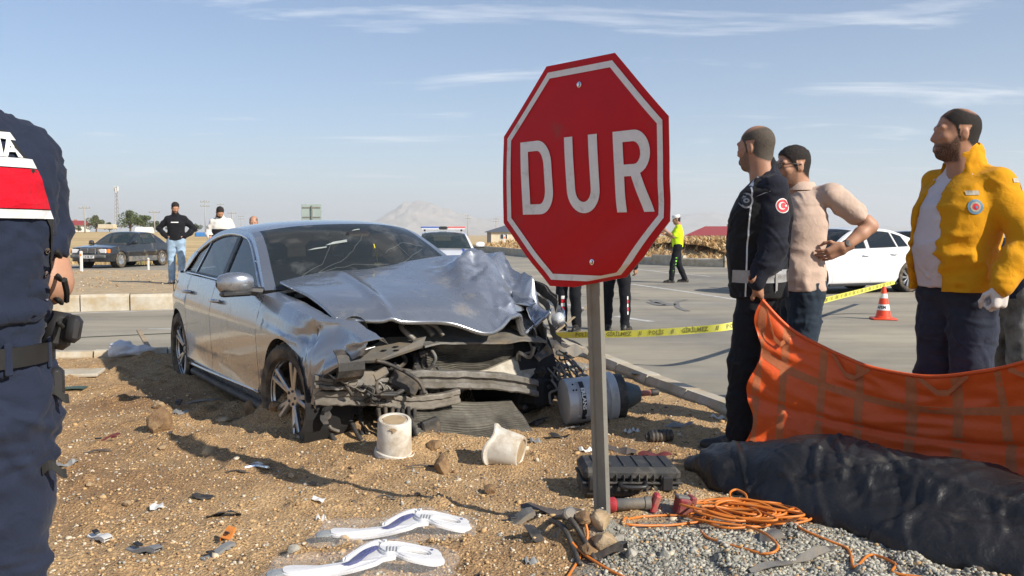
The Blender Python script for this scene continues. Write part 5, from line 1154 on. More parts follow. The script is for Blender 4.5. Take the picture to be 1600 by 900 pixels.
    def shoes(s, mat, sole=None, big=1.0):
        for q in 'LR':
            a = s.J['ank' + q]; y = s.footyaw[q]; d = np.array([-math.sin(y), math.cos(y), 0]); k = s.s * big; z0 = a[2] - .085 * s.s
            A = Sdf(a + np.array([-.2, -.2, -.10]) - .03, a + np.array([.2, .3, .10]) + .03, .0085 if s.vox < .013 else .012); b = np.array([a[0], a[1], z0])
            A.cone(b + d * -.05 * k + np.array([0, 0, .045]), b + d * .07 * k + np.array([0, 0, .048]), .042 * k, .044 * k, .03); A.cone(b + d * .07 * k + np.array([0, 0, .042]), b + d * .175 * k + np.array([0, 0, .036]), .044 * k, .034 * k, .03); A.cone(b + d * -.02 + np.array([0, 0, .06]), a + np.array([0, 0, .03]), .045 * k, .045 * k, .03); A.cut((0, 0, -1), -(z0 + .012)); o = sobj('shoe', A, mat, s.root)
            B = Sdf(a + np.array([-.2, -.2, -.12]), a + np.array([.2, .3, .0]), .0085 if s.vox < .013 else .012); B.cone(b + d * -.055 * k + np.array([0, 0, .015]), b + d * .07 * k + np.array([0, 0, .015]), .046 * k, .048 * k, .02, sq=(1, 1, 1)); B.cone(b + d * .07 * k + np.array([0, 0, .015]), b + d * .185 * k + np.array([0, 0, .015]), .048 * k, .036 * k, .02); B.cut((0, 0, 1), z0 + .026); B.cut((0, 0, -1), -(z0 + .001)); sobj('sole', B, sole or m_blk, o)
    def top(s, name, mat, hem=.92, sleeve='long', fit=1.0, depth=1.0, belly=0.0, folds=.010, arms=True, torso=True, sidx=None, seed=0, collar=0.0, shoulder=1.0, neckz=0.0, vox=None, flare=1.0, extra=None, wfit=1.0, collar_r=.070):
        k, J, f = s.s, s.J, s.fat; A = Sdf((-.68 * k, -.5 * k, .55 * k), (.68 * k, .6 * k, 1.66 * k), vox or s.vox); w, ch, nk = J['waist'], J['chest'], J['neck']; hc = (J['hipL'] + J['hipR']) / 2
        if torso:
            zs = (J['shL'][2] + J['shR'][2]) / 2
            A.torso([(hem * k - .06, .175 * k * fit * flare, .125 * k * depth * flare, hc[0], hc[1] + belly * .3), (hem * k + .05, .172 * k * fit * flare, .125 * k * depth, hc[0] * .7 + w[0] * .3, hc[1] * .7 + w[1] * .3 + belly * .6), (w[2] + .06 * k, .165 * k * fit * f ** .5 * wfit, .125 * k * depth * f ** .6, w[0], w[1] + belly), (ch[2], .185 * k * fit, .135 * k * depth, ch[0], ch[1] + belly * .4), (zs - .035 * k, .165 * k * fit * shoulder, .105 * k * depth, ch[0] * .5 + nk[0] * .5, ch[1] * .5 + nk[1] * .5), (zs + .03 * k, .11 * k * shoulder, .082 * k, nk[0], nk[1] - .01), (nk[2] + neckz * k, .068 * k, .07 * k, nk[0], nk[1] + .0)], .03)
            for q in 'LR': A.cone(nk - np.array([0, .015, .030]) * k, J['sh' + q] + (nk - J['sh' + q]) * .12 + np.array([0, 0, -.030]) * k, .050 * k, .055 * k * fit, .05)
            if collar: A.cone(nk - np.array([0, 0, .03]), nk + np.array([0, .01, collar]), collar_r * k, (collar_r - .002) * k, .02)
        if arms:
            for q in 'LR':
                a, b, c = J['sh' + q] + (nk - J['sh' + q]) * .10 + np.array([0, 0, -.030]) * k, J['el' + q], J['wr' + q]
                if sleeve == 'long': A.chain([a, a * .5 + b * .5, b, b * .5 + c * .5, c], [.062 * k * fit, .059 * k * fit, .054 * k * fit, .051 * k * fit, .042 * k * fit], .045)
                else:
                    e = a + (b - a) * (sleeve if not isinstance(sleeve, str) else .72); A.chain([a, a * .5 + e * .5, e], [.060 * k * fit, .058 * k * fit, .061 * k * fit], .045)
        def wt(x, y, z):
            r = .55 + .7 * np.exp(-((z - w[2]) / (.12)) ** 2)
            for q in 'LR': e = J['el' + q]; r = r + .9 * np.exp(-((x - e[0]) ** 2 + (y - e[1]) ** 2 + (z - e[2]) ** 2) / .012)
            for q in 'LR': e = J['sh' + q] - np.array([0, 0, .08]); r = r + .5 * np.exp(-((x - e[0]) ** 2 + (y - e[1]) ** 2 + (z - e[2]) ** 2) / .012)
            return r
        if extra: extra(A)
        A.folds(folds * k, 8, 40 + seed, wt)
        if torso: 
            X, Y, Z = A.grid((slice(None),) * 3); rr = 0
            if arms:      # hem cuts the trunk only, sleeves run on
                tr = (np.abs(X - hc[0]) < .215 * k * fit * max(1, flare) * f ** .5) & (Y * 0 == 0)
                A.F = np.where(tr, np.maximum(A.F, (hem * k - Z)), A.F).astype(np.float32)
            else: A.cut((0, 0, -1), -hem * k)
        if arms and isinstance(sleeve, (int, float)):
            pass
        return sobj(name, A, mat, s.root, 1)
    def bvh(s, o): return BVHTree.FromPolygons([v.co.copy() for v in o.data.vertices], [tuple(p.vertices) for p in o.data.polygons])
    def decal(s, name, target, V2, F2, mat, origin, dirn, right, up=(0, 0, 1), off=.003, parent=None, thick=0):
        """lay a flat print on the cloth: each point is carried along dirn on to the garment"""
        b = s.bvh(target); d = Vector(dirn).normalized(); r = Vector(right).normalized(); u = Vector(up); o = Vector(origin); bm = bmesh.new()
        vs = [bm.verts.new((x, y, 0)) for x, y in V2]
        for f in F2:
            try: bm.faces.new([vs[i] for i in f])
            except ValueError: pass
        bmesh.ops.triangulate(bm, faces=bm.faces)
        for _ in range(4):
            le = [e for e in bm.edges if e.calc_length() > .022]
            if not le: break
            bmesh.ops.subdivide_edges(bm, edges=le, cuts=1); bmesh.ops.triangulate(bm, faces=bm.faces)
        last = None; bm.verts.ensure_lookup_table()
        for v in bm.verts:
            p = o + r * v.co.x + u * v.co.y; h = b.ray_cast(p - d * .3, d)
            if h[0] is not None: v.co = h[0] - d * off; last = v.co.copy()
            else: n_ = b.find_nearest(p); v.co = n_[0] - d * off
        me = bpy.data.meshes.new(name); bm.to_mesh(me); bm.free(); me.materials.append(mat); return link(name, me, parent or target)
def disc2(r, n=24, c=(0, 0), r0=0.0, sy=1.0):
    if r0: return [(c[0] + q * math.cos(2 * PI * i / n), c[1] + q * sy * math.sin(2 * PI * i / n)) for q in (r0, r) for i in range(n)], [(i, n + i, n + (i + 1) % n, (i + 1) % n) for i in range(n)]
    return [(c[0] + r * math.cos(2 * PI * i / n), c[1] + r * sy * math.sin(2 * PI * i / n)) for i in range(n)], [tuple(range(n))]
def rect2(x0, y0, x1, y1): return [(x0, y0), (x1, y0), (x1, y1), (x0, y1)], [(0, 1, 2, 3)]
def _w(s, p):                       # world point -> this person's unscaled local frame
    a = s.root.rotation_euler.z; d = np.array(p, float) - np.array(s.root.location); c, n = math.cos(a), math.sin(a)
    return np.array([c * d[0] + n * d[1], -n * d[0] + c * d[1], d[2]]) / s.s
Person.w = _w
f_navy = fabric('navy_cloth', (.015, .022, .044)); f_navyp = fabric('navy_trousers', (.017, .024, .048), .18); f_black = fabric('black_cloth', (.010, .011, .015)); f_blackv = fabric('black_vest', (.013, .013, .015), .12, 500, .2)
f_jean = fabric('jean_dark', (.022, .034, .052), .25, 300); f_jeanl = fabric('jean_light', (.30, .42, .56), .30, 300); f_jeanb = fabric('jean_blue', (.026, .033, .055), .25, 300)
f_polo = fabric('polo_beige', (.53, .40, .325), .08); f_yel = fabric('jacket_yellow', (.64, .29, .006), .07); f_tee = fabric('tee_white', (.62, .57, .60), .05); f_hivis = fabric('hivis_yellow', (.62, .88, .02), .08); f_white = fabric('white_cloth', (.66, .64, .60), .08); f_grey = fabric('grey_camo', (.17, .175, .165), .55, 60); f_red = fabric('red_mesh', (.50, .004, .018), .12, 260, .8)
m_refl = pm('reflective_band', (.72, .73, .74), .4, .1, .12, 30, dirt=((.5, .5, .5), .3, 30)); m_reflg = pm('reflective_grey', (.34, .34, .345), .4, .2, .1, 30); m_wprint = pm('print_white', (.78, .78, .76), .6, 0, .05, 20); m_rprint = pm('print_red', (.62, .012, .03), .6, 0, .05, 20); m_bind = pm('binding_black', (.014, .014, .013), .8, 0, .2, 40); m_shoe = pm('shoe_black', (.018, .017, .017), .5, 0, .2, 20, dirt=((.2, .15, .1), .2, 14)); m_shoeb = pm('shoe_brown', (.20, .12, .06), .6, 0, .2, 20); m_leather = pm('belt_black', (.015, .015, .015), .45, 0, .15, 30)
# --- gendarme in the left foreground, back to us
p = Person('person in navy uniform vest with red and white bands, back turned, cut by left edge', (-1.085, 1.67, island_h(np.array([-1.08]), np.array([1.67]))[0]), (-.72, .69), 1.80, 1.15, None, .0085)
p.set(shR=(.172, .01, 1.415), elR=(.195, -.02, 1.155), wrR=(.12, .22, 1.20), shL=(-.19, -.01, 1.425), elL=(-.225, -.03, 1.14), wrL=(-.10, .20, 1.15), hipR=(.088, 0, .93), kneeR=(.10, .03, .50), ankR=(.115, -.03, .085), head=(0, .065, 1.618)); p.hp = -.35; p.hy = .3; p.palm = dict(L=(.6, 0, .8), R=(-.6, 0, .8))
p.body(); p.trousers(f_navyp, .05, 1.06, folds=.022, seed=1, top=1.05); p.shoes(m_shoe)
sh = p.top('shirt', f_navy, .99, .56, 1.02, 1.05, seed=2, collar=.05, folds=.012)
vest = p.top('vest', f_navy, 1.085, arms=False, fit=1.115, depth=1.20, seed=3, collar=.04, folds=.008, flare=.93, wfit=1.0, shoulder=1.12)
Bk = lambda z: (0, -.3, z); dv = (0, 1, 0); rv = (1, 0, 0)
def band(z0, z1, x0, x1, m, nm, off=.009): return p.decal(nm, vest, [(x0, z0 - 1.3), (x1[0], z0 - 1.3), (x1[1], z1 - 1.3), (x0, z1 - 1.3)], [(0, 1, 2, 3)], m, Bk(1.3), dv, rv, off=off)
band(1.452, 1.466, -.12, (.122, .112), m_refl, 'reflective_stripe'); band(1.400, 1.417, -.15, (.152, .144), m_refl, 'reflective_stripe'); band(1.324, 1.398, -.18, (.176, .153), f_red, 'red_panel'); band(1.306, 1.322, -.18, (.180, .176), m_refl, 'reflective_stripe')
V_, F_ = text_mesh('JANDARMA', .047, .0020, 0, 2, .95); p.decal('vest_print', vest, [(x, y) for x, y, z in V_], F_, m_wprint, (0.006, -.3, 1.4345), dv, rv, off=.008)
for q in (1, -1):
    e = [(q * .108, 1.470), (q * .128, 1.43), (q * .155, 1.385), (q * .176, 1.32), (q * .190, 1.26), (q * .196, 1.20)]; P2 = [(x, z - 1.3) for x, z in e] + [(x - q * .013, z - 1.3) for x, z in e[::-1]]; p.decal('vest_binding', vest, P2, [tuple(range(len(P2)))], m_bind, Bk(1.3), dv, rv, off=.006)
    for z in (1.245, 1.20, 1.155, 1.11):
        v2, f2 = disc2(.006, 12, (q * .170, z - 1.3)); p.decal('eyelet', vest, v2, f2, m_chrome, Bk(1.3), dv, rv, off=.006)
        mb = MB(); mb.tube(crv([(q * .170, -.155, z), (q * .192, -.11, z - .012), (q * .20, -.05, z - .004)], 4), .0042, 5); mb.build('side_lace', m_bind, vest, smooth=True)
mb = MB(); mb.tube([(.178 * math.cos(a), .128 * math.sin(a), 1.035) for a in np.linspace(0, 2 * PI, 40)[:-1]], .004, 4, closed=True)
b_ = MB(); R_ = [(.203 * math.cos(a), .152 * math.sin(a)) for a in np.linspace(0, 2 * PI, 49)]; b_.sheet([[(x, y, z) for z in (1.030, 1.068)] for x, y in R_], -.006); b_.build('belt', m_leather, p.root, angle=40)
for a in (-.55, -1.15, -2.0, -2.6):
    c = (.207 * math.cos(a), .156 * math.sin(a), 1.047); mb = MB(); mb.box(c, (.016, .006, .060), Matrix.Rotation(a + PI / 2, 3, 'Z'), .002); mb.build('belt_loop', f_navyp, p.root)
mb = MB(); mb.box((.205, -.02, 1.085), (.052, .10, .075), Matrix.Rotation(.25, 3, 'Y'), .012); mb.box((.218, -.085, 1.09), (.03, .045, .055), Matrix.Rotation(.2, 3, 'Y'), .01); mb.box((.19, -.05, .985), (.03, .07, .06), None, .008); mb.build('radio_pouch', m_trim, p.root, angle=40)
for c in ((.155, -.085, .965), (.150, -.075, .815)):
    mb = MB(); mb.sheet([[Vector(c) + Vector((.008 + .038 * t_, -.02 * t_ + w_ * .3, .010 * math.sin(t_ * 5) + w_)) for w_ in (-.009, 0, .009)] for t_ in np.linspace(0, 1, 8)], .006); mb.build('pull_strap', m_bind, p.root)
mb = MB(); mb.tube(crv([(.190, -.13, 1.19), (.205, -.10, 1.165), (.215, -.07, 1.145)], 5), .006, 6); mb.build('lace_end', m_bind, p.root)

# --- man in the black rescue vest holding the sheet
p = Person('person in black sleeveless work vest with round red flag badge, holding corner of orange sheet', (1.46, 5.22, -.02), (-.93, .36), 1.885, 1.12, None, .0095, m_skin2)
HAND1 = np.array([1.385, 5.02, .85])
wr = p.w(HAND1 + np.array([-.012, -.015, .125])); el = p.w((1.475, 5.02, 1.20)); shl = p.w((1.475, 5.035, 1.535))
p.set(elL=el, wrL=wr, shL=shl, shR=(.185, -.01, 1.435), elR=(.235, .0, 1.15), wrR=(.215, .03, .90), ankL=(-.10, .10, .085), kneeL=(-.10, .08, .50), ankR=(.10, -.06, .085), head=(0, .045, 1.652)); p.hy = -.45; p.hp = -.05
p.hand['L'] = (.75, .9); p.fing['L'] = p.w(HAND1 + np.array([.10, .06, -.01])) - wr; p.palm['L'] = (0.2, -.2, -1); p.palm['L'] = tuple(p.w(np.array([1.46, 5.22, 0]) + np.array([.15, .75, -.6])))
p.body(hair='bald', beard=.55, hcol=(.060, .049, .039)); p.eyes(); p.trousers(f_black, .06, 1.02, seed=4); p.shoes(m_shoe)
sh = p.top('shirt', fabric('shirt_darknavy', (.014, .016, .026), .12), .97, 'long', 1.0, 1.0, seed=5, collar=.035, folds=.012)
vest = p.top('vest', f_blackv, .845, arms=False, fit=1.09, depth=1.22, seed=6, collar=.055, folds=.010, flare=1.06, belly=.03, shoulder=1.10)
lf, rt_ = p.w(np.array([1.46, 5.22, 0]) + np.array([-1, 0, 0])), p.w(np.array([1.46, 5.22, 0]) + np.array([1, 0, 0])); dc = p.w(np.array([1.46, 5.22, 0]) + np.array([.05, 1, 0])); oc = lambda z, x=0: p.w((1.46 + x, 4.6, z)) * p.s
for (zz, hh) in ((1.005, .036),):
    v2, f2 = rect2(-.26, -hh, .26, hh); p.decal('reflective_band', vest, v2, f2, m_reflg, oc(zz), dc, rt_, off=.008)
for e in ([(-.14, .40), (-.135, .22), (-.155, 0), (-.165, -.25), (-.17, -.55)], [(.09, .44), (.125, .30), (.15, .1), (.155, -.15), (.15, -.60)]):
    P2 = [(x, z) for x, z in e] + [(x + .008, z) for x, z in e[::-1]]; n_ = len(e); p.decal('vest_piping', vest, P2, [(i, i + 1, 2 * n_ - 2 - i, 2 * n_ - 1 - i) for i in range(n_ - 1)], m_refl, oc(1.33), dc, rt_, off=.004)
for (x0, z0, a) in ((-.115, 1.555, -.5), (.055, 1.66, .2)):
    c, s_ = math.cos(a), math.sin(a); P2 = [(x * c - y * s_, x * s_ + y * c) for x, y in ((-.012, -.045), (.012, -.045), (.012, .045), (-.012, .045))]; p.decal('shoulder_flash', vest, P2, [(0, 1, 2, 3)], m_refl, oc(z0, x0), dc, rt_, off=.006)
bo = oc(1.40, .02)
p.decal('badge_rim', sh, *disc2(.041, 28), m_wprint, bo, dc, rt_, off=.003); p.decal('badge_field', sh, *disc2(.036, 28), m_rprint, bo, dc, rt_, off=.0045)
cres = [(-.004 + .021 * math.cos(a), .021 * math.sin(a)) for a in np.linspace(.55, 2 * PI - .55, 22)] + [(.0015 + .0165 * math.cos(a), .0165 * math.sin(a)) for a in np.linspace(2 * PI - .62, .62, 22)]; p.decal('badge_crescent', sh, cres, [(i, i + 1, 42 - i, 43 - i) for i in range(21)], m_wprint, bo, dc, rt_, off=.006)
st = [((.0095 if i % 2 == 0 else .004) * math.cos(2 * PI * i / 10 + PI) + .019, (.0095 if i % 2 == 0 else .004) * math.sin(2 * PI * i / 10)) for i in range(10)]; p.decal('badge_star', sh, st, [tuple(range(10))], m_wprint, bo, dc, rt_, off=.006)
cb = oc(1.43, -.165); p.decal('chest_badge', vest, *disc2(.034, 24, sy=1.3), m_reflg, cb, dc, rt_, off=.004); p.decal('chest_badge_core', vest, *disc2(.026, 24, sy=1.3), m_ink, cb, dc, rt_, off=.0055); p.decal('chest_badge_mark', vest, *disc2(.014, 20, r0=.006), m_reflg, cb, dc, rt_, off=.007)

# --- man in the beige polo shirt, hand on hip
p = Person('person in beige polo shirt and dark jeans wearing glasses, hand on hip', (1.86, 5.78, ROADZ), (-.90, -.10), 1.86, 1.05, None, .0095)
ctr = np.array(p.root.location)
p.set(shL=p.w((2.02, 5.62, 1.53)), elL=p.w((2.235, 5.60, 1.30)), wrL=p.w((2.045, 5.54, 1.165)), elR=(.25, -.02, 1.15), wrR=(.20, .18, 1.0), head=(0, .06, 1.648)); p.fing['L'] = p.w(ctr + np.array([-.13, .02, -.06])); p.palm['L'] = tuple(p.w(ctr + np.array([0, .9, .35]))); p.hand['L'] = (.35, .5); p.hy = .10; p.hp = -.05
p.body(hair='short', beard=.45); p.eyes(); p.trousers(f_jean, .06, 1.0, seed=7, top=.955); p.shoes(m_shoeb)
sh = p.top('polo_shirt', f_polo, .90, .60, 1.03, 1.10, seed=8, collar=.0, folds=.012, belly=.02, flare=1.12)
R = p.hrot(); H_ = Vector(p.J['head']); mb = MB()
for q in (-1, 1):
    c = H_ + (R @ Vector((q * .034, .106, .006))) * p.s; mb.tube([c + R @ Vector((.024 * math.cos(a), 0, .017 * math.sin(a))) for a in np.linspace(0, 2 * PI, 16)[:-1]], .0022, 5, closed=True); mb.tube([H_ + (R @ Vector((q * .056, .100, .012))) * p.s, H_ + (R @ Vector((q * .080, .05, .014))) * p.s, H_ + (R @ Vector((q * .086, -.012, .008))) * p.s], .0028, 5)
mb.tube([H_ + (R @ Vector((-.012, .109, .008))) * p.s, H_ + (R @ Vector((.012, .109, .008))) * p.s], .002, 5); gl = mb.build('glasses', m_trim, p.root, smooth=True)
for q in (-1, 1):
    mb = MB(); mb.lathe([(.001, 0), (.022, .0005)], 14, TR(H_ + (R @ Vector((q * .034, .106, .006))) * p.s, (R @ Matrix.Rotation(-PI / 2, 3, 'X')).to_4x4())); mb.build('lens', pm('lens_smoke', (.02, .018, .016), .08, 0, 0, alpha=.7), gl)
nk = p.J['neck']; mb = MB(); rows = []
for i, a in enumerate(np.linspace(PI / 2 + .30, PI / 2 + 2 * PI - .30, 26)):
    r0, r1 = .066, .094; rows.append([(nk[0] + r0 * math.cos(a), nk[1] + .012 + r0 * math.sin(a), nk[2] + .055), (nk[0] + (r0 + .012) * math.cos(a), nk[1] + .012 + (r0 + .012) * math.sin(a), nk[2] + .052), (nk[0] + r1 * math.cos(a), nk[1] + .012 + r1 * math.sin(a), nk[2] + .004)])
mb.sheet(rows, .004); mb.build('shirt_collar', f_polo, sh, smooth=True)
wv = Vector(p.J['elL']).lerp(Vector(p.J['wrL']), .88); ax = (Vector(p.J['wrL']) - Vector(p.J['elL'])).normalized(); mb = MB(); mb.lathe([(.031, -.011), (.035, -.008), (.035, .008), (.031, .011)], 20, TR(wv, rot_to(ax))); cam_side = Vector(p.w(ctr + np.array([-.35, -1, .1]))).normalized(); mb.lathe([(.019, -.004), (.019, .008), (.001, .009)], 18, TR(wv + (cam_side - ax * cam_side.dot(ax)).normalized() * .032, rot_to(cam_side - ax * cam_side.dot(ax)))); mb.build('wrist_watch', m_trim, p.root, angle=40)

# --- man in the yellow jacket
p = Person('person in open yellow jacket over white tee with gloved hand, turned away to the left', (2.33, 4.66, -.03), (-.95, -.31), 1.925, 1.14, None, .0095, m_skin2); ctr = np.array(p.root.location)
p.set(shL=p.w((2.44, 4.49, 1.525)), elL=p.w((2.50, 4.36, 1.24)), wrL=p.w((2.335, 4.26, 1.005)), elR=(.19, -.10, 1.15), wrR=(.12, -.04, .97), head=(0, .045, 1.640), kneeL=(-.115, .03, .5), ankL=(-.12, -.01, .085), hipL=(-.095, 0, .93)); p.gloves = 'L'; p.hand['L'] = (1.25, 1.0); p.fing['L'] = p.w(ctr + np.array([-.02, .0, -.15])); p.palm['L'] = tuple(p.w(ctr + np.array([-.3, .9, .1]))); p.hy = -.42; p.hp = .02
p.body(jaw=1.06, hair='thin', beard=.66); p.eyes(); p.trousers(f_jeanb, .06, 1.10, seed=10, folds=.016); p.shoes(m_shoe)
tee = p.top('tee_shirt', f_tee, .92, arms=False, fit=.97, depth=1.12, belly=.055, seed=11, folds=.009, neckz=-.015)
def open_front(A):
    k = p.s; X, Y, Z = A.grid((slice(None),) * 3); cx = .005 + .0 * Z; w_ = np.interp(A.ax[2], [.8 * k, 1.0 * k, 1.2 * k, 1.42 * k, 1.5 * k, 1.62 * k], [.13, .12, .095, .060, .050, .062])[None, None, :]
    A.F = np.where(Y > .03, np.maximum(A.F, (w_ - np.abs(X - .035))), A.F).astype(np.float32)
    nk = p.J['neck']; B = np.sqrt((X - nk[0]) ** 2 + (Y - nk[1] - .012) ** 2); A.F = np.where(Z > nk[2] - .02, np.maximum(A.F, .070 * k - B), A.F).astype(np.float32)
jk = p.top('jacket', f_yel, .905, 'long', 1.08, 1.24, belly=.05, seed=12, folds=.018, collar=.055, collar_r=.088, extra=open_front, flare=1.17, shoulder=1.0)
lv, dvv = p.w(ctr + np.array([1, -.1, 0])), p.w(ctr + np.array([.1, 1, 0])); oz = lambda x, z: p.w((x, 4.0, z)) * p.s
zb = [(-.012, .60), (-.010, -.60), (.0, -.60), (-.002, .60)]
def pd(nm, v2, f2, m, x, z, off=.004): return p.decal(nm, jk, v2, f2, m, oz(x, z), dvv, lv, off=off)
m_bb = pm('badge_blue', (.12, .24, .34), .7, 0, .1, 30); m_bw = pm('badge_grey', (.42, .38, .30), .7, 0, .2, 60)
pd('badge_ring', *disc2(.037, 26, r0=.026), m_bb, 2.24, 1.385); pd('badge_core', *disc2(.025, 22, r0=.017), m_bw, 2.24, 1.385, .005); pd('badge_centre', *disc2(.016, 20), m_rprint, 2.24, 1.385, .005); v_, f_ = disc2(.007, 14, (.004, -.002)); pd('badge_mark', v_, f_, m_bb, 2.24, 1.385, .007)
v_, f_ = rect2(-.030, -.011, .030, .011); pd('chest_tag', v_, f_, m_bw, 2.235, 1.455); pd('sleeve_tag', v_, f_, m_bw, 2.45, 1.515)
for q in 'LR':
    w_ = p.J['wr' + q]; e_ = p.J['el' + q]; d_ = Vector(w_ - e_).normalized(); mb = MB(); mb.lathe([(.044, -.075), (.053, -.07), (.053, -.01), (.046, -.004), (.040, -.01)], 24, TR(Vector(w_), rot_to(d_))); mb.build('jacket_cuff', f_yel, jk, smooth=True)

# --- traffic officer far across the junction
o_c = G(1058, 442, ROADZ)
p = Person('person in yellow high-visibility shirt and white cap standing on the far side of the junction', (o_c[0], o_c[1], ROADZ), (-1, .1), 1.82, 1.08, None, .018)
p.set(elL=(-.22, .12, 1.20), wrL=(-.14, .32, 1.36), elR=(.22, .14, 1.22), wrR=(.10, .34, 1.28), ankL=(-.1, .16, .085), kneeL=(-.10, .12, .5), ankR=(.1, -.22, .10), kneeR=(.1, -.03, .5)); p.hp = -.15
p.body(.009, hair='crop'); p.trousers(f_black, .06, 1.0); p.shoes(m_shoe)
sh = p.top('shirt', f_hivis, .93, .8, 1.05, 1.1, seed=14); mb = MB(); mb.sheet([[(.178 * math.cos(a), .130 * math.sin(a), z) for z in (.99, 1.03)] for a in np.linspace(0, 2 * PI, 33)], -.006); mb.build('belt', m_plate, p.root)
R = p.hrot(); mb = MB(); Hm = TR(p.J['head'], R.to_4x4()); mb.lathe([(.098, .045), (.104, .06), (.112, .095), (.095, .125), (.001, .13)], 24, Hm); mb.lathe([(.096, .045), (.098, .043), (.15, .034), (.151, .037), (.098, .05)], 16, Hm, a0=.5, a1=PI - .5); mb.build('cap', m_plate, p.root, smooth=True)
mb = MB(); mb.box(p.J['wrL'] + np.array([.02, .07, .05]), (.07, .012, .14), None, .004); mb.build('phone', m_trim, p.root)
tr = [c for c in p.root.children if c.name.startswith('trousers')][0]
ctr = np.array(p.root.location)
for k, w_ in enumerate((.03, .045, .03, .05, .035, .04)):
    v_, f_ = rect2(-.022, -w_ / 2, .022, w_ / 2); p.decal('leg_print', tr, v_, f_, pm('print_green', (.25, .75, .08), .6, 0, .05), p.w((ctr[0] - .06, ctr[1] - 1, .62 - .085 * k)) * p.s, p.w(ctr + np.array([0, 1, 0])), p.w(ctr + np.array([1, 0, 0])), off=.006)

# --- three onlookers beyond the car
p = Person('person in black sweatshirt and light jeans, hands on hips on gravel verge', (-7.52, 20.1, .155), (.16, -1), 1.80, 1.0, None, .016)
p.set(elL=(-.37, -.06, 1.19), wrL=(-.20, .05, 1.02), elR=(.37, -.06, 1.19), wrR=(.20, .05, 1.02)); p.hp = -.42; p.hy = .35; p.fing = dict(L=(.12, .06, -.05), R=(-.12, .06, -.05)); p.palm = dict(L=(.3, -.8, .3), R=(-.3, -.8, .3)); p.hand = dict(L=(.4, .5), R=(.4, .5))
p.body(.008, hair='fade', beard=.7); p.trousers(f_jeanl, .06, 1.0, seed=15); p.shoes(pm('shoe_white', (.55, .52, .48), .6, 0, .1)); sh = p.top('sweatshirt', f_black, .93, 'long', 1.03, 1.05, seed=16, collar=.02)
V_, F_ = text_mesh('Brandname', .05, .001, 0, 1, .9) if False else ([(-.08, -.010, 0), (.08, -.010, 0), (.08, .010, 0), (-.08, .010, 0)], [(0, 1, 2, 3)]); p.decal('chest_print', sh, [(x, y) for x, y, z in V_], F_, m_wprint, (0, .5, 1.36), (0, -1, 0), (-1, 0, 0), off=.006)
p = Person('bearded person in white and dark jacket looking down behind the silver saloon', (-6.22, 19.2, .14), (.35, -1), 1.72, 1.15, None, .016)
p.set(head=(.02, .10, 1.61), neck=(0, .04, 1.49), elL=(-.27, 0, 1.17), wrL=(-.22, .16, 1.0), elR=(.27, 0, 1.17), wrR=(.22, .16, 1.0)); p.hp = -.65; p.hy = .2
p.body(.008, hair='fade', beard=1.1); p.trousers(f_black, .06); p.shoes(m_shoe); p.top('jacket', f_white, 1.12, 'long', 1.10, 1.15, seed=17, collar=.03, folds=.014); jb = p.top('jacket_body', f_black, .92, arms=False, fit=1.125, depth=1.18, seed=17, folds=.012); bm = bmesh.new(); bm.from_mesh(jb.data); bmesh.ops.bisect_plane(bm, geom=bm.verts[:] + bm.edges[:] + bm.faces[:], plane_co=(0, 0, 1.22), plane_no=(0, 0, 1), clear_outer=True); bm.to_mesh(jb.data); bm.free()
p = Person('bald person whose bare head shows just above the silver saloon roof', (-4.60, 16.0, ROADZ), (.2, -1), 1.63, 1.1, None, .02); p.hp = -.3; p.body(.009, hair='bald', hcol=(.062, .052, .043)); p.trousers(f_jean); p.shoes(m_shoe); p.top('shirt', f_jeanb, .92, 'long', seed=18)
# --- two officers standing behind the stop sign: only their legs show
for (px, lab, sd, fc) in ((889, 'person in black trousers with red and white cuff print, left of sign pole', 19, (-.5, -1)), (962, 'person in black trousers seen right of the sign pole, dark jacket with pale band', 23, (.4, 1))):
    g = G(px, 517, ROADZ); p = Person(lab, (g[0], g[1], ROADZ), fc, 1.70, 1.05, None, .016)
    if sd == 23: p.set(ankL=(-.15, .10, .085), ankR=(.16, -.10, .085), kneeL=(-.14, .07, .5), kneeR=(.14, -.02, .5))
    p.body(.009, hair='crop'); tr = p.trousers(f_black, .05, .98, seed=sd); p.shoes(m_shoe); jk = p.top('jacket', f_black, .86, 'long', 1.06, 1.1, seed=sd + 1, collar=.04)
    ctr = np.array(p.root.location); dd, ll = p.w(ctr + np.array([0, 1, 0])), p.w(ctr + np.array([1, 0, 0]))
    v_, f_ = rect2(-.3, -.025, .3, .025); p.decal('reflective_band', jk, v_, f_, m_refl, p.w((ctr[0], ctr[1] - 1, .90)) * p.s, dd, ll, off=.006)
    q = 'R' if sd == 19 else 'L'; a = p.J['ank' + q]; lx = -.085 if sd == 19 else .14
    for k, m_ in enumerate((m_wprint, m_rprint, m_wprint, m_rprint, m_wprint)):
        v_, f_ = rect2(-.026 if sd == 19 else -.008, -.022, .026 if sd == 19 else .008, .022); p.decal('cuff_print', tr, v_, f_, m_, p.w((ctr[0] + lx, ctr[1] - 1, .40 - .05 * k)) * p.s, dd, ll, off=.006)
# --- stooping person behind the yellow jacket, trolley at the feet
p = Person('person in grey camouflage trousers half hidden behind the man in yellow', (3.38, 6.05, ROADZ), (-.8, -.3), 1.72, 1.1, None, .013)
p.set(waist=(0, .05, 1.02), chest=(0, .22, 1.20), neck=(0, .34, 1.33), head=(0, .45, 1.42), shL=(-.18, .28, 1.27), shR=(.18, .28, 1.27), elL=(-.22, .40, 1.0), elR=(.22, .40, 1.0), wrL=(-.12, .50, .80), wrR=(.12, .50, .80)); p.hp = -.6
p.body(.008, hair='crop'); p.trousers(f_grey, .05, 1.05, seed=25); p.shoes(m_shoeb); p.top('jacket', f_navy, .90, 'long', 1.05, 1.1, seed=26)
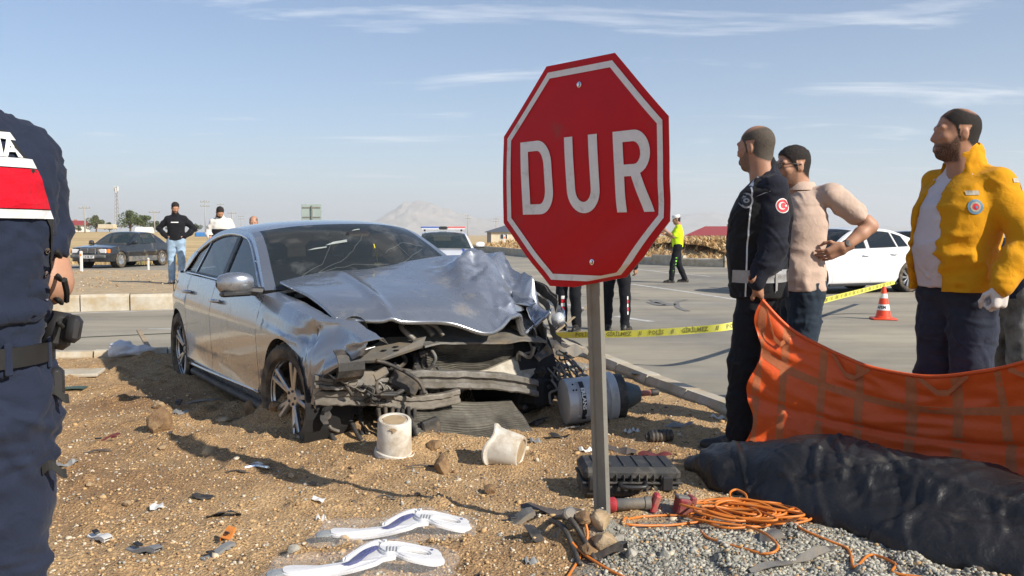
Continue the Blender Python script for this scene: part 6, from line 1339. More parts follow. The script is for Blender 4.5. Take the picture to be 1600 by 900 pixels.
# --- the sheet's other holder, just outside the picture; the shade on the ground is this person's
p = Person('person in dark clothes holding the right end of orange sheet', (3.02, 3.30, -.06), (-.7, .5), 1.78, 1.1, None, .018)
p.set(elL=(-.23, .08, 1.15), wrL=(-.16, .30, 1.0), elR=(.23, .08, 1.15), wrR=(.16, .30, 1.0)); p.body(.01, hair='crop'); p.trousers(f_jean); p.shoes(m_shoe); p.top('jacket', f_black, .9, 'long', seed=27)
# ================================================================ STOP SIGN
m_sred = pm('sign_red', (.52, .005, .012), .5, 0, .05, 4.0, .12, 9, spec=.25, bdist=.01, dirt=((.30, .05, .04), .06, 7.0)); m_swhite = pm('sign_white', (.76, .76, .76), .5, 0, .05, 30, dirt=((.45, .44, .42), .12, 16)); m_sback = pm('sign_back', (.42, .43, .43), .4, .7, .08, 8)
m_galv = pm('galvanised_steel', (.24, .235, .21), .45, .1, .16, 5, .2, 60, dirt=((.20, .16, .11), .28, 5.0))
YAW = -.84406; SU = np.array([math.cos(YAW), math.sin(YAW), 0]); SN = np.array([math.sin(YAW), -math.cos(YAW), 0]); SV = np.array([0, 0, 1.0]); SK = np.array([.2623, 3.57, 1.4849]); SR = .487
sign = empty('stop_sign', (.388, 3.75, 0)); tag(sign, 'red octagonal sign with bent lower edge on leaning grey steel post', 'sign')
sb = np.array(sign.location)
def bend(u, v, o=0.0):
    d = (u - 0.0) * .33 + (v + .43) * -.944; w = 0.0
    if d > 0: L = d; u, v = u - .33 * L * .62, v + .944 * L * .62; w -= L * .80 + .035
    else: w -= .035 * math.exp(d / .10)
    w += .008 * math.sin(u * 7 + v * 4) * (.4 - v) + .004 * math.sin(v * 11 - u * 3)
    e = u * .5 - v - .30; w -= .010 * math.exp(-(e / .08) ** 2) * float(smooth01((-v - .02) / .15))
    return SK + SU * u + SV * v + SN * (w + o) - sb
def octr(a): q = (a - PI / 8) % (PI / 4); return SR * math.cos(PI / 8) / math.cos(q - PI / 8) * 1.0
def ringset(f0, f1, nr, o, flip=False):
    n = 192; R_ = []
    for f in np.linspace(f0, f1, nr): R_.append([bend(octr(2 * PI * j / n + PI / 8) * f * math.cos(2 * PI * j / n + PI / 8), octr(2 * PI * j / n + PI / 8) * f * math.sin(2 * PI * j / n + PI / 8), o) for j in range(n + 1)])
    mb = MB(); mb.grid(R_, flip=flip); return mb
mb = ringset(.002, 1, 26, .0); k0 = len(mb.F); b_ = ringset(.002, 1, 26, -.003); mb.add(b_.V, b_.F, 1); e_ = ringset(1, 1, 1, 0); n = 193
P_ = [bend(octr(2 * PI * j / 192 + PI / 8) * math.cos(2 * PI * j / 192 + PI / 8), octr(2 * PI * j / 192 + PI / 8) * math.sin(2 * PI * j / 192 + PI / 8), o) for o in (0, -.003) for j in range(n)]; mb.add(P_, [(j, j + 1, n + j + 1, n + j) for j in range(n - 1)], 1)
mb.build('plate', [m_sred, m_sback], sign, smooth=False, angle=40)
ringset(.885, .940, 5, .003).build('border', m_swhite, sign)
def letter(nm, outer, holes=()):
    loops = [outer] + list(holes); tris = tessellate_polygon([[Vector((p[0], p[1], 0)) for p in l] for l in loops]); pts = [p for l in loops for p in l]; bm = bmesh.new(); vs = [bm.verts.new((p[0], p[1], 0)) for p in pts]
    for t_ in tris:
        try: bm.faces.new([vs[i] for i in t_])
        except ValueError: pass
    for _ in range(4):
        le = [e for e in bm.edges if e.calc_length() > .022]
        if le: bmesh.ops.subdivide_edges(bm, edges=le, cuts=1); bmesh.ops.triangulate(bm, faces=bm.faces)
    for v in bm.verts: v.co = bend(v.co.x + .012 * (.15 - v.co.y) / .3, v.co.y, .0034)
    me = bpy.data.meshes.new(nm); bm.to_mesh(me); bm.free(); me.materials.append(m_swhite); return link(nm, me, sign)
def arc(cx, cy, rx, ry, a0, a1, n=14): return [(cx + rx * math.cos(a), cy + ry * math.sin(a)) for a in np.linspace(a0, a1, n)]
s_ = .047
D_o = [(-.338, -.152), (-.338, .152), (-.255, .152)] + arc(-.235, .055, .082, .097, PI / 2, 0) + arc(-.235, -.055, .082, .097, 0, -PI / 2) + [(-.255, -.152)]
D_i = [(-.291, .110), (-.250, .110)] + arc(-.236, .045, .037, .065, PI / 2, 0, 10) + arc(-.236, -.045, .037, .065, 0, -PI / 2, 10) + [(-.250, -.110), (-.291, -.110)]
letter('letter', D_o, [D_i])
U_o = [(-.073, .152), (-.073, -.060)] + arc(.017, -.060, .090, .092, PI, 2 * PI, 20) + [(.107, .152), (.060, .152), (.060, -.058)] + arc(.017, -.058, .043, .050, 0, -PI, 14) + [(-.026, .152)]
letter('letter', U_o)
R_o = [(.188, -.152), (.188, .152), (.290, .152)] + arc(.290, .070, .072, .082, PI / 2, -PI / 2.6, 16) + [(.312, -.008), (.368, -.152), (.318, -.152), (.268, -.018), (.235, -.018), (.235, -.152)]
R_i = [(.235, .110), (.285, .110)] + arc(.285, .068, .032, .042, PI / 2, -PI / 2, 10) + [(.235, .026)]
letter('letter', R_o, [R_i])
for (u, v) in ((.003, .353), (.055, -.345)):
    mb = MB(); c = bend(u, v, .001); M = TR(c, rot_to(SN)); mb.lathe([(.012, 0), (.012, .002), (.008, .003), (.007, .008), (.001, .0085)], 14, M); mb.build('bolt', m_chrome, sign, angle=30)
# post: lipped channel, leaning, its web away from the sign
base = np.array([.388, 3.75, -.25]) - sb; topc = SK - SU * .02 + SV * .36 - SN * .03 - sb; lowc = SK + SU * .018 - SV * .40 - SN * .065 - sb
ax = lowc - base; ax = ax / np.linalg.norm(ax); pts = [base, base + ax * .6, lowc, topc]; pr = [(-.040, 0), (.040, 0), (.040, -.030), (.026, -.030), (.026, -.027), (.037, -.027), (.037, -.003), (.016, -.003), (.012, .004), (-.012, .004), (-.016, -.003), (-.037, -.003), (-.037, -.027), (-.026, -.027), (-.026, -.030), (-.040, -.030)]
pr = [(-.036, 0), (-.018, 0), (-.014, -.006), (.014, -.006), (.018, 0), (.036, 0), (.036, -.024), (-.036, -.024)]
rows = [[p + SU * a + SN * b for a, b in pr] for p in pts]; mb = MB(); mb.grid(np.array([r_ + [r_[0]] for r_ in rows])); mb.add(rows[-1], [tuple(range(len(pr)))]); mb.build('post', m_galv, sign)
for (nm, z) in (('clamp', .30), ('clamp', -.33)):
    mb = MB(); c = SK + SU * (.03 if z > 0 else .02) + SV * z - SN * (.05 if z > 0 else .075) - sb; M = Matrix((SU, SN, SV)).transposed(); mb.box(c, (.13, .045, .03), M, .004); mb.build(nm, m_galv, sign)

# ================================================================ ORANGE SHEET, BLACK COVER
m_or = pm('orange_tarpaulin', (.74, .105, .018), .42, 0, .07, 3.0, .3, 12, spec=.4, bdist=.02); t, b = nodes_of(m_or); b.inputs['Subsurface Weight'].default_value = 0.0
m_orw = pm('orange_webbing', (.50, .15, .055), .75, 0, .12, 30, .4, 240)
HC = np.array([1.40, 5.00, .885])
top_ = crv([HC, D(1238, 516, 4.95), D(1300, 548, 4.85), D(1365, 574, 4.68), D(1450, 588, 4.45), D(1530, 581, 4.25), D(1600, 566, 4.08), np.array([2.62, 3.72, .86]), np.array([2.80, 3.50, 1.0])], 10)
bot_ = crv([np.array([1.345, 5.08, -.01]), np.array([1.52, 5.0, .0]), np.array([1.72, 4.90, .0]), np.array([1.92, 4.74, .0]), np.array([2.10, 4.52, .0]), np.array([2.28, 4.28, .0]), np.array([2.46, 4.05, .0]), np.array([2.66, 3.74, .0]), np.array([2.82, 3.52, .02])], 10)
top_, bot_ = np.array(top_), np.array(bot_); NU, NV = len(top_), 30
def sheet_pt(u, v, o=0.0):           # u along 0..1, v top 0 .. bottom 1
    i = u * (NU - 1); i0 = min(int(i), NU - 2); f = i - i0; a = top_[i0] * (1 - f) + top_[i0 + 1] * f; b = bot_[i0] * (1 - f) + bot_[i0 + 1] * f; p = a + (b - a) * v; d = bot_[min(i0 + 1, NU - 1)] - bot_[max(i0 - 1, 0)]; d = d / np.linalg.norm(d); n = np.array([d[1], -d[0], 0]); n = n if n[1] < 0 else -n
    w = .035 * math.sin(v * PI) * math.sin(u * 5 + 1) + .010 * math.sin(u * 19 + v * 5) * v + .010 * float(vnoise(np.array([u * 16 + v * 3]), np.array([v * 5 - u * 4]), seed=71)[0]) + .010 * (1 - 2 * abs(float(vnoise(np.array([u * 9 - v * 7]), np.array([v * 9 + u * 5]), seed=75)[0]))) - .05 * math.exp(-((v - .60) / .03) ** 2) * .5 + .07 * v * v
    if u < .03: p = p - d * .03 * math.sin(v * 14) * (1 - u / .03)
    return p + n * (w + o)
sheet = empty('orange_sheet', (2.0, 4.6, 0)); tag(sheet, 'orange tarpaulin sheet with webbing straps held up behind the black covered heap', 'tarpaulin'); s0 = np.array(sheet.location)
us = np.linspace(0, 1, 150); vs = np.linspace(0, 1, 44); mb = MB(); mb.sheet([[sheet_pt(u, v) - s0 for v in vs] for u in us], .003); mb.build('sheet_cloth', m_or, sheet, smooth=True)
for u in (.028, .115, .235, .345, .47, .575, .69, .80, .91):
    mb = MB(); mb.sheet([[sheet_pt(u + q * .012 + .012 * (v - .5), v, .004) - s0 for q in (-1, 0, 1)] for v in vs], .003); mb.build('strap', m_orw, sheet, smooth=True)
for v in (.30, ):
    mb = MB(); mb.sheet([[sheet_pt(u, v + q * .033 + .04 * u, .0025) - s0 for q in (-1, 0, 1)] for u in np.linspace(.01, .99, 120)], .002); mb.build('strap', m_orw, sheet, smooth=True)
mb = MB(); mb.tube([sheet_pt(u, .0, .003) - s0 for u in us], .010, 6); mb.build('hem', m_or, sheet, smooth=True)
for (u0, u1) in ((.03, .135), (.255, .37), (.48, .60), (.72, .84)):
    mb = MB(); q = [sheet_pt(u0, .015, .008), sheet_pt((u0 + u1) / 2 - .012, .15, .018), sheet_pt((u0 + u1) / 2 + .012, .155, .018), sheet_pt(u1, .015, .008)]; mb.sheet([[p - s0 + np.array([0, 0, w_]) for w_ in (-.014, .014)] for p in q], .004); mb.build('handle_loop', m_orw, sheet)
m_bag = pm('black_plastic_sheet', (.013, .013, .015), .46, 0, .2, 5, .5, 26, spec=.5, bdist=.014, dirt=((.10, .09, .075), .10, 6.0))
A = Sdf((.70, 2.75, -.06), (2.95, 5.0, .48), .0115)
A.chain([(.99, 4.66, .03), (1.15, 4.50, .075), (1.42, 4.26, .10), (1.66, 4.02, .105), (1.90, 3.80, .10), (2.20, 3.50, .09), (2.62, 3.12, .07)], [.07, .17, .235, .245, .25, .23, .16], .10, sq=(1, 1, 1.7))
A.chain([(1.15, 4.36, .0), (1.45, 3.98, .0), (1.75, 3.60, .0), (2.2, 3.12, .0)], [.14, .20, .23, .20], .12, sq=(1, 1, 1.9)); A.ell((1.55, 4.25, .20), (.16, .14, .05), .12); A.ell((1.95, 3.82, .19), (.22, .12, .05), .1)
A.folds(.022, 2.6, 81, aniso=(1.0, .8, 1.2)); A.folds(.014, 5.0, 83, aniso=(1.9, .45, 1)); A.folds(.004, 11.0, 85, aniso=(.45, 1.7, 1)); A.cut((0, 0, -1), .05)
V_, Q_ = A.mesh(); V_ = relax(V_, Q_, 1); V_ = crease(V_, Q_, 46, .50, .022, .011, 5, (1, .6, .5)); V_ = crease(V_, Q_, 60, .18, .014, .006, 6, (.6, 1, .8)); cover = link('covered_heap', mesh_np('covered_heap', V_, Q_, m_bag, True)); tag(cover, 'long heap covered with crumpled black plastic lying before the orange sheet', 'black cover')

# ================================================================ THINGS ON THE GROUND
m_pail = pm('pail_plastic', (.66, .63, .56), .5, 0, .05, 6, .15, 40, dirt=((.36, .28, .19), .34, 9.0)); m_pdirt = pm('pail_mud', (.38, .28, .17), .9, 0, .2, 20)
def pail(lab, base, ax, R0, R1, H, rim, smash=0.0, lid=False):
    M = TR(base, rot_to(ax)); o = empty('bucket', base); tag(o, lab, 'bucket', 'white plastic pails before the crushed car'); M = TR((0, 0, 0), rot_to(ax)); mb = MB()
    mb.lathe([(R1 - .006, .004), (R1, 0), (R1 * 1.0, .012), (R1, .030), (R0 + (R1 - R0) * .5, H * .5), (R0, H - .008), (R0 - .006, H), (R0 * .80, H), (R0 * .76, H - .008), (.001, H - .006)], 40, M)
    mb.lathe([(R1 - .006, .004), (R0 - .006, H - .012), (.001, H - .012)], 40, M)
    if smash:
        Mi = M.inverted()
        for i, v in enumerate(mb.V):
            q = Mi @ Vector(v); a = math.atan2(q.y, q.x); k = max(0, 1 - q.z / H); r = 1 + smash * k * (.5 * math.sin(2 * a + .6) + .3 * math.sin(3 * a + 2) + .18 * math.sin(7 * a)); q.x *= r; q.y *= r; q.z += smash * .14 * k * math.sin(3 * a + 1); mb.V[i] = tuple(M @ q)
    mb.build('shell', m_pail, o, angle=40)
    rm = MB(); rm.lathe([(R1, .0), (R1 + .012, .004), (R1 + .014, .014), (R1 + .004, .020), (R1, .03)], 40, M)
    if smash:
        for i, v in enumerate(rm.V):
            q = Mi @ Vector(v); a = math.atan2(q.y, q.x); k = max(0, 1 - q.z / H); r = 1 + smash * k * (.5 * math.sin(2 * a + .6) + .3 * math.sin(3 * a + 2) + .18 * math.sin(7 * a)); q.x *= r; q.y *= r; q.z += smash * .14 * k * math.sin(3 * a + 1); rm.V[i] = tuple(M @ q)
    rm.build('rim', m_pail, o, angle=40)
    dk = MB(); n = 20; dk.add([tuple(M @ Vector((R0 * .70 * math.cos(2 * PI * j / n) * (1 + .12 * math.sin(j * 2.3)), R0 * .70 * math.sin(2 * PI * j / n), H + .001))) for j in range(n)], [tuple(range(n))]); 
    dk.V = [tuple(Vector(v) - (M.to_3x3() @ Vector((0, 0, .005)))) for v in dk.V]; dk.build('mud_cake', m_pdirt, o)
    return o, M
c = on(612, 716); pl, M = pail('white bucket standing upside down on the soil, muddy base on top', (c[0], c[1] + .10, c[2] - .005), (.05, -.22, 1), .095, .100, .222, .012)
mb = MB(); mb.lathe([(.106, .018), (.117, .026), (.117, .040), (.110, .046), (.105, .036)], 40, TR((.002, -.006, -.012), rot_to((.16, -.12, 1)))); mb.build('pail_lid', m_pail, pl, angle=40)
mb = MB(); v2 = [(.098 * math.cos(-1.75 + (a + 1.75) * .6), .098 * math.sin(-1.75 + (a + 1.75) * .6), .203 + (z - .2) * .5) for a, z in ((-2.1, .205), (-1.85, .215), (-1.6, .21), (-1.35, .19), (-1.55, .165), (-1.75, .15), (-1.8, .18), (-2.0, .185))]; mb.add([tuple(M @ Vector((x * 1.025, y * 1.025, z))) for x, y, z in v2], [tuple(range(8))]); mb.build('paint_scuff', m_pdirt, pl)
c = on(778, 728); pail('white bucket tipped on its side with squashed open rim facing left', (c[0] - .035, c[1] + .10, c[2] + .095), (.86, -.30, -.16), .090, .106, .175, .012, .12)

# round steel housing with a cone and rod, lettered band
c = on(920, 660); dr = empty('steel_drum', (c[0] + .0, c[1] + .10, c[2] + .135)); tag(dr, 'grey metal cylinder with black lettered band lying behind the sign pole', 'metal cylinder'); ax = Vector((.965, .22, .06)).normalized(); M = rot_to(ax)
m_tin = pm('painted_tin', (.46, .48, .50), .4, .25, .06, 6, .15, 30, dirt=((.25, .21, .16), .22, 8))
mb = MB(); mb.lathe([(.001, -.17), (.135, -.17), (.150, -.165), (.153, -.155), (.153, .12), (.150, .125), (.148, .13)], 44, M); mb.build('barrel', m_tin, dr, angle=35)
mb = MB(); mb.lathe([(.150, .11), (.168, .115), (.172, .13), (.172, .16), (.165, .172), (.150, .175), (.001, .176)], 44, M); mb.build('flange', m_tin, dr, angle=35)
mb = MB(); mb.lathe([(.150, .176), (.152, .20), (.150, .235), (.10, .24)], 36, M); mb.build('rubber_plate', m_blk, dr, angle=35)
mb = MB(); mb.lathe([(.102, .24), (.100, .26), (.060, .36), (.045, .365), (.001, .366)], 28, M); mb.build('cone_nose', pm('blue_grey_plastic', (.075, .10, .115), .5, 0, .12, 10), dr, angle=35)
mb = MB(); mb.lathe([(.020, .366), (.019, .46), (.001, .461)], 14, M); mb.build('rod', pm('pink_rod', (.42, .16, .13), .6, 0, .15, 20), dr, angle=35)
mb = MB(); mb.lathe([(.023, .45), (.025, .46), (.023, .50), (.001, .502)], 14, M); mb.build('rod_cap', m_blk, dr, angle=35)
mb = MB(); nA = 20
def dband(x0, x1, a0, a1, r, m, nm):
    mb = MB(); mb.grid([[tuple(M @ Vector((r * math.cos(a), r * math.sin(a), x))) for a in np.linspace(a0, a1, nA)] for x in (x0, x1)]); return mb.build(nm, m, dr)
# angle on the drum that faces the camera
Mi = M.inverted().to_3x3(); vcam = Mi @ (Vector((0, 0, 1.25)) - Vector(dr.location)); ac = math.atan2(vcam.y, vcam.x); vup = Mi @ Vector((0, 0, 1)); au = math.atan2(vup.y, vup.x); sg = 1 if ((au - ac + PI) % (2 * PI) - PI) > 0 else -1
dband(-.085, -.053, ac - .9, ac + .95, .1545, m_ink, 'label_band'); dband(-.105, -.087, ac - .9, ac + .95, .1545, m_reflg, 'label_band')
V_, F_ = text_mesh('ERLANS', .034, .0012, 0, 2, 1.25); mt = MB(); wmx = max(x for x, y, z in V_)
mt.add([tuple(M @ Vector((.1560 * math.cos(ac + sg * .05 - sg * x / .155), .1560 * math.sin(ac + sg * .05 - sg * x / .155), -.069 + y))) for x, y, z in V_], F_); mt.build('label_print', m_wprint, dr)
for (a, x) in ((-.75, -.10), (-.75, -.05), (.75, -.125), (.45, -.13), (.45, -.11)):
    rr = .012 if a < 0 else .006; q = M @ Vector((.153 * math.cos(ac - sg * -a), .153 * math.sin(ac + sg * a), x)); nn = M @ Vector((math.cos(ac + sg * a), math.sin(ac + sg * a), 0)); mb = MB(); mb.lathe([(rr, 0), (rr, .004), (rr * .5, .007), (.001, .007)], 12, TR(M @ Vector((.153 * math.cos(ac + sg * a), .153 * math.sin(ac + sg * a), x)), rot_to(nn))); mb.build('rivet', m_tin if a < 0 else m_dark, dr, angle=30)

# black rescue tool case
m_case = pm('case_plastic', (.030, .030, .031), .62, 0, .15, 12, .4, 160, bdist=.004, dirt=((.16, .14, .11), .22, 8))
c = on(985, 778); cs = empty('tool_case', (c[0] - .0, c[1] + .13, c[2] - .005), .0); tag(cs, 'black ribbed plastic tool case lying behind the foot of sign post', 'tool case'); cs.rotation_euler = (.0, .02, .05)
def rbox(mb, c, sz, b): mb.box(c, sz, None, b)
mb = MB(); rbox(mb, (0, 0, .038), (.47, .27, .076), .022); mb.build('case_base', m_case, cs, angle=30); mb = MB(); rbox(mb, (0, 0, .113), (.47, .27, .072), .024); mb.build('case_lid', m_case, cs, angle=30)
mb = MB(); mb.box((0, 0, .0775), (.482, .282, .012), None, .004); mb.build('case_seam', m_case, cs)
for i in range(9):
    x = -.15 + .036 * i; mb = MB(); mb.box((x, -.139, .048), (.008, .016, .042), None, .003); mb.build('rib', m_case, cs); mb = MB(); mb.box((x, -.139, .103), (.008, .016, .032), None, .003); mb.build('rib', m_case, cs)
for i in range(6): mb = MB(); mb.box((-.17 + .068 * i, 0, .151), (.012, .20, .008), None, .003); mb.build('rib', m_case, cs)
for x in (.165, -.185): mb = MB(); mb.box((x, -.146, .078), (.05, .018, .068), None, .006); mb.build('latch', m_trim, cs, angle=30)
mb = MB(); mb.tube(crv([(-.06, -.14, .078), (-.05, -.175, .07), (.05, -.175, .07), (.06, -.14, .078)], 5), .011, 8); mb.build('handle', m_trim, cs, smooth=True)
# rescue tool: dark barrel with red collars
m_rdp = pm('tool_red', (.42, .035, .045), .5, 0, .15, 14, dirt=((.3, .24, .16), .2, 12)); c = on(990, 800); tl = empty('rescue_tool', (c[0], c[1] + .03, c[2] + .028)); tag(tl, 'dark cylindrical hand tool with red ends lying before the tool case', 'hand tool'); M = rot_to((1, .05, .03))
mb = MB(); mb.lathe([(.023, -.075), (.026, -.07), (.026, .05), (.030, .055), (.030, .08)], 20, M, cap0=True, cap1=True); mb.build('barrel', m_plas, tl, angle=35); mb = MB(); mb.lathe([(.016, -.112), (.030, -.112), (.034, -.105), (.034, -.082), (.026, -.074)], 18, M); mb.lathe([(.016, -.112), (.015, -.08), (.001, -.079)], 18, M); mb.build('collar', m_rdp, tl, angle=35)
mb = MB(); mb.box(M @ Vector((0, 0, .10)), (.030, .062, .085), Matrix.Rotation(.35, 3, 'Y'), .008); mb.build('battery', m_rdp, tl, angle=35)
c = on(1070, 806); bt = empty('battery_pack', (c[0], c[1] + .03, c[2] + .03), .2); tag(bt, 'dark red battery block beside the orange cable coil', 'battery'); m_rdd = pm('battery_red', (.22, .03, .035), .5, 0, .2, 14, dirt=((.2, .15, .1), .25, 10)); mb = MB(); mb.box((0, 0, .005), (.075, .07, .075), Matrix.Rotation(.2, 3, 'Y'), .008); mb.build('battery_case', m_rdd, bt, angle=35); mb = MB(); mb.box((-.005, 0, .046), (.06, .05, .014), Matrix.Rotation(.2, 3, 'Y'), .004); mb.build('terminal', m_plas, bt); mb = MB(); mb.box((.035, -.005, .03), (.03, .06, .04), Matrix.Rotation(.2, 3, 'Y'), .006); mb.build('latch', m_rdd, bt)
c = on(888, 815); mb = MB(); mb.lathe([(.001, .0), (.024, .0), (.028, .006), (.028, .02), (.02, .026), (.001, .026)], 20, rot_to((.3, -.8, .5))); tag(mb.build('round_lamp', m_plas, loc=(c[0], c[1], c[2] + .028), angle=35), 'small grey round lamp standing left of the sign post foot', 'lamp unit')

# orange cable: a loose coil with two tails
m_cab = pm('cable_orange', (.62, .185, .025), .45, 0, .1, 20, dirt=((.35, .24, .14), .15, 14)); rr_ = random.Random(4); cc = on(1168, 815); pts = []
def gp(px, py, h=.008): q = on(px, py); return np.array([q[0], q[1], q[2] + h])
lead = [gp(1400, 893), gp(1385, 900, .006), gp(1330, 893), gp(1290, 872), gp(1310, 850, .006), gp(1290, 846)]
pts += [gp(1440, 905), gp(1395, 898), gp(1398, 884), gp(1360, 870), gp(1335, 890), gp(1325, 862), gp(1290, 846), gp(1250, 828)]
for k in range(112):
    a = .78 * k; rx = .165 + .05 * math.sin(k * .37) + rr_.uniform(-.03, .03); ry = .095 + .045 * math.sin(k * .23 + 1) + rr_.uniform(-.02, .02); ox = .10 * math.sin(k * .117 + .4) + .02 * math.sin(k * .41); oy = .06 * math.cos(k * .09)
    ca, sa = math.cos(a), math.sin(a); t_ = .35; x, y = rx * ca, ry * sa; pts.append(cc + np.array([x * math.cos(-t_) - y * math.sin(-t_) + ox, x * math.sin(-t_) + y * math.cos(-t_) + oy + .02, .010 + .040 * (k / 112) + .020 * (.5 + .5 * math.sin(k * 1.7)) * (k / 112) ** .5]))
pts += [gp(1150, 802, .05), gp(1140, 788, .05), gp(1150, 783, .055), gp(1165, 790, .05), gp(1160, 804, .05), gp(1110, 812), gp(1040, 808), gp(985, 813), gp(978, 822), gp(1040, 824), gp(1110, 818), gp(1180, 838, .03), gp(1215, 856), gp(1190, 868), gp(1110, 845), gp(1095, 833)]
zmin = lambda p: np.array([p[0], p[1], max(p[2], gz_at(p[0], p[1]) + .006)])
cp = [zmin(p) for p in crv(pts, 7)]; mb = MB(); mb.tube(cp, .0056, 7); tag(mb.build('extension_cable', m_cab, smooth=True), 'orange cable lying in a loose tangled coil beside the black covered heap', 'cable')
mb = MB(); q = [gp(925, 815), gp(914, 822, .03), gp(918, 845, .02), gp(908, 870), gp(893, 895), gp(880, 915)]; mb.tube([zmin(p) for p in crv(q, 8)], .0056, 7); q = [gp(880, 826), gp(884, 845, .03), gp(905, 868, .02), gp(945, 890), gp(975, 905)]; tag(mb.build('extension_cable', m_cab, smooth=True), 'short orange cord curling over the dirt left of sign post', 'cord'); mb = MB(); mb.tube([zmin(p) for p in crv(q, 8)], .0056, 7); tag(mb.build('extension_cable', m_cab, smooth=True), 'orange cord crossing the other below black hose at sign foot', 'cord')
for k, q in enumerate(([gp(868, 812), gp(890, 822, .03), gp(912, 850, .02), gp(930, 880, .01)], [gp(860, 816), gp(880, 832, .02), gp(896, 862, .015), gp(905, 885)])):
    mb = MB(); mb.tube([zmin(p) for p in crv(q, 8)], .011, 8); tag(mb.build('hose', m_blk, smooth=True), ['black hose bent over the soil left of the sign foot, longer one', 'black hose beside the longer one, ending among the stones'][k], 'hose')

# packed neck collars
m_cw = pm('collar_white', (.74, .75, .77), .45, 0, .03, 10); m_cb = pm('collar_blue', (.035, .05, .22), .7, 0, .1, 10); m_cg = pm('collar_grey', (.22, .25, .27), .5, 0, .1, 10); m_film = pm('clear_film', (.85, .86, .88), .12, 0, 0, alpha=.13, spec=.7, bump=.9, bscale=26, bdist=.02)
def neck_collar(lab, ctr, ang, full=True):
    o = empty('neck_collar', ctr, ang); tag(o, lab, 'neck brace', 'packed neck braces on the soil in front')
    def bump_z(x, y): return .018 + .030 * math.exp(-((x - .04) / .16) ** 2) + .010 * math.sin(x * 14)
    def slab(nm, poly, m, th, z0, holes=()):
        mb = MB(); mb.prism(poly, th, None, 0, holes); bm = bmesh.new(); me = mesh_np('t', mb.V, mb.F); bm.from_mesh(me); bpy.data.meshes.remove(me); bmesh.ops.remove_doubles(bm, verts=bm.verts, dist=1e-6); bmesh.ops.bevel(bm, geom=[e for e in bm.edges if abs(e.verts[0].co.z - th) < 1e-6 and abs(e.verts[1].co.z - th) < 1e-6 and len(e.link_faces) == 2 and e.calc_face_angle(0) > .8], offset=th * .4, segments=2, affect='EDGES')
        for v in bm.verts: v.co.z += z0 + bump_z(v.co.x, v.co.y)
        me = bpy.data.meshes.new(nm); bm.to_mesh(me); bm.free(); me.materials.append(m); shade_angle(me, 40); return link(nm, me, o)
    def sm(pts, n=5): return [(p[0], p[1]) for p in crv([(x, y, 0) for x, y in pts], n, True)]
    slab('back_panel', sm([(.30, .02), (.29, .09), (.20, .115), (.09, .10), (.06, .05), (.08, -.01), (.12, -.02), (.16, -.06), (.25, -.07), (.30, -.03)]), m_cw, .016, .008, [sm([(.15, .015), (.16, .05), (.24, .055), (.25, .02), (.20, .005)])])
    slab('chin_panel', sm([(.10, .03), (.06, .06), (.01, .055), (-.05, -.01), (-.10, -.01), (-.16, .035), (-.25, .04), (-.29, .015), (-.28, -.045), (-.20, -.065), (-.10, -.075), (-.02, -.095), (.04, -.09), (.07, -.06), (.12, -.03)]), m_cw, .014, 0)
    slab('foam_pad', sm([(.05, .05), (.0, .03), (-.05, -.03), (-.09, -.035), (-.08, -.055), (-.02, -.06), (.02, -.01), (.06, .03)]), m_cb, .008, .020)
    slab('edge_roll', sm([(-.07, .0), (-.02, .045), (.04, .085), (.09, .09), (.09, .078), (.04, .07), (-.01, .03), (-.06, -.012)]), m_cw, .018, .010)
    for i in range(4): slab('vent_rib', [(.085 + .012 * i, -.01), (.090 + .012 * i, -.01), (.096 + .012 * i, .04), (.091 + .012 * i, .04)], m_cg, .004, .022)
    slab('closure_tab', sm([(-.28, .012), (-.335, .0), (-.345, -.05), (-.33, -.058), (-.285, -.045)]), m_cg, .008, .002)
    slab('size_dial', [(-.175 + .020 * math.cos(a), -.012 + .030 * math.sin(a)) for a in np.linspace(0, 2 * PI, 20)[:-1]], m_cg, .006, .013); slab('size_dial_face', [(-.175 + .015 * math.cos(a), -.012 + .024 * math.sin(a)) for a in np.linspace(0, 2 * PI, 20)[:-1]], m_cw, .0075, .0135)
    mb = MB(); mb.lathe([(.006, 0), (.006, .003), (.001, .003)], 12, TR((.265, .062, bump_z(.265, .06) + .026))); mb.build('snap', m_cb, o)
    mb = MB(); rows = []
    for i, x in enumerate(np.linspace(-.37, .36, 34)):
        r_ = []
        for y in np.linspace(-.12, .135, 16):
            e = min(1, min(x + .37, .36 - x) / .05) * min(1, min(y + .12, .135 - y) / .03); r_.append((x + .03 * math.sin(y * 20) * (abs(x) > .33), y + .006 * math.sin(x * 21), .006 + e * (bump_z(x, y) + .028) + .009 * float(vnoise(np.array([x * 30]), np.array([y * 30]), seed=91)[0])))
        rows.append(r_)
    mb.grid(rows, flip=True); mb.build('plastic_wrap', m_film, o, smooth=True)
    return o
c = on(625, 838); neck_collar('white neck brace in clear plastic, farther one with grey tab at its left end', (c[0], c[1], c[2]), .13); c = on(590, 890); neck_collar('white neck brace in clear plastic nearest the camera, cut off by lower edge', (c[0] - .05, c[1] - .03, c[2]), .22)

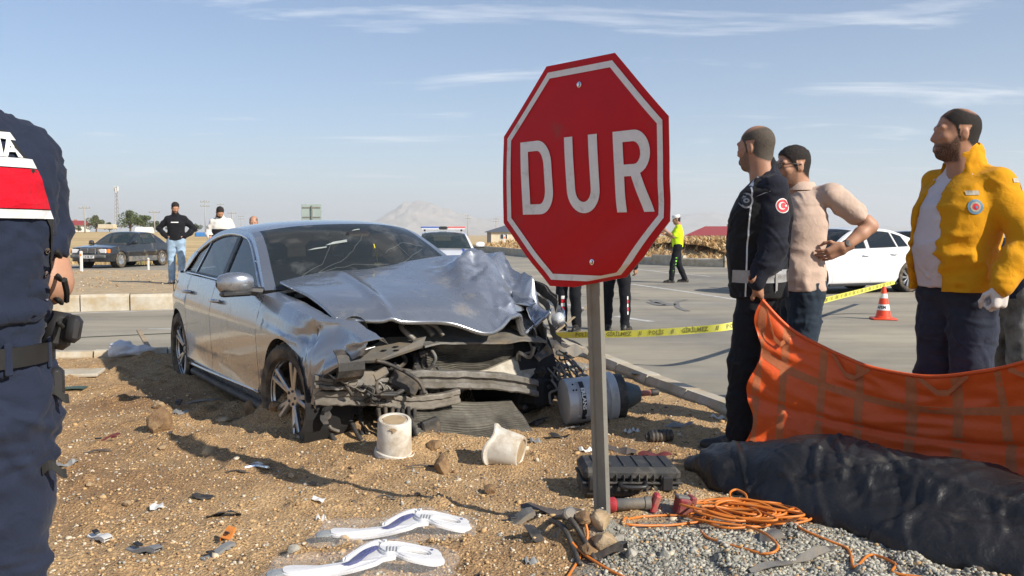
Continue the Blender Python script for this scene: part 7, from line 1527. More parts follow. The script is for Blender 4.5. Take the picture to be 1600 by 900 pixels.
# scattered wreckage
m_gp = pm('scrap_grey', (.24, .245, .245), .5, .2, .15, 20); m_wp = pm('scrap_white', (.66, .66, .64), .5, 0, .06, 20); m_op = pm('scrap_orange', (.62, .22, .05), .5, 0, .1, 20); m_rp = pm('scrap_maroon', (.13, .03, .03), .5, 0, .2, 20); m_brp = pm('scrap_brown', (.085, .07, .062), .6, 0, .2, 12)
def scrap(name, px, py, L, Wd, ang, mat, lab, cat, style='plate', tilt=.2, h=.004):
    c = on(px, py); r_ = random.Random(px * 7 + py); o = empty(name, (c[0], c[1], c[2] + h), ang, None); o.rotation_euler = (r_.uniform(-tilt, tilt), r_.uniform(-tilt, tilt), ang); tag(o, lab, cat); mb = MB()
    if style == 'plate':
        n = 9; top = [(L * (i / (n - 1) - .5), Wd * (.5 + r_.uniform(-.22, .12))) for i in range(n)]; bt_ = [(L * (i / (n - 1) - .5), -Wd * (.5 + r_.uniform(-.22, .12))) for i in range(n)]
        mb.sheet([[(b[0], b[1], .010 * math.sin(i)), ((a[0] + b[0]) / 2, (a[1] + b[1]) / 2, .014 + .012 * math.sin(i * 1.3)), (a[0], a[1], .004 * math.cos(i * 2))] for i, (a, b) in enumerate(zip(top, bt_))], .004)
    elif style == 'channel':
        pr = [(-.5, 0), (-.45, .35), (.45, .35), (.5, 0)]; mb.sheet([[(L * t_ + .0, Wd * a * (1 - .25 * t_), Wd * b + .02 * math.sin(t_ * 4)) for a, b in pr] for t_ in np.linspace(-.5, .5, 8)], .003); mb.box((L * .3, 0, Wd * .30), (L * .16, Wd * .8, Wd * .25), None, .003)
    elif style == 'rod': mb.tube(crv([(-L / 2, 0, 0), (-L * .1, Wd * .3, .012), (L * .2, -Wd * .2, .01), (L / 2, Wd * .4, .004)], 4), [Wd * .18] * 13, 7); mb.box((L * .18, 0, .012), (L * .28, Wd * .6, .012), None, .003)
    elif style == 'film':
        mb.sheet([[(L * (u - .5), Wd * (v - .5), .012 + .12 * L * float(vnoise(np.array([u * 3 + px]), np.array([v * 2 + py]), seed=95)[0]) + .06 * L * math.sin(u * 4 + px)) for v in np.linspace(0, 1, 6)] for u in np.linspace(0, 1, 10)], .002)
    mb.build('fragment', mat, o, angle=35, fixn=False)
    if style == 'channel': m2 = MB(); m2.box((-L * .25, 0, Wd * .40), (L * .22, Wd * .5, .008), Matrix.Rotation(.1, 3, 'Y'), .002); m2.build('clip', m_trim, o)
    return o
SC = [('metal_strip', 318, 629, .26, .05, .12, m_alu, 'silver metal strip lying in the shade beside the front door', 'metal strip', 'rod'), ('plastic_fragment', 285, 646, .12, .07, .1, m_gp, 'pale grey scrap right of the large earth clod', 'scrap', 'plate'), ('plastic_fragment', 278, 632, .05, .05, 1.2, m_brp, 'small dark stub standing behind the pale grey scrap', 'scrap', 'channel'),
 ('trim_strip', 165, 688, .17, .035, .1, m_rp, 'maroon strip with white end lying left of the earth clod', 'strip', 'channel'), ('trim_strip', 152, 708, .15, .025, .2, m_brp, 'thin brown strip just below the maroon strip', 'strip', 'rod'), ('metal_strip', 104, 727, .12, .03, .5, m_gp, 'thin grey sliver beside the standing man’s trousers', 'metal strip', 'plate'),
 ('broken_bracket', 157, 843, .15, .045, -.7, m_wp, 'white broken bracket with grey clip at lower left', 'bracket', 'channel'), ('broken_bracket', 226, 863, .17, .05, -.55, m_gp, 'dark grey broken bracket right of the white one', 'bracket', 'channel'), ('paper_scrap', 245, 796, .06, .05, .4, m_wp, 'crumpled white paper bit on bare soil at lower left', 'paper', 'film'),
 ('rubber_piece', 318, 779, .10, .05, -.2, m_blk, 'upper small black rubber scrap below the sign shadow', 'rubber', 'film'), ('rubber_piece', 350, 808, .15, .05, .25, m_blk, 'curved black rubber scrap with pointed tips', 'rubber', 'film'), ('silver_clip', 405, 733, .15, .05, .2, m_chrome, 'white and silver clip lying where the sign shadow widens', 'clip', 'rod'), ('silver_clip', 398, 728, .10, .02, -.4, m_wp, 'white prong leaning on the silver clip', 'clip', 'rod'), ('plastic_fragment', 372, 740, .12, .02, .1, m_brp, 'thin dark stick left of the silver clip', 'stick', 'rod'),
 ('orange_clip', 357, 839, .045, .045, 1.2, m_op, 'small orange plastic piece with slot', 'clip', 'channel'), ('metal_strip', 340, 866, .15, .035, 1.0, m_gp, 'grey and white strip just below the orange piece', 'metal strip', 'channel'), ('paper_scrap', 497, 785, .06, .04, -.1, m_wp, 'flat white scrap in the middle of the foreground soil', 'paper', 'film'), ('paper_scrap', 502, 813, .045, .015, 0, m_wp, 'tiny white strip above the neck braces', 'paper', 'plate'),
 ('plastic_fragment', 603, 780, .10, .02, -.5, m_plas, 'short dark stick below the upside down bucket', 'stick', 'rod'), ('wood_splinter', 662, 732, .20, .022, .35, m_brp, 'long dark splinter pointing at the brown rock', 'splinter', 'rod'), ('plastic_plate', 868, 800, .32, .10, .06, m_brp, 'flat brown plate lying left of the post foot', 'plate', 'plate'), ('plastic_fragment', 812, 816, .13, .07, .3, m_plas, 'torn grey plastic piece below the brown plate', 'scrap', 'channel'), ('rubber_piece', 833, 838, .05, .13, .3, m_blk, 'upright black rubber strip below the torn grey piece', 'rubber', 'film'), ('plastic_fragment', 828, 880, .05, .04, .5, m_gp, 'small blue grey chip in front of the black strip', 'scrap', 'plate'),
 ('bumper_piece', 1000, 588, .20, .16, .6, m_blk, 'black curled panel piece standing by the right kerb', 'bumper piece', 'film'), ('plastic_fragment', 965, 703, .22, .10, -.2, m_brp, 'dark flat panel right of the post at mid height', 'panel', 'plate'), ('plastic_fragment', 1025, 712, .20, .06, -.2, m_rp, 'reddish brown sliver right of the dark flat panel', 'sliver', 'plate'), ('metal_strip', 980, 676, .07, .03, .7, m_wp, 'small pale tag beside the metal cylinder', 'tag', 'plate'), ('metal_strip', 993, 675, .05, .04, .2, m_wp, 'second pale tag right of the first by the cylinder', 'tag', 'plate'), ('paper_scrap', 1122, 654, .10, .03, -.4, m_wp, 'white sliver close to the standing man’s shoe', 'paper', 'plate'), ('paper_scrap', 1060, 668, .18, .04, -.1, m_gp, 'pale torn strip on soil between cylinder and shoe', 'strip', 'film'),
 ('plastic_fragment', 890, 672, .14, .03, .1, m_alu, 'grey sliver under the metal cylinder', 'sliver', 'rod'), ('plastic_fragment', 875, 684, .12, .06, .2, m_blk, 'black lump just left of the pole under the cylinder', 'scrap', 'film'), ('metal_strip', 1240, 876, .42, .045, .42, m_plas, 'long flat dark bar on the gravel before the black cover', 'bar', 'plate'), ('plastic_fragment', 1200, 845, .12, .08, .3, m_plas, 'crushed grey piece under the cable coil', 'scrap', 'film'), ('plastic_fragment', 950, 868, .14, .08, -.4, m_blk, 'black torn grid piece at the edge of grey gravel', 'scrap', 'channel'), ('plastic_fragment', 1115, 693, .12, .07, .2, m_gp, 'grey crumpled scrap under the shoe tip', 'scrap', 'film'),
 ('plastic_fragment', 840, 662, .16, .09, .5, m_blk, 'black broken piece below the torn wiring', 'scrap', 'film'), ('paper_scrap', 835, 690, .07, .05, .5, m_gp, 'grey chip beside the tipped bucket', 'scrap', 'plate'), ('plastic_fragment', 915, 705, .09, .05, .3, m_wp, 'white chip left of the dark flat panel', 'scrap', 'plate')]
for s_ in SC: scrap(*s_)
# bits torn off the car by the kerb
m_strip = m_blk
for path, wd, nm, lab, mt in (([(846, 512, .06), (862, 528, .08), (890, 540, .06), (920, 552, .03), (950, 568, .02)], .05, 'bumper_strip', 'long black bumper strip curving over the kerb behind the pole', m_plas), ([(866, 556, .05), (890, 562, .09), (915, 560, .08), (938, 556, .03)], .14, 'bumper_skin', 'grey dirty torn bumper skin behind the pole', m_plas), ([(850, 575, .03), (880, 582, .06), (930, 578, .04)], .09, 'bumper_skin', 'lower torn grey skin lying against the wiring', m_alu), ([(846, 543, .08), (866, 541, .09), (890, 548, .05)], .06, 'bumper_strip', 'short dark curved strip above the rust coloured soil', m_blk)):
    q = crv([gp(a, b, h) for a, b, h in path], 6); mb = MB(); mb.sheet([[p + np.array([0, .3 * wd * k, wd * k * (.6 + .3 * math.sin(i))]) for k in (-.5, 0, .5)] for i, p in enumerate(q)], .006); tag(mb.build(nm, mt, angle=40), lab, 'bumper part')
mb = MB(); a, b = gp(868, 527, .06), gp(922, 498, .22); mb.bar(tuple(a), tuple(b), .035, .012, .003); m_wood = pm('weathered_wood', (.34, .26, .17), .85, 0, .25, 14); tag(mb.build('wooden_slat', m_wood), 'pale wooden slat leaning up behind the pole by the officers', 'slat')
mb = MB(); a, b = gp(247, 568, .0), gp(217, 532, .12); mb.bar(tuple(a), tuple(b), .05, .02, .004); tag(mb.build('wooden_slat', m_wood), 'wooden slat leaning across the white plastic bag near rear wheel', 'slat')
A = Sdf((-.35, -.2, -.02), (.35, .2, .25), .014); A.ell((-.08, 0, .06), (.13, .10, .08), .04); A.ell((.08, .02, .05), (.09, .08, .05), .05); A.cone((.1, 0, .04), (.22, .03, .07), .04, .02, .04); A.folds(.028, 9, 97); A.folds(.012, 22, 98)
c = on(203, 556); o = sobj('plastic_bag', A, pm('bag_white', (.70, .71, .74), .4, 0, .05, 10, alpha=.85)); o.location = (c[0], c[1], c[2]); tag(o, 'crumpled white plastic bag on the dirt behind the rear wheel', 'plastic bag')
c = on(112, 585); mb = MB(); mb.box((0, 0, .012), (.5, .30, .03), None, .006); tag(mb.build('concrete_slab', m_conc, loc=(c[0], c[1], c[2]), rot=(.03, .0, .2)), 'flat grey slab on the soil beside the standing man', 'slab')
c = on(108, 609); mb = MB(); mb.sheet([[(x, y, .010 + .008 * math.sin(x * 18)) for y in (-.05, 0, .05)] for x in np.linspace(-.13, .13, 12)], .008); tag(mb.build('broken_board', pm('board_green', (.05, .085, .065), .5, 0, .4, 40), loc=(c[0], c[1], c[2] + .01), rot=(0, .06, .1)), 'small dark green board with pale edge by the slab', 'board')
c = on(1030, 690); mb = MB(); M = rot_to((1, .12, .05)); mb.lathe([(.001, -.085), (.016, -.085), (.018, -.07), (.032, -.065)] + [(.034 + .006 * (i % 2), -.06 + .0125 * i) for i in range(11)] + [(.034, .078), (.020, .085), (.001, .086)], 20, M); tag(mb.build('rubber_bellows', m_blk, loc=(c[0], c[1], c[2] + .035), angle=25), 'ribbed black rubber bellows lying on soil right of the cylinder', 'bellows')
# stones and clods big enough to pick out
ROCK = pm('rock_tan', (.40, .285, .165), .95, 0, .25, 9, .8, 40, bdist=.01, dirt=((.52, .42, .29), .3, 7)); CLOD = pm('clod_brown', (.21, .125, .065), .97, 0, .25, 9, .9, 50, bdist=.012, dirt=((.34, .23, .12), .4, 14)); RGREY = pm('rock_grey', (.38, .36, .31), .95, 0, .2, 9, .7, 40, bdist=.01)
def rock(px, py, w, h, mat, lab, seed, sub=3):
    bm = bmesh.new(); bmesh.ops.create_icosphere(bm, subdivisions=sub, radius=1); V = np.array([v.co for v in bm.verts]); n1 = fbm(V[:, 0] * 1.1 + seed, V[:, 1] * 1.1, V[:, 2] * 1.1, 3, seed); n2 = np.round(vnoise(V[:, 0] * 1.6 + seed, V[:, 1] * 1.6, V[:, 2] * 1.6, seed + 3) * 3) / 3; V = V * (1 + .35 * n1 + .12 * n2)[:, None]; lim = .82; r__ = np.random.default_rng(seed)
    for q in range(11):
        d_ = r__.normal(size=3); d_ /= np.linalg.norm(d_); c_ = r__.uniform(.62, .88); e_ = V @ d_ - c_; V = V - np.maximum(e_, 0)[:, None] * d_ * .93
    V = V * np.array([w, w * .85, h])
    for v, q in zip(bm.verts, V): v.co = q
    me = bpy.data.meshes.new('rock'); bm.to_mesh(me); bm.free(); me.materials.append(mat); shade_angle(me, 28); c = on(px, py); o = link('rock', me, None, (c[0], c[1], c[2] + h * .55), (random.uniform(-.2, .2), random.uniform(-.2, .2), random.uniform(0, 6))); tag(o, lab, 'stone'); return o
RK = [(250, 672, .10, .10, CLOD, 'large brown earth clod lying left of the car'), (250, 637, .055, .035, ROCK, 'flat tan stone resting on top behind the large clod'), (326, 712, .045, .035, ROCK, 'tan block shaped stone in the sign shadow'), (690, 738, .055, .065, CLOD, 'upright brown rock between the two white buckets'), (352, 660, .06, .03, ROCK, 'pale flat clod below the door sill'), (395, 645, .07, .07, CLOD, 'rough reddish clod piled against the front wheel arch'), (478, 668, .09, .05, CLOD, 'broad clod in front of the front tyre'), (520, 665, .06, .03, ROCK, 'tan flat stone between tyre and crossbeam'), (500, 655, .04, .03, ROCK, 'small tan stone right at the tyre'), (560, 672, .05, .04, CLOD, 'brown clod left of the upside down bucket'), (765, 770, .035, .03, CLOD, 'small brown stone below the tipped bucket'), (460, 862, .028, .02, RGREY, 'grey round stone left of the neck braces'), (255, 702, .03, .02, ROCK, 'little tan stone below the large clod'), (560, 850, .02, .015, ROCK, 'tiny tan stone beside the braces'), (935, 822, .05, .05, ROCK, 'yellowish rock wedged at the foot of the post'), (912, 815, .05, .025, CLOD, 'brown flat stone left of the post foot'), (945, 858, .055, .05, ROCK, 'ochre rock below the post foot'), (920, 868, .04, .03, CLOD, 'brown clod beside the ochre rock'), (985, 870, .03, .024, RGREY, 'large grey stone at left edge of the gravel spill'), (1040, 870, .026, .02, RGREY, 'grey stone right of the larger grey stone'), (965, 850, .03, .028, RGREY, 'small grey stone touching the post'), (680, 700, .05, .035, CLOD, 'brown clod under the crushed condenser'), (620, 655, .06, .03, CLOD, 'dark clod in shade behind the upside down bucket'), (455, 745, .02, .015, ROCK, 'small tan stone on open soil near sign shadow'), (140, 760, .022, .016, ROCK, 'small pale stone near the trousers'), (200, 790, .022, .016, ROCK, 'small pale stone above the white bracket'), (430, 640, .05, .045, CLOD, 'reddish clod between sill and front wheel')]
for i, (px, py, w, h, m_, lab) in enumerate(RK): rock(px, py, w, h, m_, lab, 100 + i, 2 if w < .04 else 3)
# barrier tape and cone
m_tape = pm('tape_yellow', (.78, .76, .10), .5, 0, .06, 14, dirt=((.6, .58, .3), .25, 20))
tp = empty('barrier_tape', (1.2, 9.0, .3)); tag(tp, 'yellow printed barrier tape stretched from the wreck behind the men to the white car', 'barrier tape'); t0_ = np.array(tp.location)
def tape_path(): return [D(866, 524, 9.2), D(920, 523, 9.0), D(1000, 521, 8.8), D(1080, 516, 8.6), D(1145, 509, 8.5), D(1215, 491, 9.0), D(1290, 469, 10.6), D(1345, 455, 13.2), D(1398, 441, 16.4)]
tpp = np.array(crv(tape_path(), 12)); w_ = .036
def tape_pt(i, a, o=0.0):
    i0 = min(int(i), len(tpp) - 2); f = i - i0; p = tpp[i0] * (1 - f) + tpp[i0 + 1] * f; ang = .35 * math.sin(i * .11) + (.5 if i < 14 else 0) * (1 - i / 14); up = np.array([.1 * math.sin(ang), -math.sin(ang) * .6, math.cos(ang)]); d = tpp[i0 + 1] - tpp[i0]; d = d / np.linalg.norm(d); n = np.cross(d, up); n = n / np.linalg.norm(n); n = n if n[1] < 0 else -n; return p + up * a + n * o - t0_
mb = MB(); mb.sheet([[tape_pt(i, a) for a in (-w_, 0, w_)] for i in np.linspace(0, len(tpp) - 1, 140)], .001); mb.build('tape_strip', m_tape, tp, smooth=True)
seg = np.linalg.norm(np.diff(tpp, axis=0), axis=1); cum = np.concatenate([[0], np.cumsum(seg)]); s_ = .25
txts = ['POLİS', '//', 'GİRİLMEZ', '//']; k = 0
m_tpr = pm('tape_print', (.22, .21, .05), .6, 0, 0)
while s_ < cum[-1] - .4:
    V_, F_ = text_mesh(txts[k % 4], .060, .0012, 0, 1, .95); mn, mxx = min(v[0] for v in V_), max(v[0] for v in V_); mt = MB(); mt.add([tape_pt(float(np.interp(s_ + x - mn, cum, np.arange(len(cum)))), y * 1.0, .003) for x, y, z in V_], F_); mt.build('tape_print', m_tpr, tp); s_ += mxx - mn + .07; k += 1
m_cone = pm('cone_orange', (.78, .07, .02), .45, 0, .05, 10, dirt=((.35, .2, .13), .12, 10)); g = G(1380, 499, ROADZ); cn = empty('traffic_cone', (g[0], g[1], ROADZ), -.2); tag(cn, 'orange traffic cone with two white bands on the asphalt', 'traffic cone')
def cr_(z): return .115 + (.028 - .115) * (z - .03) / .47
mb = MB(); mb.box((0, 0, .014), (.36, .36, .028), None, .012); mb.lathe([(cr_(z), z) for z in (.028, .2, .35, .5)] + [(.02, .505), (.018, .49)], 28); mb.lathe([(.135, .026), (.125, .045), (cr_(.05), .055)], 28); mb.build('cone_body', m_cone, cn, angle=40)
for z0, z1 in ((.145, .235), (.33, .40)): mb = MB(); mb.lathe([(cr_(z0) + .002, z0), (cr_(z1) + .002, z1)], 28); mb.build('white_band', m_wprint, cn, smooth=True)
V_, F_ = text_mesh('APEM', .062, .002, 0, 1, .9); mt = MB(); vc = math.atan2(-g[1], -g[0]) + .2 - .35; mt.add([((cr_(.19 + y) + .004) * math.cos(vc + x / .09), (cr_(.19 + y) + .004) * math.sin(vc + x / .09), .19 + y) for x, y, z in V_], F_); mt.build('cone_print', m_ink, cn)
# trolley frame on the asphalt at the right edge
st = empty('folded_stretcher', (3.72, 6.25, ROADZ), -.15); tag(st, 'low folded stretcher frame on asphalt at the right edge, beside yellow jacket', 'stretcher')
for y in (-.24, .24):
    mb = MB(); mb.tube([(-.5, y, .22), (-.46, y, .25), (.9, y, .25)], .018, 8); mb.build('rail', m_trim, st, smooth=True)
for x in (-.3, .1, .5): mb = MB(); mb.tube([(x, -.24, .25), (x, .24, .25)], .014, 8); mb.build('cross_bar', m_chrome, st, smooth=True)
mb = MB(); mb.box((.2, 0, .275), (1.3, .42, .04), None, .015); mb.build('pad', m_trim, st, angle=30)
for x in (-.4, .7):
    for y in (-.24, .24):
        mb = MB(); mb.tube([(x, y, .25), (x + .05, y, .10)], .012, 8); mb.build('leg', m_chrome, st); mb = MB(); mb.lathe([(.02, -.018), (.055, -.015), (.06, 0), (.055, .015), (.02, .018)], 16, TR((x + .05, y, .062), Matrix.Rotation(PI / 2, 4, 'X'))); mb.build('castor', m_blk, st, angle=40)
# ================================================================ OTHER CARS
m_blackp = paint('dusty_black_paint', (.016, .019, .026), .1, .22, .16); m_whitep = paint('white_paint', (.74, .75, .76), 0, .22, .05); m_greyclad = pm('grey_cladding', (.10, .105, .11), .55, 0, .1, 8, dirt=((.3, .25, .18), .3, 4)); m_glassg = pm('green_glass', (.03, .045, .048), .05, 0, 0, spec=.6, alpha=.75)
def whole_car(root, C, body, windows, wheel, chrome=None, glass=None, mirz=None, hand=True, wb=.14, rb=.14, frame=.05, seats=True):
    for sd in (-1, 1):
        C.panel('front_wing', C.door[0], C.xa + .25, sd, body, root); C.panel('front_door', C.door[1], C.door[0], sd, body, root); C.panel('rear_door', C.door[2], C.door[1], sd, body, root); C.panel('rear_quarter', C.xb - .25, C.door[2], sd, body, root)
        if hand: C.handle(C.door[1] + .16, sd, root, chrome or body); C.handle(C.door[2] + .18, sd, root, chrome or body)
        C.mirror(C.door[0] - .14, sd, root, body, mirz)
        for x in (C.wF, C.wR): make_wheel(C.wheelR, C.rimR, .21, wheel, root, (x, sd * (C.hw - .125), C.wheelR), sd < 0)
    C.panel('front_bumper', C.xa + .25, C.xF, 0, body, root); C.panel('rear_bumper', C.xR, C.xb - .25, 0, body, root)
    C.cabin(body, root, windows, wbow=wb, rbow=rb, chrome=chrome, glassmat=glass, frame=frame); C.deck('bonnet', C.rail[0][0] - .08, C.xF, body, root, .035); C.deck('boot_lid', C.rail[-1][0] + .10, C.xR, body, root, .025); C.tub(root)
    if seats: C.seats(root)
# the old dark saloon on the far left road
r0 = empty('dark_saloon', (-15.75, 36.4, -.055), math.radians(-101)); tag(r0, 'old dusty black saloon parked on the far road by the straw field', 'car')
C1 = Car(wF=1.40, wR=-1.40, xF=2.22, xR=-2.45, xa=2.0, xb=-2.2, hw=.87, sill=.22, bumpz=.26, archR=.345, wheelR=.318, wheelz=.318, rimR=.20, nF=3.2, nR=3.0, taperF=.05, taperR=.07, lean=.42, crown=.04, leanF=.02, leanR=.03, door=(.86, -.16, -1.05), belt=[(-2.46, .93), (-2.2, .95), (-1.2, .94), (.9, .90), (1.6, .84), (2.23, .76)], rail=[(.82, .90), (.52, 1.09), (.18, 1.28), (-.05, 1.36), (-.4, 1.38), (-.85, 1.37), (-1.1, 1.31), (-1.4, 1.16), (-1.66, 1.0), (-1.76, .95)], iA=3, iC=6, wtop=.08, rtop=.06, sec=[(0, .95), (.1, .985), (.42, .985), (.43, 1.0), (.66, 1.0), (.68, .99), (1, .955)])
whole_car(r0, C1, m_blackp, [(.72, -.13, -.30, 0), (-.22, -1.06, 0, .12)], 'steel', None, m_glassg, None, False, .10, .10)
for sd in (-1, 1):
    mb = MB(); mb.grid([[(x, sd * (C1.plan(x) * .992 + .010), z) for z in (.24, .44)] for x in np.linspace(-.98, .98, 12)]); mb.build('side_cladding', m_greyclad, r0)
    mb = MB(); mb.box((2.165, sd * .56, .66), (.07, .34, .16), Matrix.Rotation(sd * -.05, 3, 'Z'), .02); mb.build('headlamp', m_lamp, r0, angle=30); mb = MB(); mb.box((2.10, sd * .775, .66), (.12, .12, .155), Matrix.Rotation(sd * -.35, 3, 'Z'), .02); mb.build('indicator', m_amber, r0, angle=30); mb = MB(); mb.box((-2.40, sd * .62, .70), (.06, .36, .16), Matrix.Rotation(sd * .08, 3, 'Z'), .02); mb.build('tail_lamp', m_red, r0, angle=30)
    mb = MB(); mb.tube([(-.10, sd * .885, .80), (.05, sd * .905, .80), (.08, sd * .885, .80)], .012, 6); mb.tube([(-.98, sd * .885, .80), (-.83, sd * .905, .80), (-.80, sd * .885, .80)], .012, 6); mb.build('door_handles', m_trim, r0) if False else None
mb = MB(); mb.box((2.20, 0, .665), (.05, .62, .20), None, .012); mb.build('grille', m_trim, r0, angle=30); mb = MB()
mb.tube([(2.232, -.31, .565), (2.232, -.31, .765), (2.225, .31, .765), (2.232, .31, .565)], .014, 6); mb.bar((2.235, 0, .57), (2.235, 0, .765), .02, .02)
for k in range(5): mb.bar((2.228, -.30, .60 + .034 * k), (2.228, .30, .60 + .034 * k), .008, .008)
mb.build('grille_frame', m_chrome, r0)
mb = MB(); mb.box((2.24, 0, .46), (.10, 1.50, .13), None, .03); mb.build('bumper_bar', m_greyclad, r0, angle=30); plate_obj(r0, '34 AB 167', (2.30, .05, .44), 0)
# the highway patrol car behind the wreck
r1 = empty('police_car', (-1.86, 24.3, ROADZ - .02), math.atan2(-1, .10)); tag(r1, 'white police car with roof light bar and blue yellow stripes behind wreck', 'car')
C2 = Car(wF=1.35, wR=-1.35, xF=2.2, xR=-2.3, xa=1.45, xb=-1.5, hw=.89, sill=.2, archR=.355, wheelR=.325, wheelz=.325, rimR=.22, lean=.46, crown=.05, door=(.92, -.16, -1.02), belt=[(-2.3, .98), (-1.4, 1.0), (.9, .95), (1.5, .89), (2.2, .72)], rail=[(.96, .96), (.66, 1.11), (.34, 1.26), (.05, 1.34), (-.4, 1.37), (-.85, 1.36), (-1.2, 1.29), (-1.55, 1.15), (-1.8, 1.04), (-1.9, 1.0)], iA=3, iC=6, wtop=.16, rtop=.1)
whole_car(r1, C2, m_whitep, [(.78, -.12, -.34, 0), (-.21, -1.05, 0, .12)], 'multi', None, m_glassg, 1.04)
mb = MB(); mb.box((-.25, 0, 1.50), (.30, .22, .085), None, .02); mb.build('siren_box', m_trim, r1, angle=30)
for sd, m_, nm in ((-1, pm('lens_blue', (.10, .16, .42), .15, 0, .05, coat=1), 'blue_lens'), (1, pm('lens_red', (.62, .16, .15), .15, 0, .05, coat=1), 'red_lens')):
    mb = MB(); mb.box((-.25, sd * .36, 1.515), (.28, .50, .05), None, .02); mb.build(nm, m_, r1, angle=30); mb = MB(); mb.box((-.25, sd * .36, 1.475), (.27, .48, .03), None, .01); mb.build('lens_base', m_lamp, r1, angle=30)
    mb = MB(); mb.box((-.25, sd * .5, 1.44), (.06, .05, .06), None, .01); mb.build('bar_foot', m_trim, r1)
    mb = MB(); mb.box((1.95, sd * .6, .66), (.22, .30, .12), Matrix.Rotation(sd * -.5, 3, 'Z'), .04); mb.build('headlamp', m_lamp, r1, angle=30)
for y0, m_ in ((-.55, pm('stripe_blue', (.03, .08, .40), .5, 0, .03)), (.48, MATS['stripe_blue']), (.62, pm('stripe_yellow', (.72, .72, .05), .5, 0, .03)), (.75, MATS['stripe_blue'])):
    P_ = []
    for x in np.linspace(1.12, 1.9, 12):
        pe = C2.P(x, 1, 1); P_.append([(pe[0], y, pe[2] + .035 * (1 - (y / max(pe[1], .1)) ** 2) + .004) for y in (y0 - .03, y0 + .03)])
    mb = MB(); mb.grid(P_); mb.build('stripe', m_, r1)
V_, F_ = text_mesh('POLİS', .14, .003, 0, 1, 1.3); mt = MB(); mt.add([(1.42 + y * .8 + .3 * abs(x) ** 2 * 0, x - .1, float(np.interp(1.42 + y * .8, [1.3, 1.6], [C2.top(1.3), C2.top(1.6)])) + .037) for x, y, z in V_], F_); mt.build('bonnet_print', MATS['stripe_blue'], r1)
# the white saloon behind the men
r2 = empty('white_saloon', (7.36, 20.45, ROADZ), math.atan2(-.42, -.91)); tag(r2, 'white saloon with silver spoked wheels standing on the asphalt behind the men', 'car')
C3 = Car(wF=1.40, wR=-1.40, xF=2.35, xR=-2.5, xa=1.5, xb=-1.5, hw=.915, sill=.2, archR=.37, wheelR=.345, wheelz=.345, rimR=.245, lean=.47, crown=.05, door=(.92, -.18, -1.06), nR=2.4, belt=[(-2.5, 1.02), (-1.9, 1.04), (-1.0, 1.0), (.9, .95), (1.5, .90), (2.35, .74)], rail=[(.92, .96), (.64, 1.11), (.34, 1.27), (.05, 1.38), (-.4, 1.43), (-.85, 1.42), (-1.2, 1.35), (-1.6, 1.21), (-1.92, 1.09), (-2.03, 1.045)], iA=3, iC=6, wtop=.16, rtop=.1, sec=[(0, .93), (.10, .97), (.17, .985), (.2, .975), (.4, .995), (.66, 1.0), (.755, 1.0), (.775, .98), (1, .93)])
whole_car(r2, C3, m_whitep, [(.78, -.13, -.34, 0), (-.22, -1.06, 0, .10), (-1.10, -1.42, .10, .14)], 'multi', None, None, 1.02)
for sd in (-1, 1): mb = MB(); mb.box((-2.28, sd * .66, .86), (.20, .34, .13), Matrix.Rotation(sd * .6, 3, 'Z'), .03); mb.build('tail_lamp', m_red, r2, angle=30); mb = MB(); mb.tube([(x, sd * (C3.plan(x) * .955), .215) for x in np.linspace(-1.0, 1.0, 12)], .03, 6); mb.build('sill', m_trim, r2)
# three more cars far off at the right, behind the white saloon
def far_car(loc, ang, body, lab, sc=1.0):
    r = empty('parked_car', loc, ang); tag(r, lab, 'car'); whole_car(r, Car(**{k: v for k, v in C3.__dict__.items() if not k.startswith('_')}), body, [(.78, -.13, -.34, 0), (-.22, -1.25, 0, .12)], 'multi', None, None, 1.02, False, seats=False); return r
far_car((19.3, 45.0, ROADZ), 2.7, m_blackp, 'dark car far off, just over the boot of the white saloon'); far_car((22.6, 47.5, ROADZ), .3, m_whitep, 'pale car far off beside the yellow jacket, beyond the white saloon')
# ================================================================ ROADSIDE AND HORIZON
m_post = pm('marker_white', (.72, .71, .68), .6, 0, .06, 6)
def delin(px, py, z, h, lab, w=.09):
    g = G(px, py, z); o = empty('marker_post', (g[0], g[1], z)); tag(o, lab, 'marker post', 'white marker posts along the roads'); mb = MB(); mb.box((0, 0, h / 2 - .1), (w, w * .6, h + .2), None, .012); mb.build('post', m_post, o); mb = MB(); mb.box((0, -w * .31, h * .82), (w * .6, .006, h * .12), None, .002); mb.build('reflector', m_amber, o); return o
delin(127.5, 426, -.03, .72, 'white marker post before the front of old black saloon'); delin(232, 421, -.02, .42, 'short white marker post near the rear wheel of the old black saloon', .07); delin(788, 391, -.05, 1.25, 'tall white marker post left of the stop sign by far kerb', .18); delin(1044, 401, .1, .7, 'short white marker post on the stubble bank left of the traffic officer', .14)
m_lat = pm('pole_grey', (.34, .33, .31), .8, .1, .1, 1)
def pole(px, top_y, base_y, dist, lab, arms=1, w=.22, cat='utility pole'):
    p = D(px, base_y, dist); q = D(px, top_y, dist); o = empty('utility_pole', p); tag(o, lab, cat, 'poles along the skyline'); H_ = q[2] - p[2]; mb = MB(); mb.tube([(0, 0, -1), (0, 0, H_)], [w / 2, w / 3], 8); mb.build('shaft', m_lat, o, smooth=True)
    for k in range(arms):
        a = MB(); zz = H_ - .35 - .9 * k; a.box((0, 0, zz), (2.0, .12, .12)); 
        for x in (-.9, -.3, .3, .9): a.lathe([(.05, 0), (.07, .1), (.04, .25)], 8, TR((x, 0, zz + .06)), cap1=True)
        a.build('cross_arm', m_lat, o)
    return o
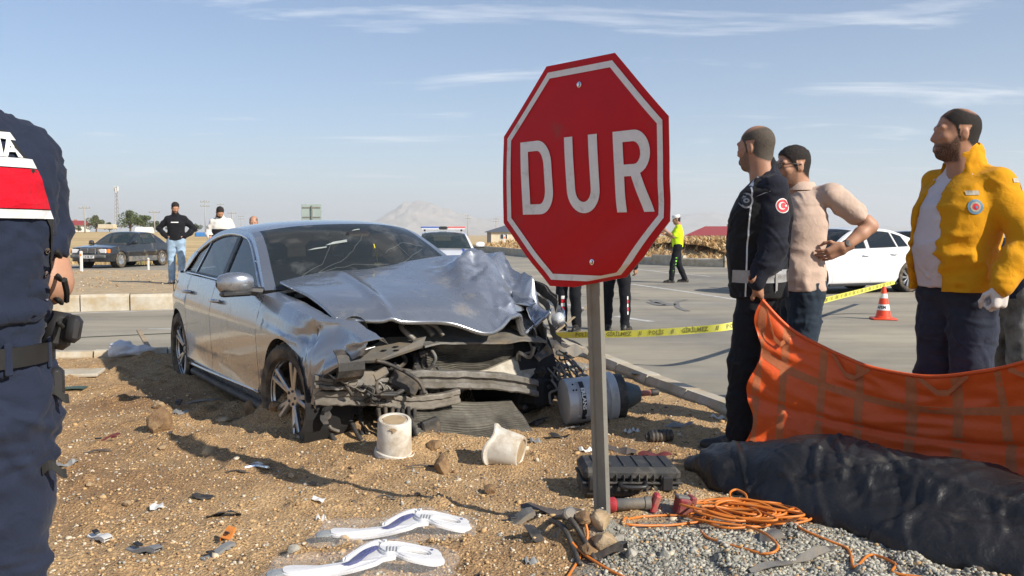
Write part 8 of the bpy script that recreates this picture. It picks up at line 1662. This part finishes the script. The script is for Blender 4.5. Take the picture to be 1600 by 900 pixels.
for a in ((133, 322, 362, 150, 'slim pole nearest the standing man’s arm on left skyline', 1, .3), (242, 329, 366, 160, 'pole just left of the man in black sweatshirt', 1, .25), (321, 313, 362, 190, 'pole with two arms between the two onlookers', 2, .26), (345, 318, 362, 260, 'pole above the bearded onlooker', 2, .3), (363, 331, 362, 200, 'thick short pole right of the bearded onlooker', 1, .4), (377, 337, 362, 330, 'farthest pole left of the bald head', 2, .3), (731, 336, 372, 330, 'pole above the police car bonnet', 2, .3), (775, 341, 372, 330, 'pole over the white house at left edge of sign', 2, .3)): pole(*a)
p = D(183, 346, 300); mast = empty('lattice_mast', p); tag(mast, 'tall lattice radio mast rising behind the green trees', 'mast'); mt_h = D(182, 292, 300)[2] - p[2]; L_ = MB(); m_steel = pm('mast_steel', (.40, .40, .41), .6, .3, .05, 1)
for k in range(3):
    a = 2 * PI * k / 3; mb = MB(); mb.tube([(1.1 * math.cos(a), 1.1 * math.sin(a), -3), (.35 * math.cos(a), .35 * math.sin(a), mt_h)], .12, 5); mb.build('leg', m_steel, mast)
for k in range(9):
    r_ = 1.1 - .75 * k / 9; r2_ = 1.1 - .75 * (k + 1) / 9; mb = MB()
    for j in range(3): a, b = 2 * PI * j / 3, 2 * PI * (j + 1) / 3; mb.tube([(r_ * math.cos(a), r_ * math.sin(a), mt_h * k / 9), (r2_ * math.cos(b), r2_ * math.sin(b), mt_h * (k + 1) / 9)], .06, 4)
    mb.build('brace', m_steel, mast)
for k in range(4): mb = MB(); mb.box((.5 * math.cos(k * 1.6), .5 * math.sin(k * 1.6), mt_h - .6 - .6 * (k % 2)), (.35, .35, 1.6), None, .05); mb.build('antenna', m_post, mast)
# road sign seen from behind
g = D(487, 341, 40); rs = empty('road_sign', (g[0], g[1], ROADZ), .05); tag(rs, 'back of a grey green road sign over the roof of the silver saloon', 'road sign'); m_sgb = pm('sign_back_green', (.36, .43, .40), .6, .1, .08, 2); hz = D(487, 319, 40)[2] - ROADZ; lz = hz - .70
mb = MB(); mb.box((0, 0, (hz + lz) / 2), (.90, .03, hz - lz), None, .006); mb.build('panel', m_sgb, rs)
mb = MB(); mb.box((.02, -.06, hz / 2 - .05), (.055, .055, hz - .02), None, .005); mb.build('post', m_galv, rs); 
for z in (lz + .12, hz - .15): mb = MB(); mb.box((0, -.028, z), (.80, .025, .05), None, .004); mb.build('rail', m_galv, rs)
# houses
m_wallc = pm('wall_cream', (.62, .55, .42), .9, 0, .08, .8, .2, 8, dirt=((.48, .40, .28), .25, .9)); m_wallw = pm('wall_white', (.70, .68, .63), .9, 0, .06, .8); m_wallg = pm('wall_grey', (.30, .28, .26), .9, 0, .1, .8); m_roofr = pm('roof_red', (.30, .045, .05), .8, 0, .12, 1.5); m_roofd = pm('roof_slate', (.085, .095, .12), .6, 0, .12, 1.5); m_brick = pm('chimney_brick', (.45, .22, .14), .9, 0, .12, 2); m_pane = pm('window_pane', (.03, .035, .04), .1, 0, 0)
def house(lab, loc, rz, L, Wd, hw, hr, wall, roof, wins, hip=True, side=None):
    o = empty('house', loc, rz); tag(o, lab, 'house'); mb = MB(); mb.box((0, 0, hw / 2 - .5), (L, Wd, hw + 1)); mb.build('wall', wall, o)
    if side: mb = MB(); mb.box((-L / 2 - .02, 0, hw / 2), (.03, Wd * .98, hw * .98)); mb.build('end_wall', side, o)
    e = .5; i = Wd * .42 if hip else 0; a = [(-L / 2 - e, -Wd / 2 - e, hw), (L / 2 + e, -Wd / 2 - e, hw), (L / 2 + e, Wd / 2 + e, hw), (-L / 2 - e, Wd / 2 + e, hw), (-L / 2 + i, 0, hw + hr), (L / 2 - i, 0, hw + hr)]
    mb = MB(); mb.add(a + [(x, y, z - .12) for x, y, z in a[:4]], [(0, 1, 5, 4), (1, 2, 5), (2, 3, 4, 5), (3, 0, 4), (0, 6, 7, 1), (1, 7, 8, 2), (2, 8, 9, 3), (3, 9, 6, 0), (9, 8, 7, 6)]); rf = mb.build('roof', roof, o)
    mb = MB(); mb.box((L * .12, Wd * .1, hw + hr * .9), (.7, .7, hr * .7)); mb.build('chimney', m_brick, rf)
    for x, z, w, h in wins:
        mb = MB(); mb.box((x, -Wd / 2 - .03, z), (w, .08, h), None, .01); f = mb.build('window', m_post if wall is not m_wallw else m_wallc, o); mb = MB()
        for k in (-1, 1): mb.box((k * w * .235, -.075, 0), (w * .40, .03, h * .84))
        pn = mb.build('pane', m_pane, f, loc=(x, -Wd / 2, z))
        pn.parent = f; pn.location = (x, -Wd / 2, z)
    return o
p = D(812, 378, 190); house('cream house with slate roof behind the stop sign at left', (p[0], p[1], p[2] - .2), .12, 13.0, 9, 2.35, 1.45, m_wallc, m_roofd, [(-3.9, 1.35, 1.6, 1.1), (-.9, 1.55, .5, .5), (2.6, 1.35, 1.6, 1.1)], True, m_wallg)
p = D(1125, 383, 250); house('low house with wide dark red roof beyond the stubble bank', (p[0], p[1], p[2] - .2), -.25, 17.5, 11, 2.95, 2.5, m_wallw, m_roofr, [(-2.5, 1.9, 1.0, 1.1), (3.6, 1.9, 1.0, 1.1)], True, m_wallg)
p = D(112, 361, 240); house('small white house with red roof at far left', (p[0], p[1], p[2]), .1, 7.2, 6, 1.7, 1.1, m_wallw, m_roofr, [(-1.9, 1.0, .7, .8), (.6, 1.0, .7, .8)], False)
p = D(226, 364, 150); gh = empty('greenhouse', p, .1); tag(gh, 'white arched greenhouse tunnel below the trees', 'greenhouse'); mb = MB(); mb.lathe([(1.0, -1.3), (1.0, 1.3)], 20, Matrix.Rotation(PI / 2, 4, 'Y') @ Matrix.Rotation(0, 4, 'Z'), cap0=True, cap1=True); mb.build('cover', pm('tunnel_white', (.72, .70, .64), .7, 0, .05, 1), gh, smooth=False, angle=30)
mb = MB(); mb.box((-1.32, 0, .4), (.05, .7, .9)); mb.build('door', m_wallg, gh)
p = D(316, 370, 120); tt_ = empty('covered_stack', p, .1); tag(tt_, 'low stack under a blue sheet beside the man in black sweatshirt', 'covered stack'); mb = MB(); mb.box((0, 0, .25), (1.7, 1.2, .7), None, .15); mb.build('blue_sheet', pm('sheet_blue', (.05, .20, .50), .6, 0, .12, 2), tt_); mb = MB(); mb.box((-.2, 0, -.15), (2.2, 1.4, .3)); mb.build('pallet', m_wood, tt_)
mb = MB(); p = D(168, 357, 175); mb.box((0, 0, .35), (3.2, 1.5, .9), None, .1); tag(mb.build('trailer', m_wallc, loc=p), 'pale low trailer in front of the small trees', 'trailer')
# trees
LEAF = [pm('leaf_a', (.085, .115, .035), .7, 0, .3, .8), pm('leaf_b', (.055, .085, .028), .7, 0, .3, .8), pm('leaf_c', (.13, .145, .05), .7, 0, .3, .8), pm('leaf_d', (.105, .085, .045), .7, 0, .3, .8)]; BARK = pm('bark', (.13, .10, .07), .9, 0, .2, 3)
def tree(px, top_y, base_y, dist, wpx, lab, seed, mix=(.4, .35, .2, .05), nb=9):
    p = D(px, base_y, dist); H_ = D(px, top_y, dist)[2] - p[2]; Wt = wpx / FPX * dist; r = np.random.default_rng(seed); o = empty('tree', p); tag(o, lab, 'tree', 'trees on the left skyline'); mb = MB(); mb.tube([(0, 0, -.5), (.05 * H_, 0, .3 * H_), (0, 0, .75 * H_)], [.05 * H_, .035 * H_, .01 * H_], 7)
    C_ = []
    for k in range(nb):
        a = r.uniform(0, 2 * PI); q = r.uniform(.15, .95) * Wt * .36; z = H_ * r.uniform(.28, .86); C_.append((q * math.cos(a), q * math.sin(a) * .8, z, H_ * r.uniform(.13, .23))); mb.tube([(0, 0, .2 * H_), (q * math.cos(a) * .5, q * math.sin(a) * .4, z * .75), (q * math.cos(a), q * math.sin(a) * .8, z)], [.02 * H_, .012 * H_, .005 * H_], 5)
    mb.build('trunk', BARK, o, smooth=True); C_.append((0, 0, H_ * .86, H_ * .14)); N = 2300; c = np.array(C_)[r.integers(0, len(C_), N)]; d = r.normal(size=(N, 3)); d /= np.linalg.norm(d, axis=1, keepdims=True); P_ = c[:, :3] + d * (c[:, 3] * r.uniform(.45, 1.12, N) ** .6)[:, None] * np.array([1.25, 1.1, .95]); P_[:, 2] = np.maximum(P_[:, 2], .02 * H_)
    u = r.normal(size=(N, 3)); u /= np.linalg.norm(u, axis=1, keepdims=True); w = np.cross(u, r.normal(size=(N, 3))); w /= np.linalg.norm(w, axis=1, keepdims=True); s = (H_ * .034 * r.uniform(.6, 1.4, N))[:, None]; V = np.stack([P_ - u * s, P_ + w * s * .55, P_ + u * s, P_ - w * s * .55], 1).reshape(-1, 3)
    F = np.arange(4 * N).reshape(N, 4); link('crown', mesh_np('crown', V, F, LEAF, False, r.choice(4, N, p=mix)), o); return o
for a in ((150, 336, 363, 180, 34, 'pale bushy tree right of the first slim pole', 1, (.2, .1, .5, .2)), (171, 347, 363, 185, 24, 'low shrub like tree left of the tallest tree', 2, (.4, .3, .2, .1)), (203, 328, 364, 165, 44, 'tallest round green tree under the lattice mast', 3, (.4, .3, .3, 0)), (226, 336, 364, 175, 34, 'green tree right of the tallest one, above the greenhouse', 4, (.4, .4, .2, 0)), (246, 345, 364, 190, 30, 'dark low tree behind the left pole', 5, (.1, .6, .1, .2)), (268, 350, 364, 200, 30, 'low tree seen under the arm of the man in black sweatshirt', 6, (.3, .5, .1, .1)), (306, 349, 364, 200, 26, 'low tree right of the man in black sweatshirt', 7, (.3, .5, .1, .1)), (122, 352, 363, 220, 20, 'small bush before the far red roofed house', 8, (.3, .4, .2, .1)), (328, 352, 364, 230, 20, 'small dim tree left of the bearded onlooker', 9, (.3, .5, .1, .1)), (1158, 352, 378, 260, 26, 'small dark tree behind the low red roofed house', 10, (.1, .7, .1, .1)), (595 + 440, 374, 380, 150, 20, 'small dark bush on the stubble bank left of the officer', 11, (.2, .6, .1, .1))): tree(*a)
# ================================================================ air
m_haze = bpy.data.materials.new('haze_air'); m_haze.use_nodes = True; t = m_haze.node_tree; t.nodes.clear()
ho = t.nodes.new('ShaderNodeOutputMaterial'); pv = t.nodes.new('ShaderNodeVolumePrincipled'); pv.inputs['Color'].default_value = (.80, .89, 1.0, 1); pv.inputs['Density'].default_value = 0.00022; pv.inputs['Anisotropy'].default_value = .2
t.links.new(pv.outputs[0], ho.inputs['Volume'])
mb = MB(); mb.box((0, 0, 200), (34000, 34000, 420)); tag(mb.build('haze', m_haze), kind='stuff')
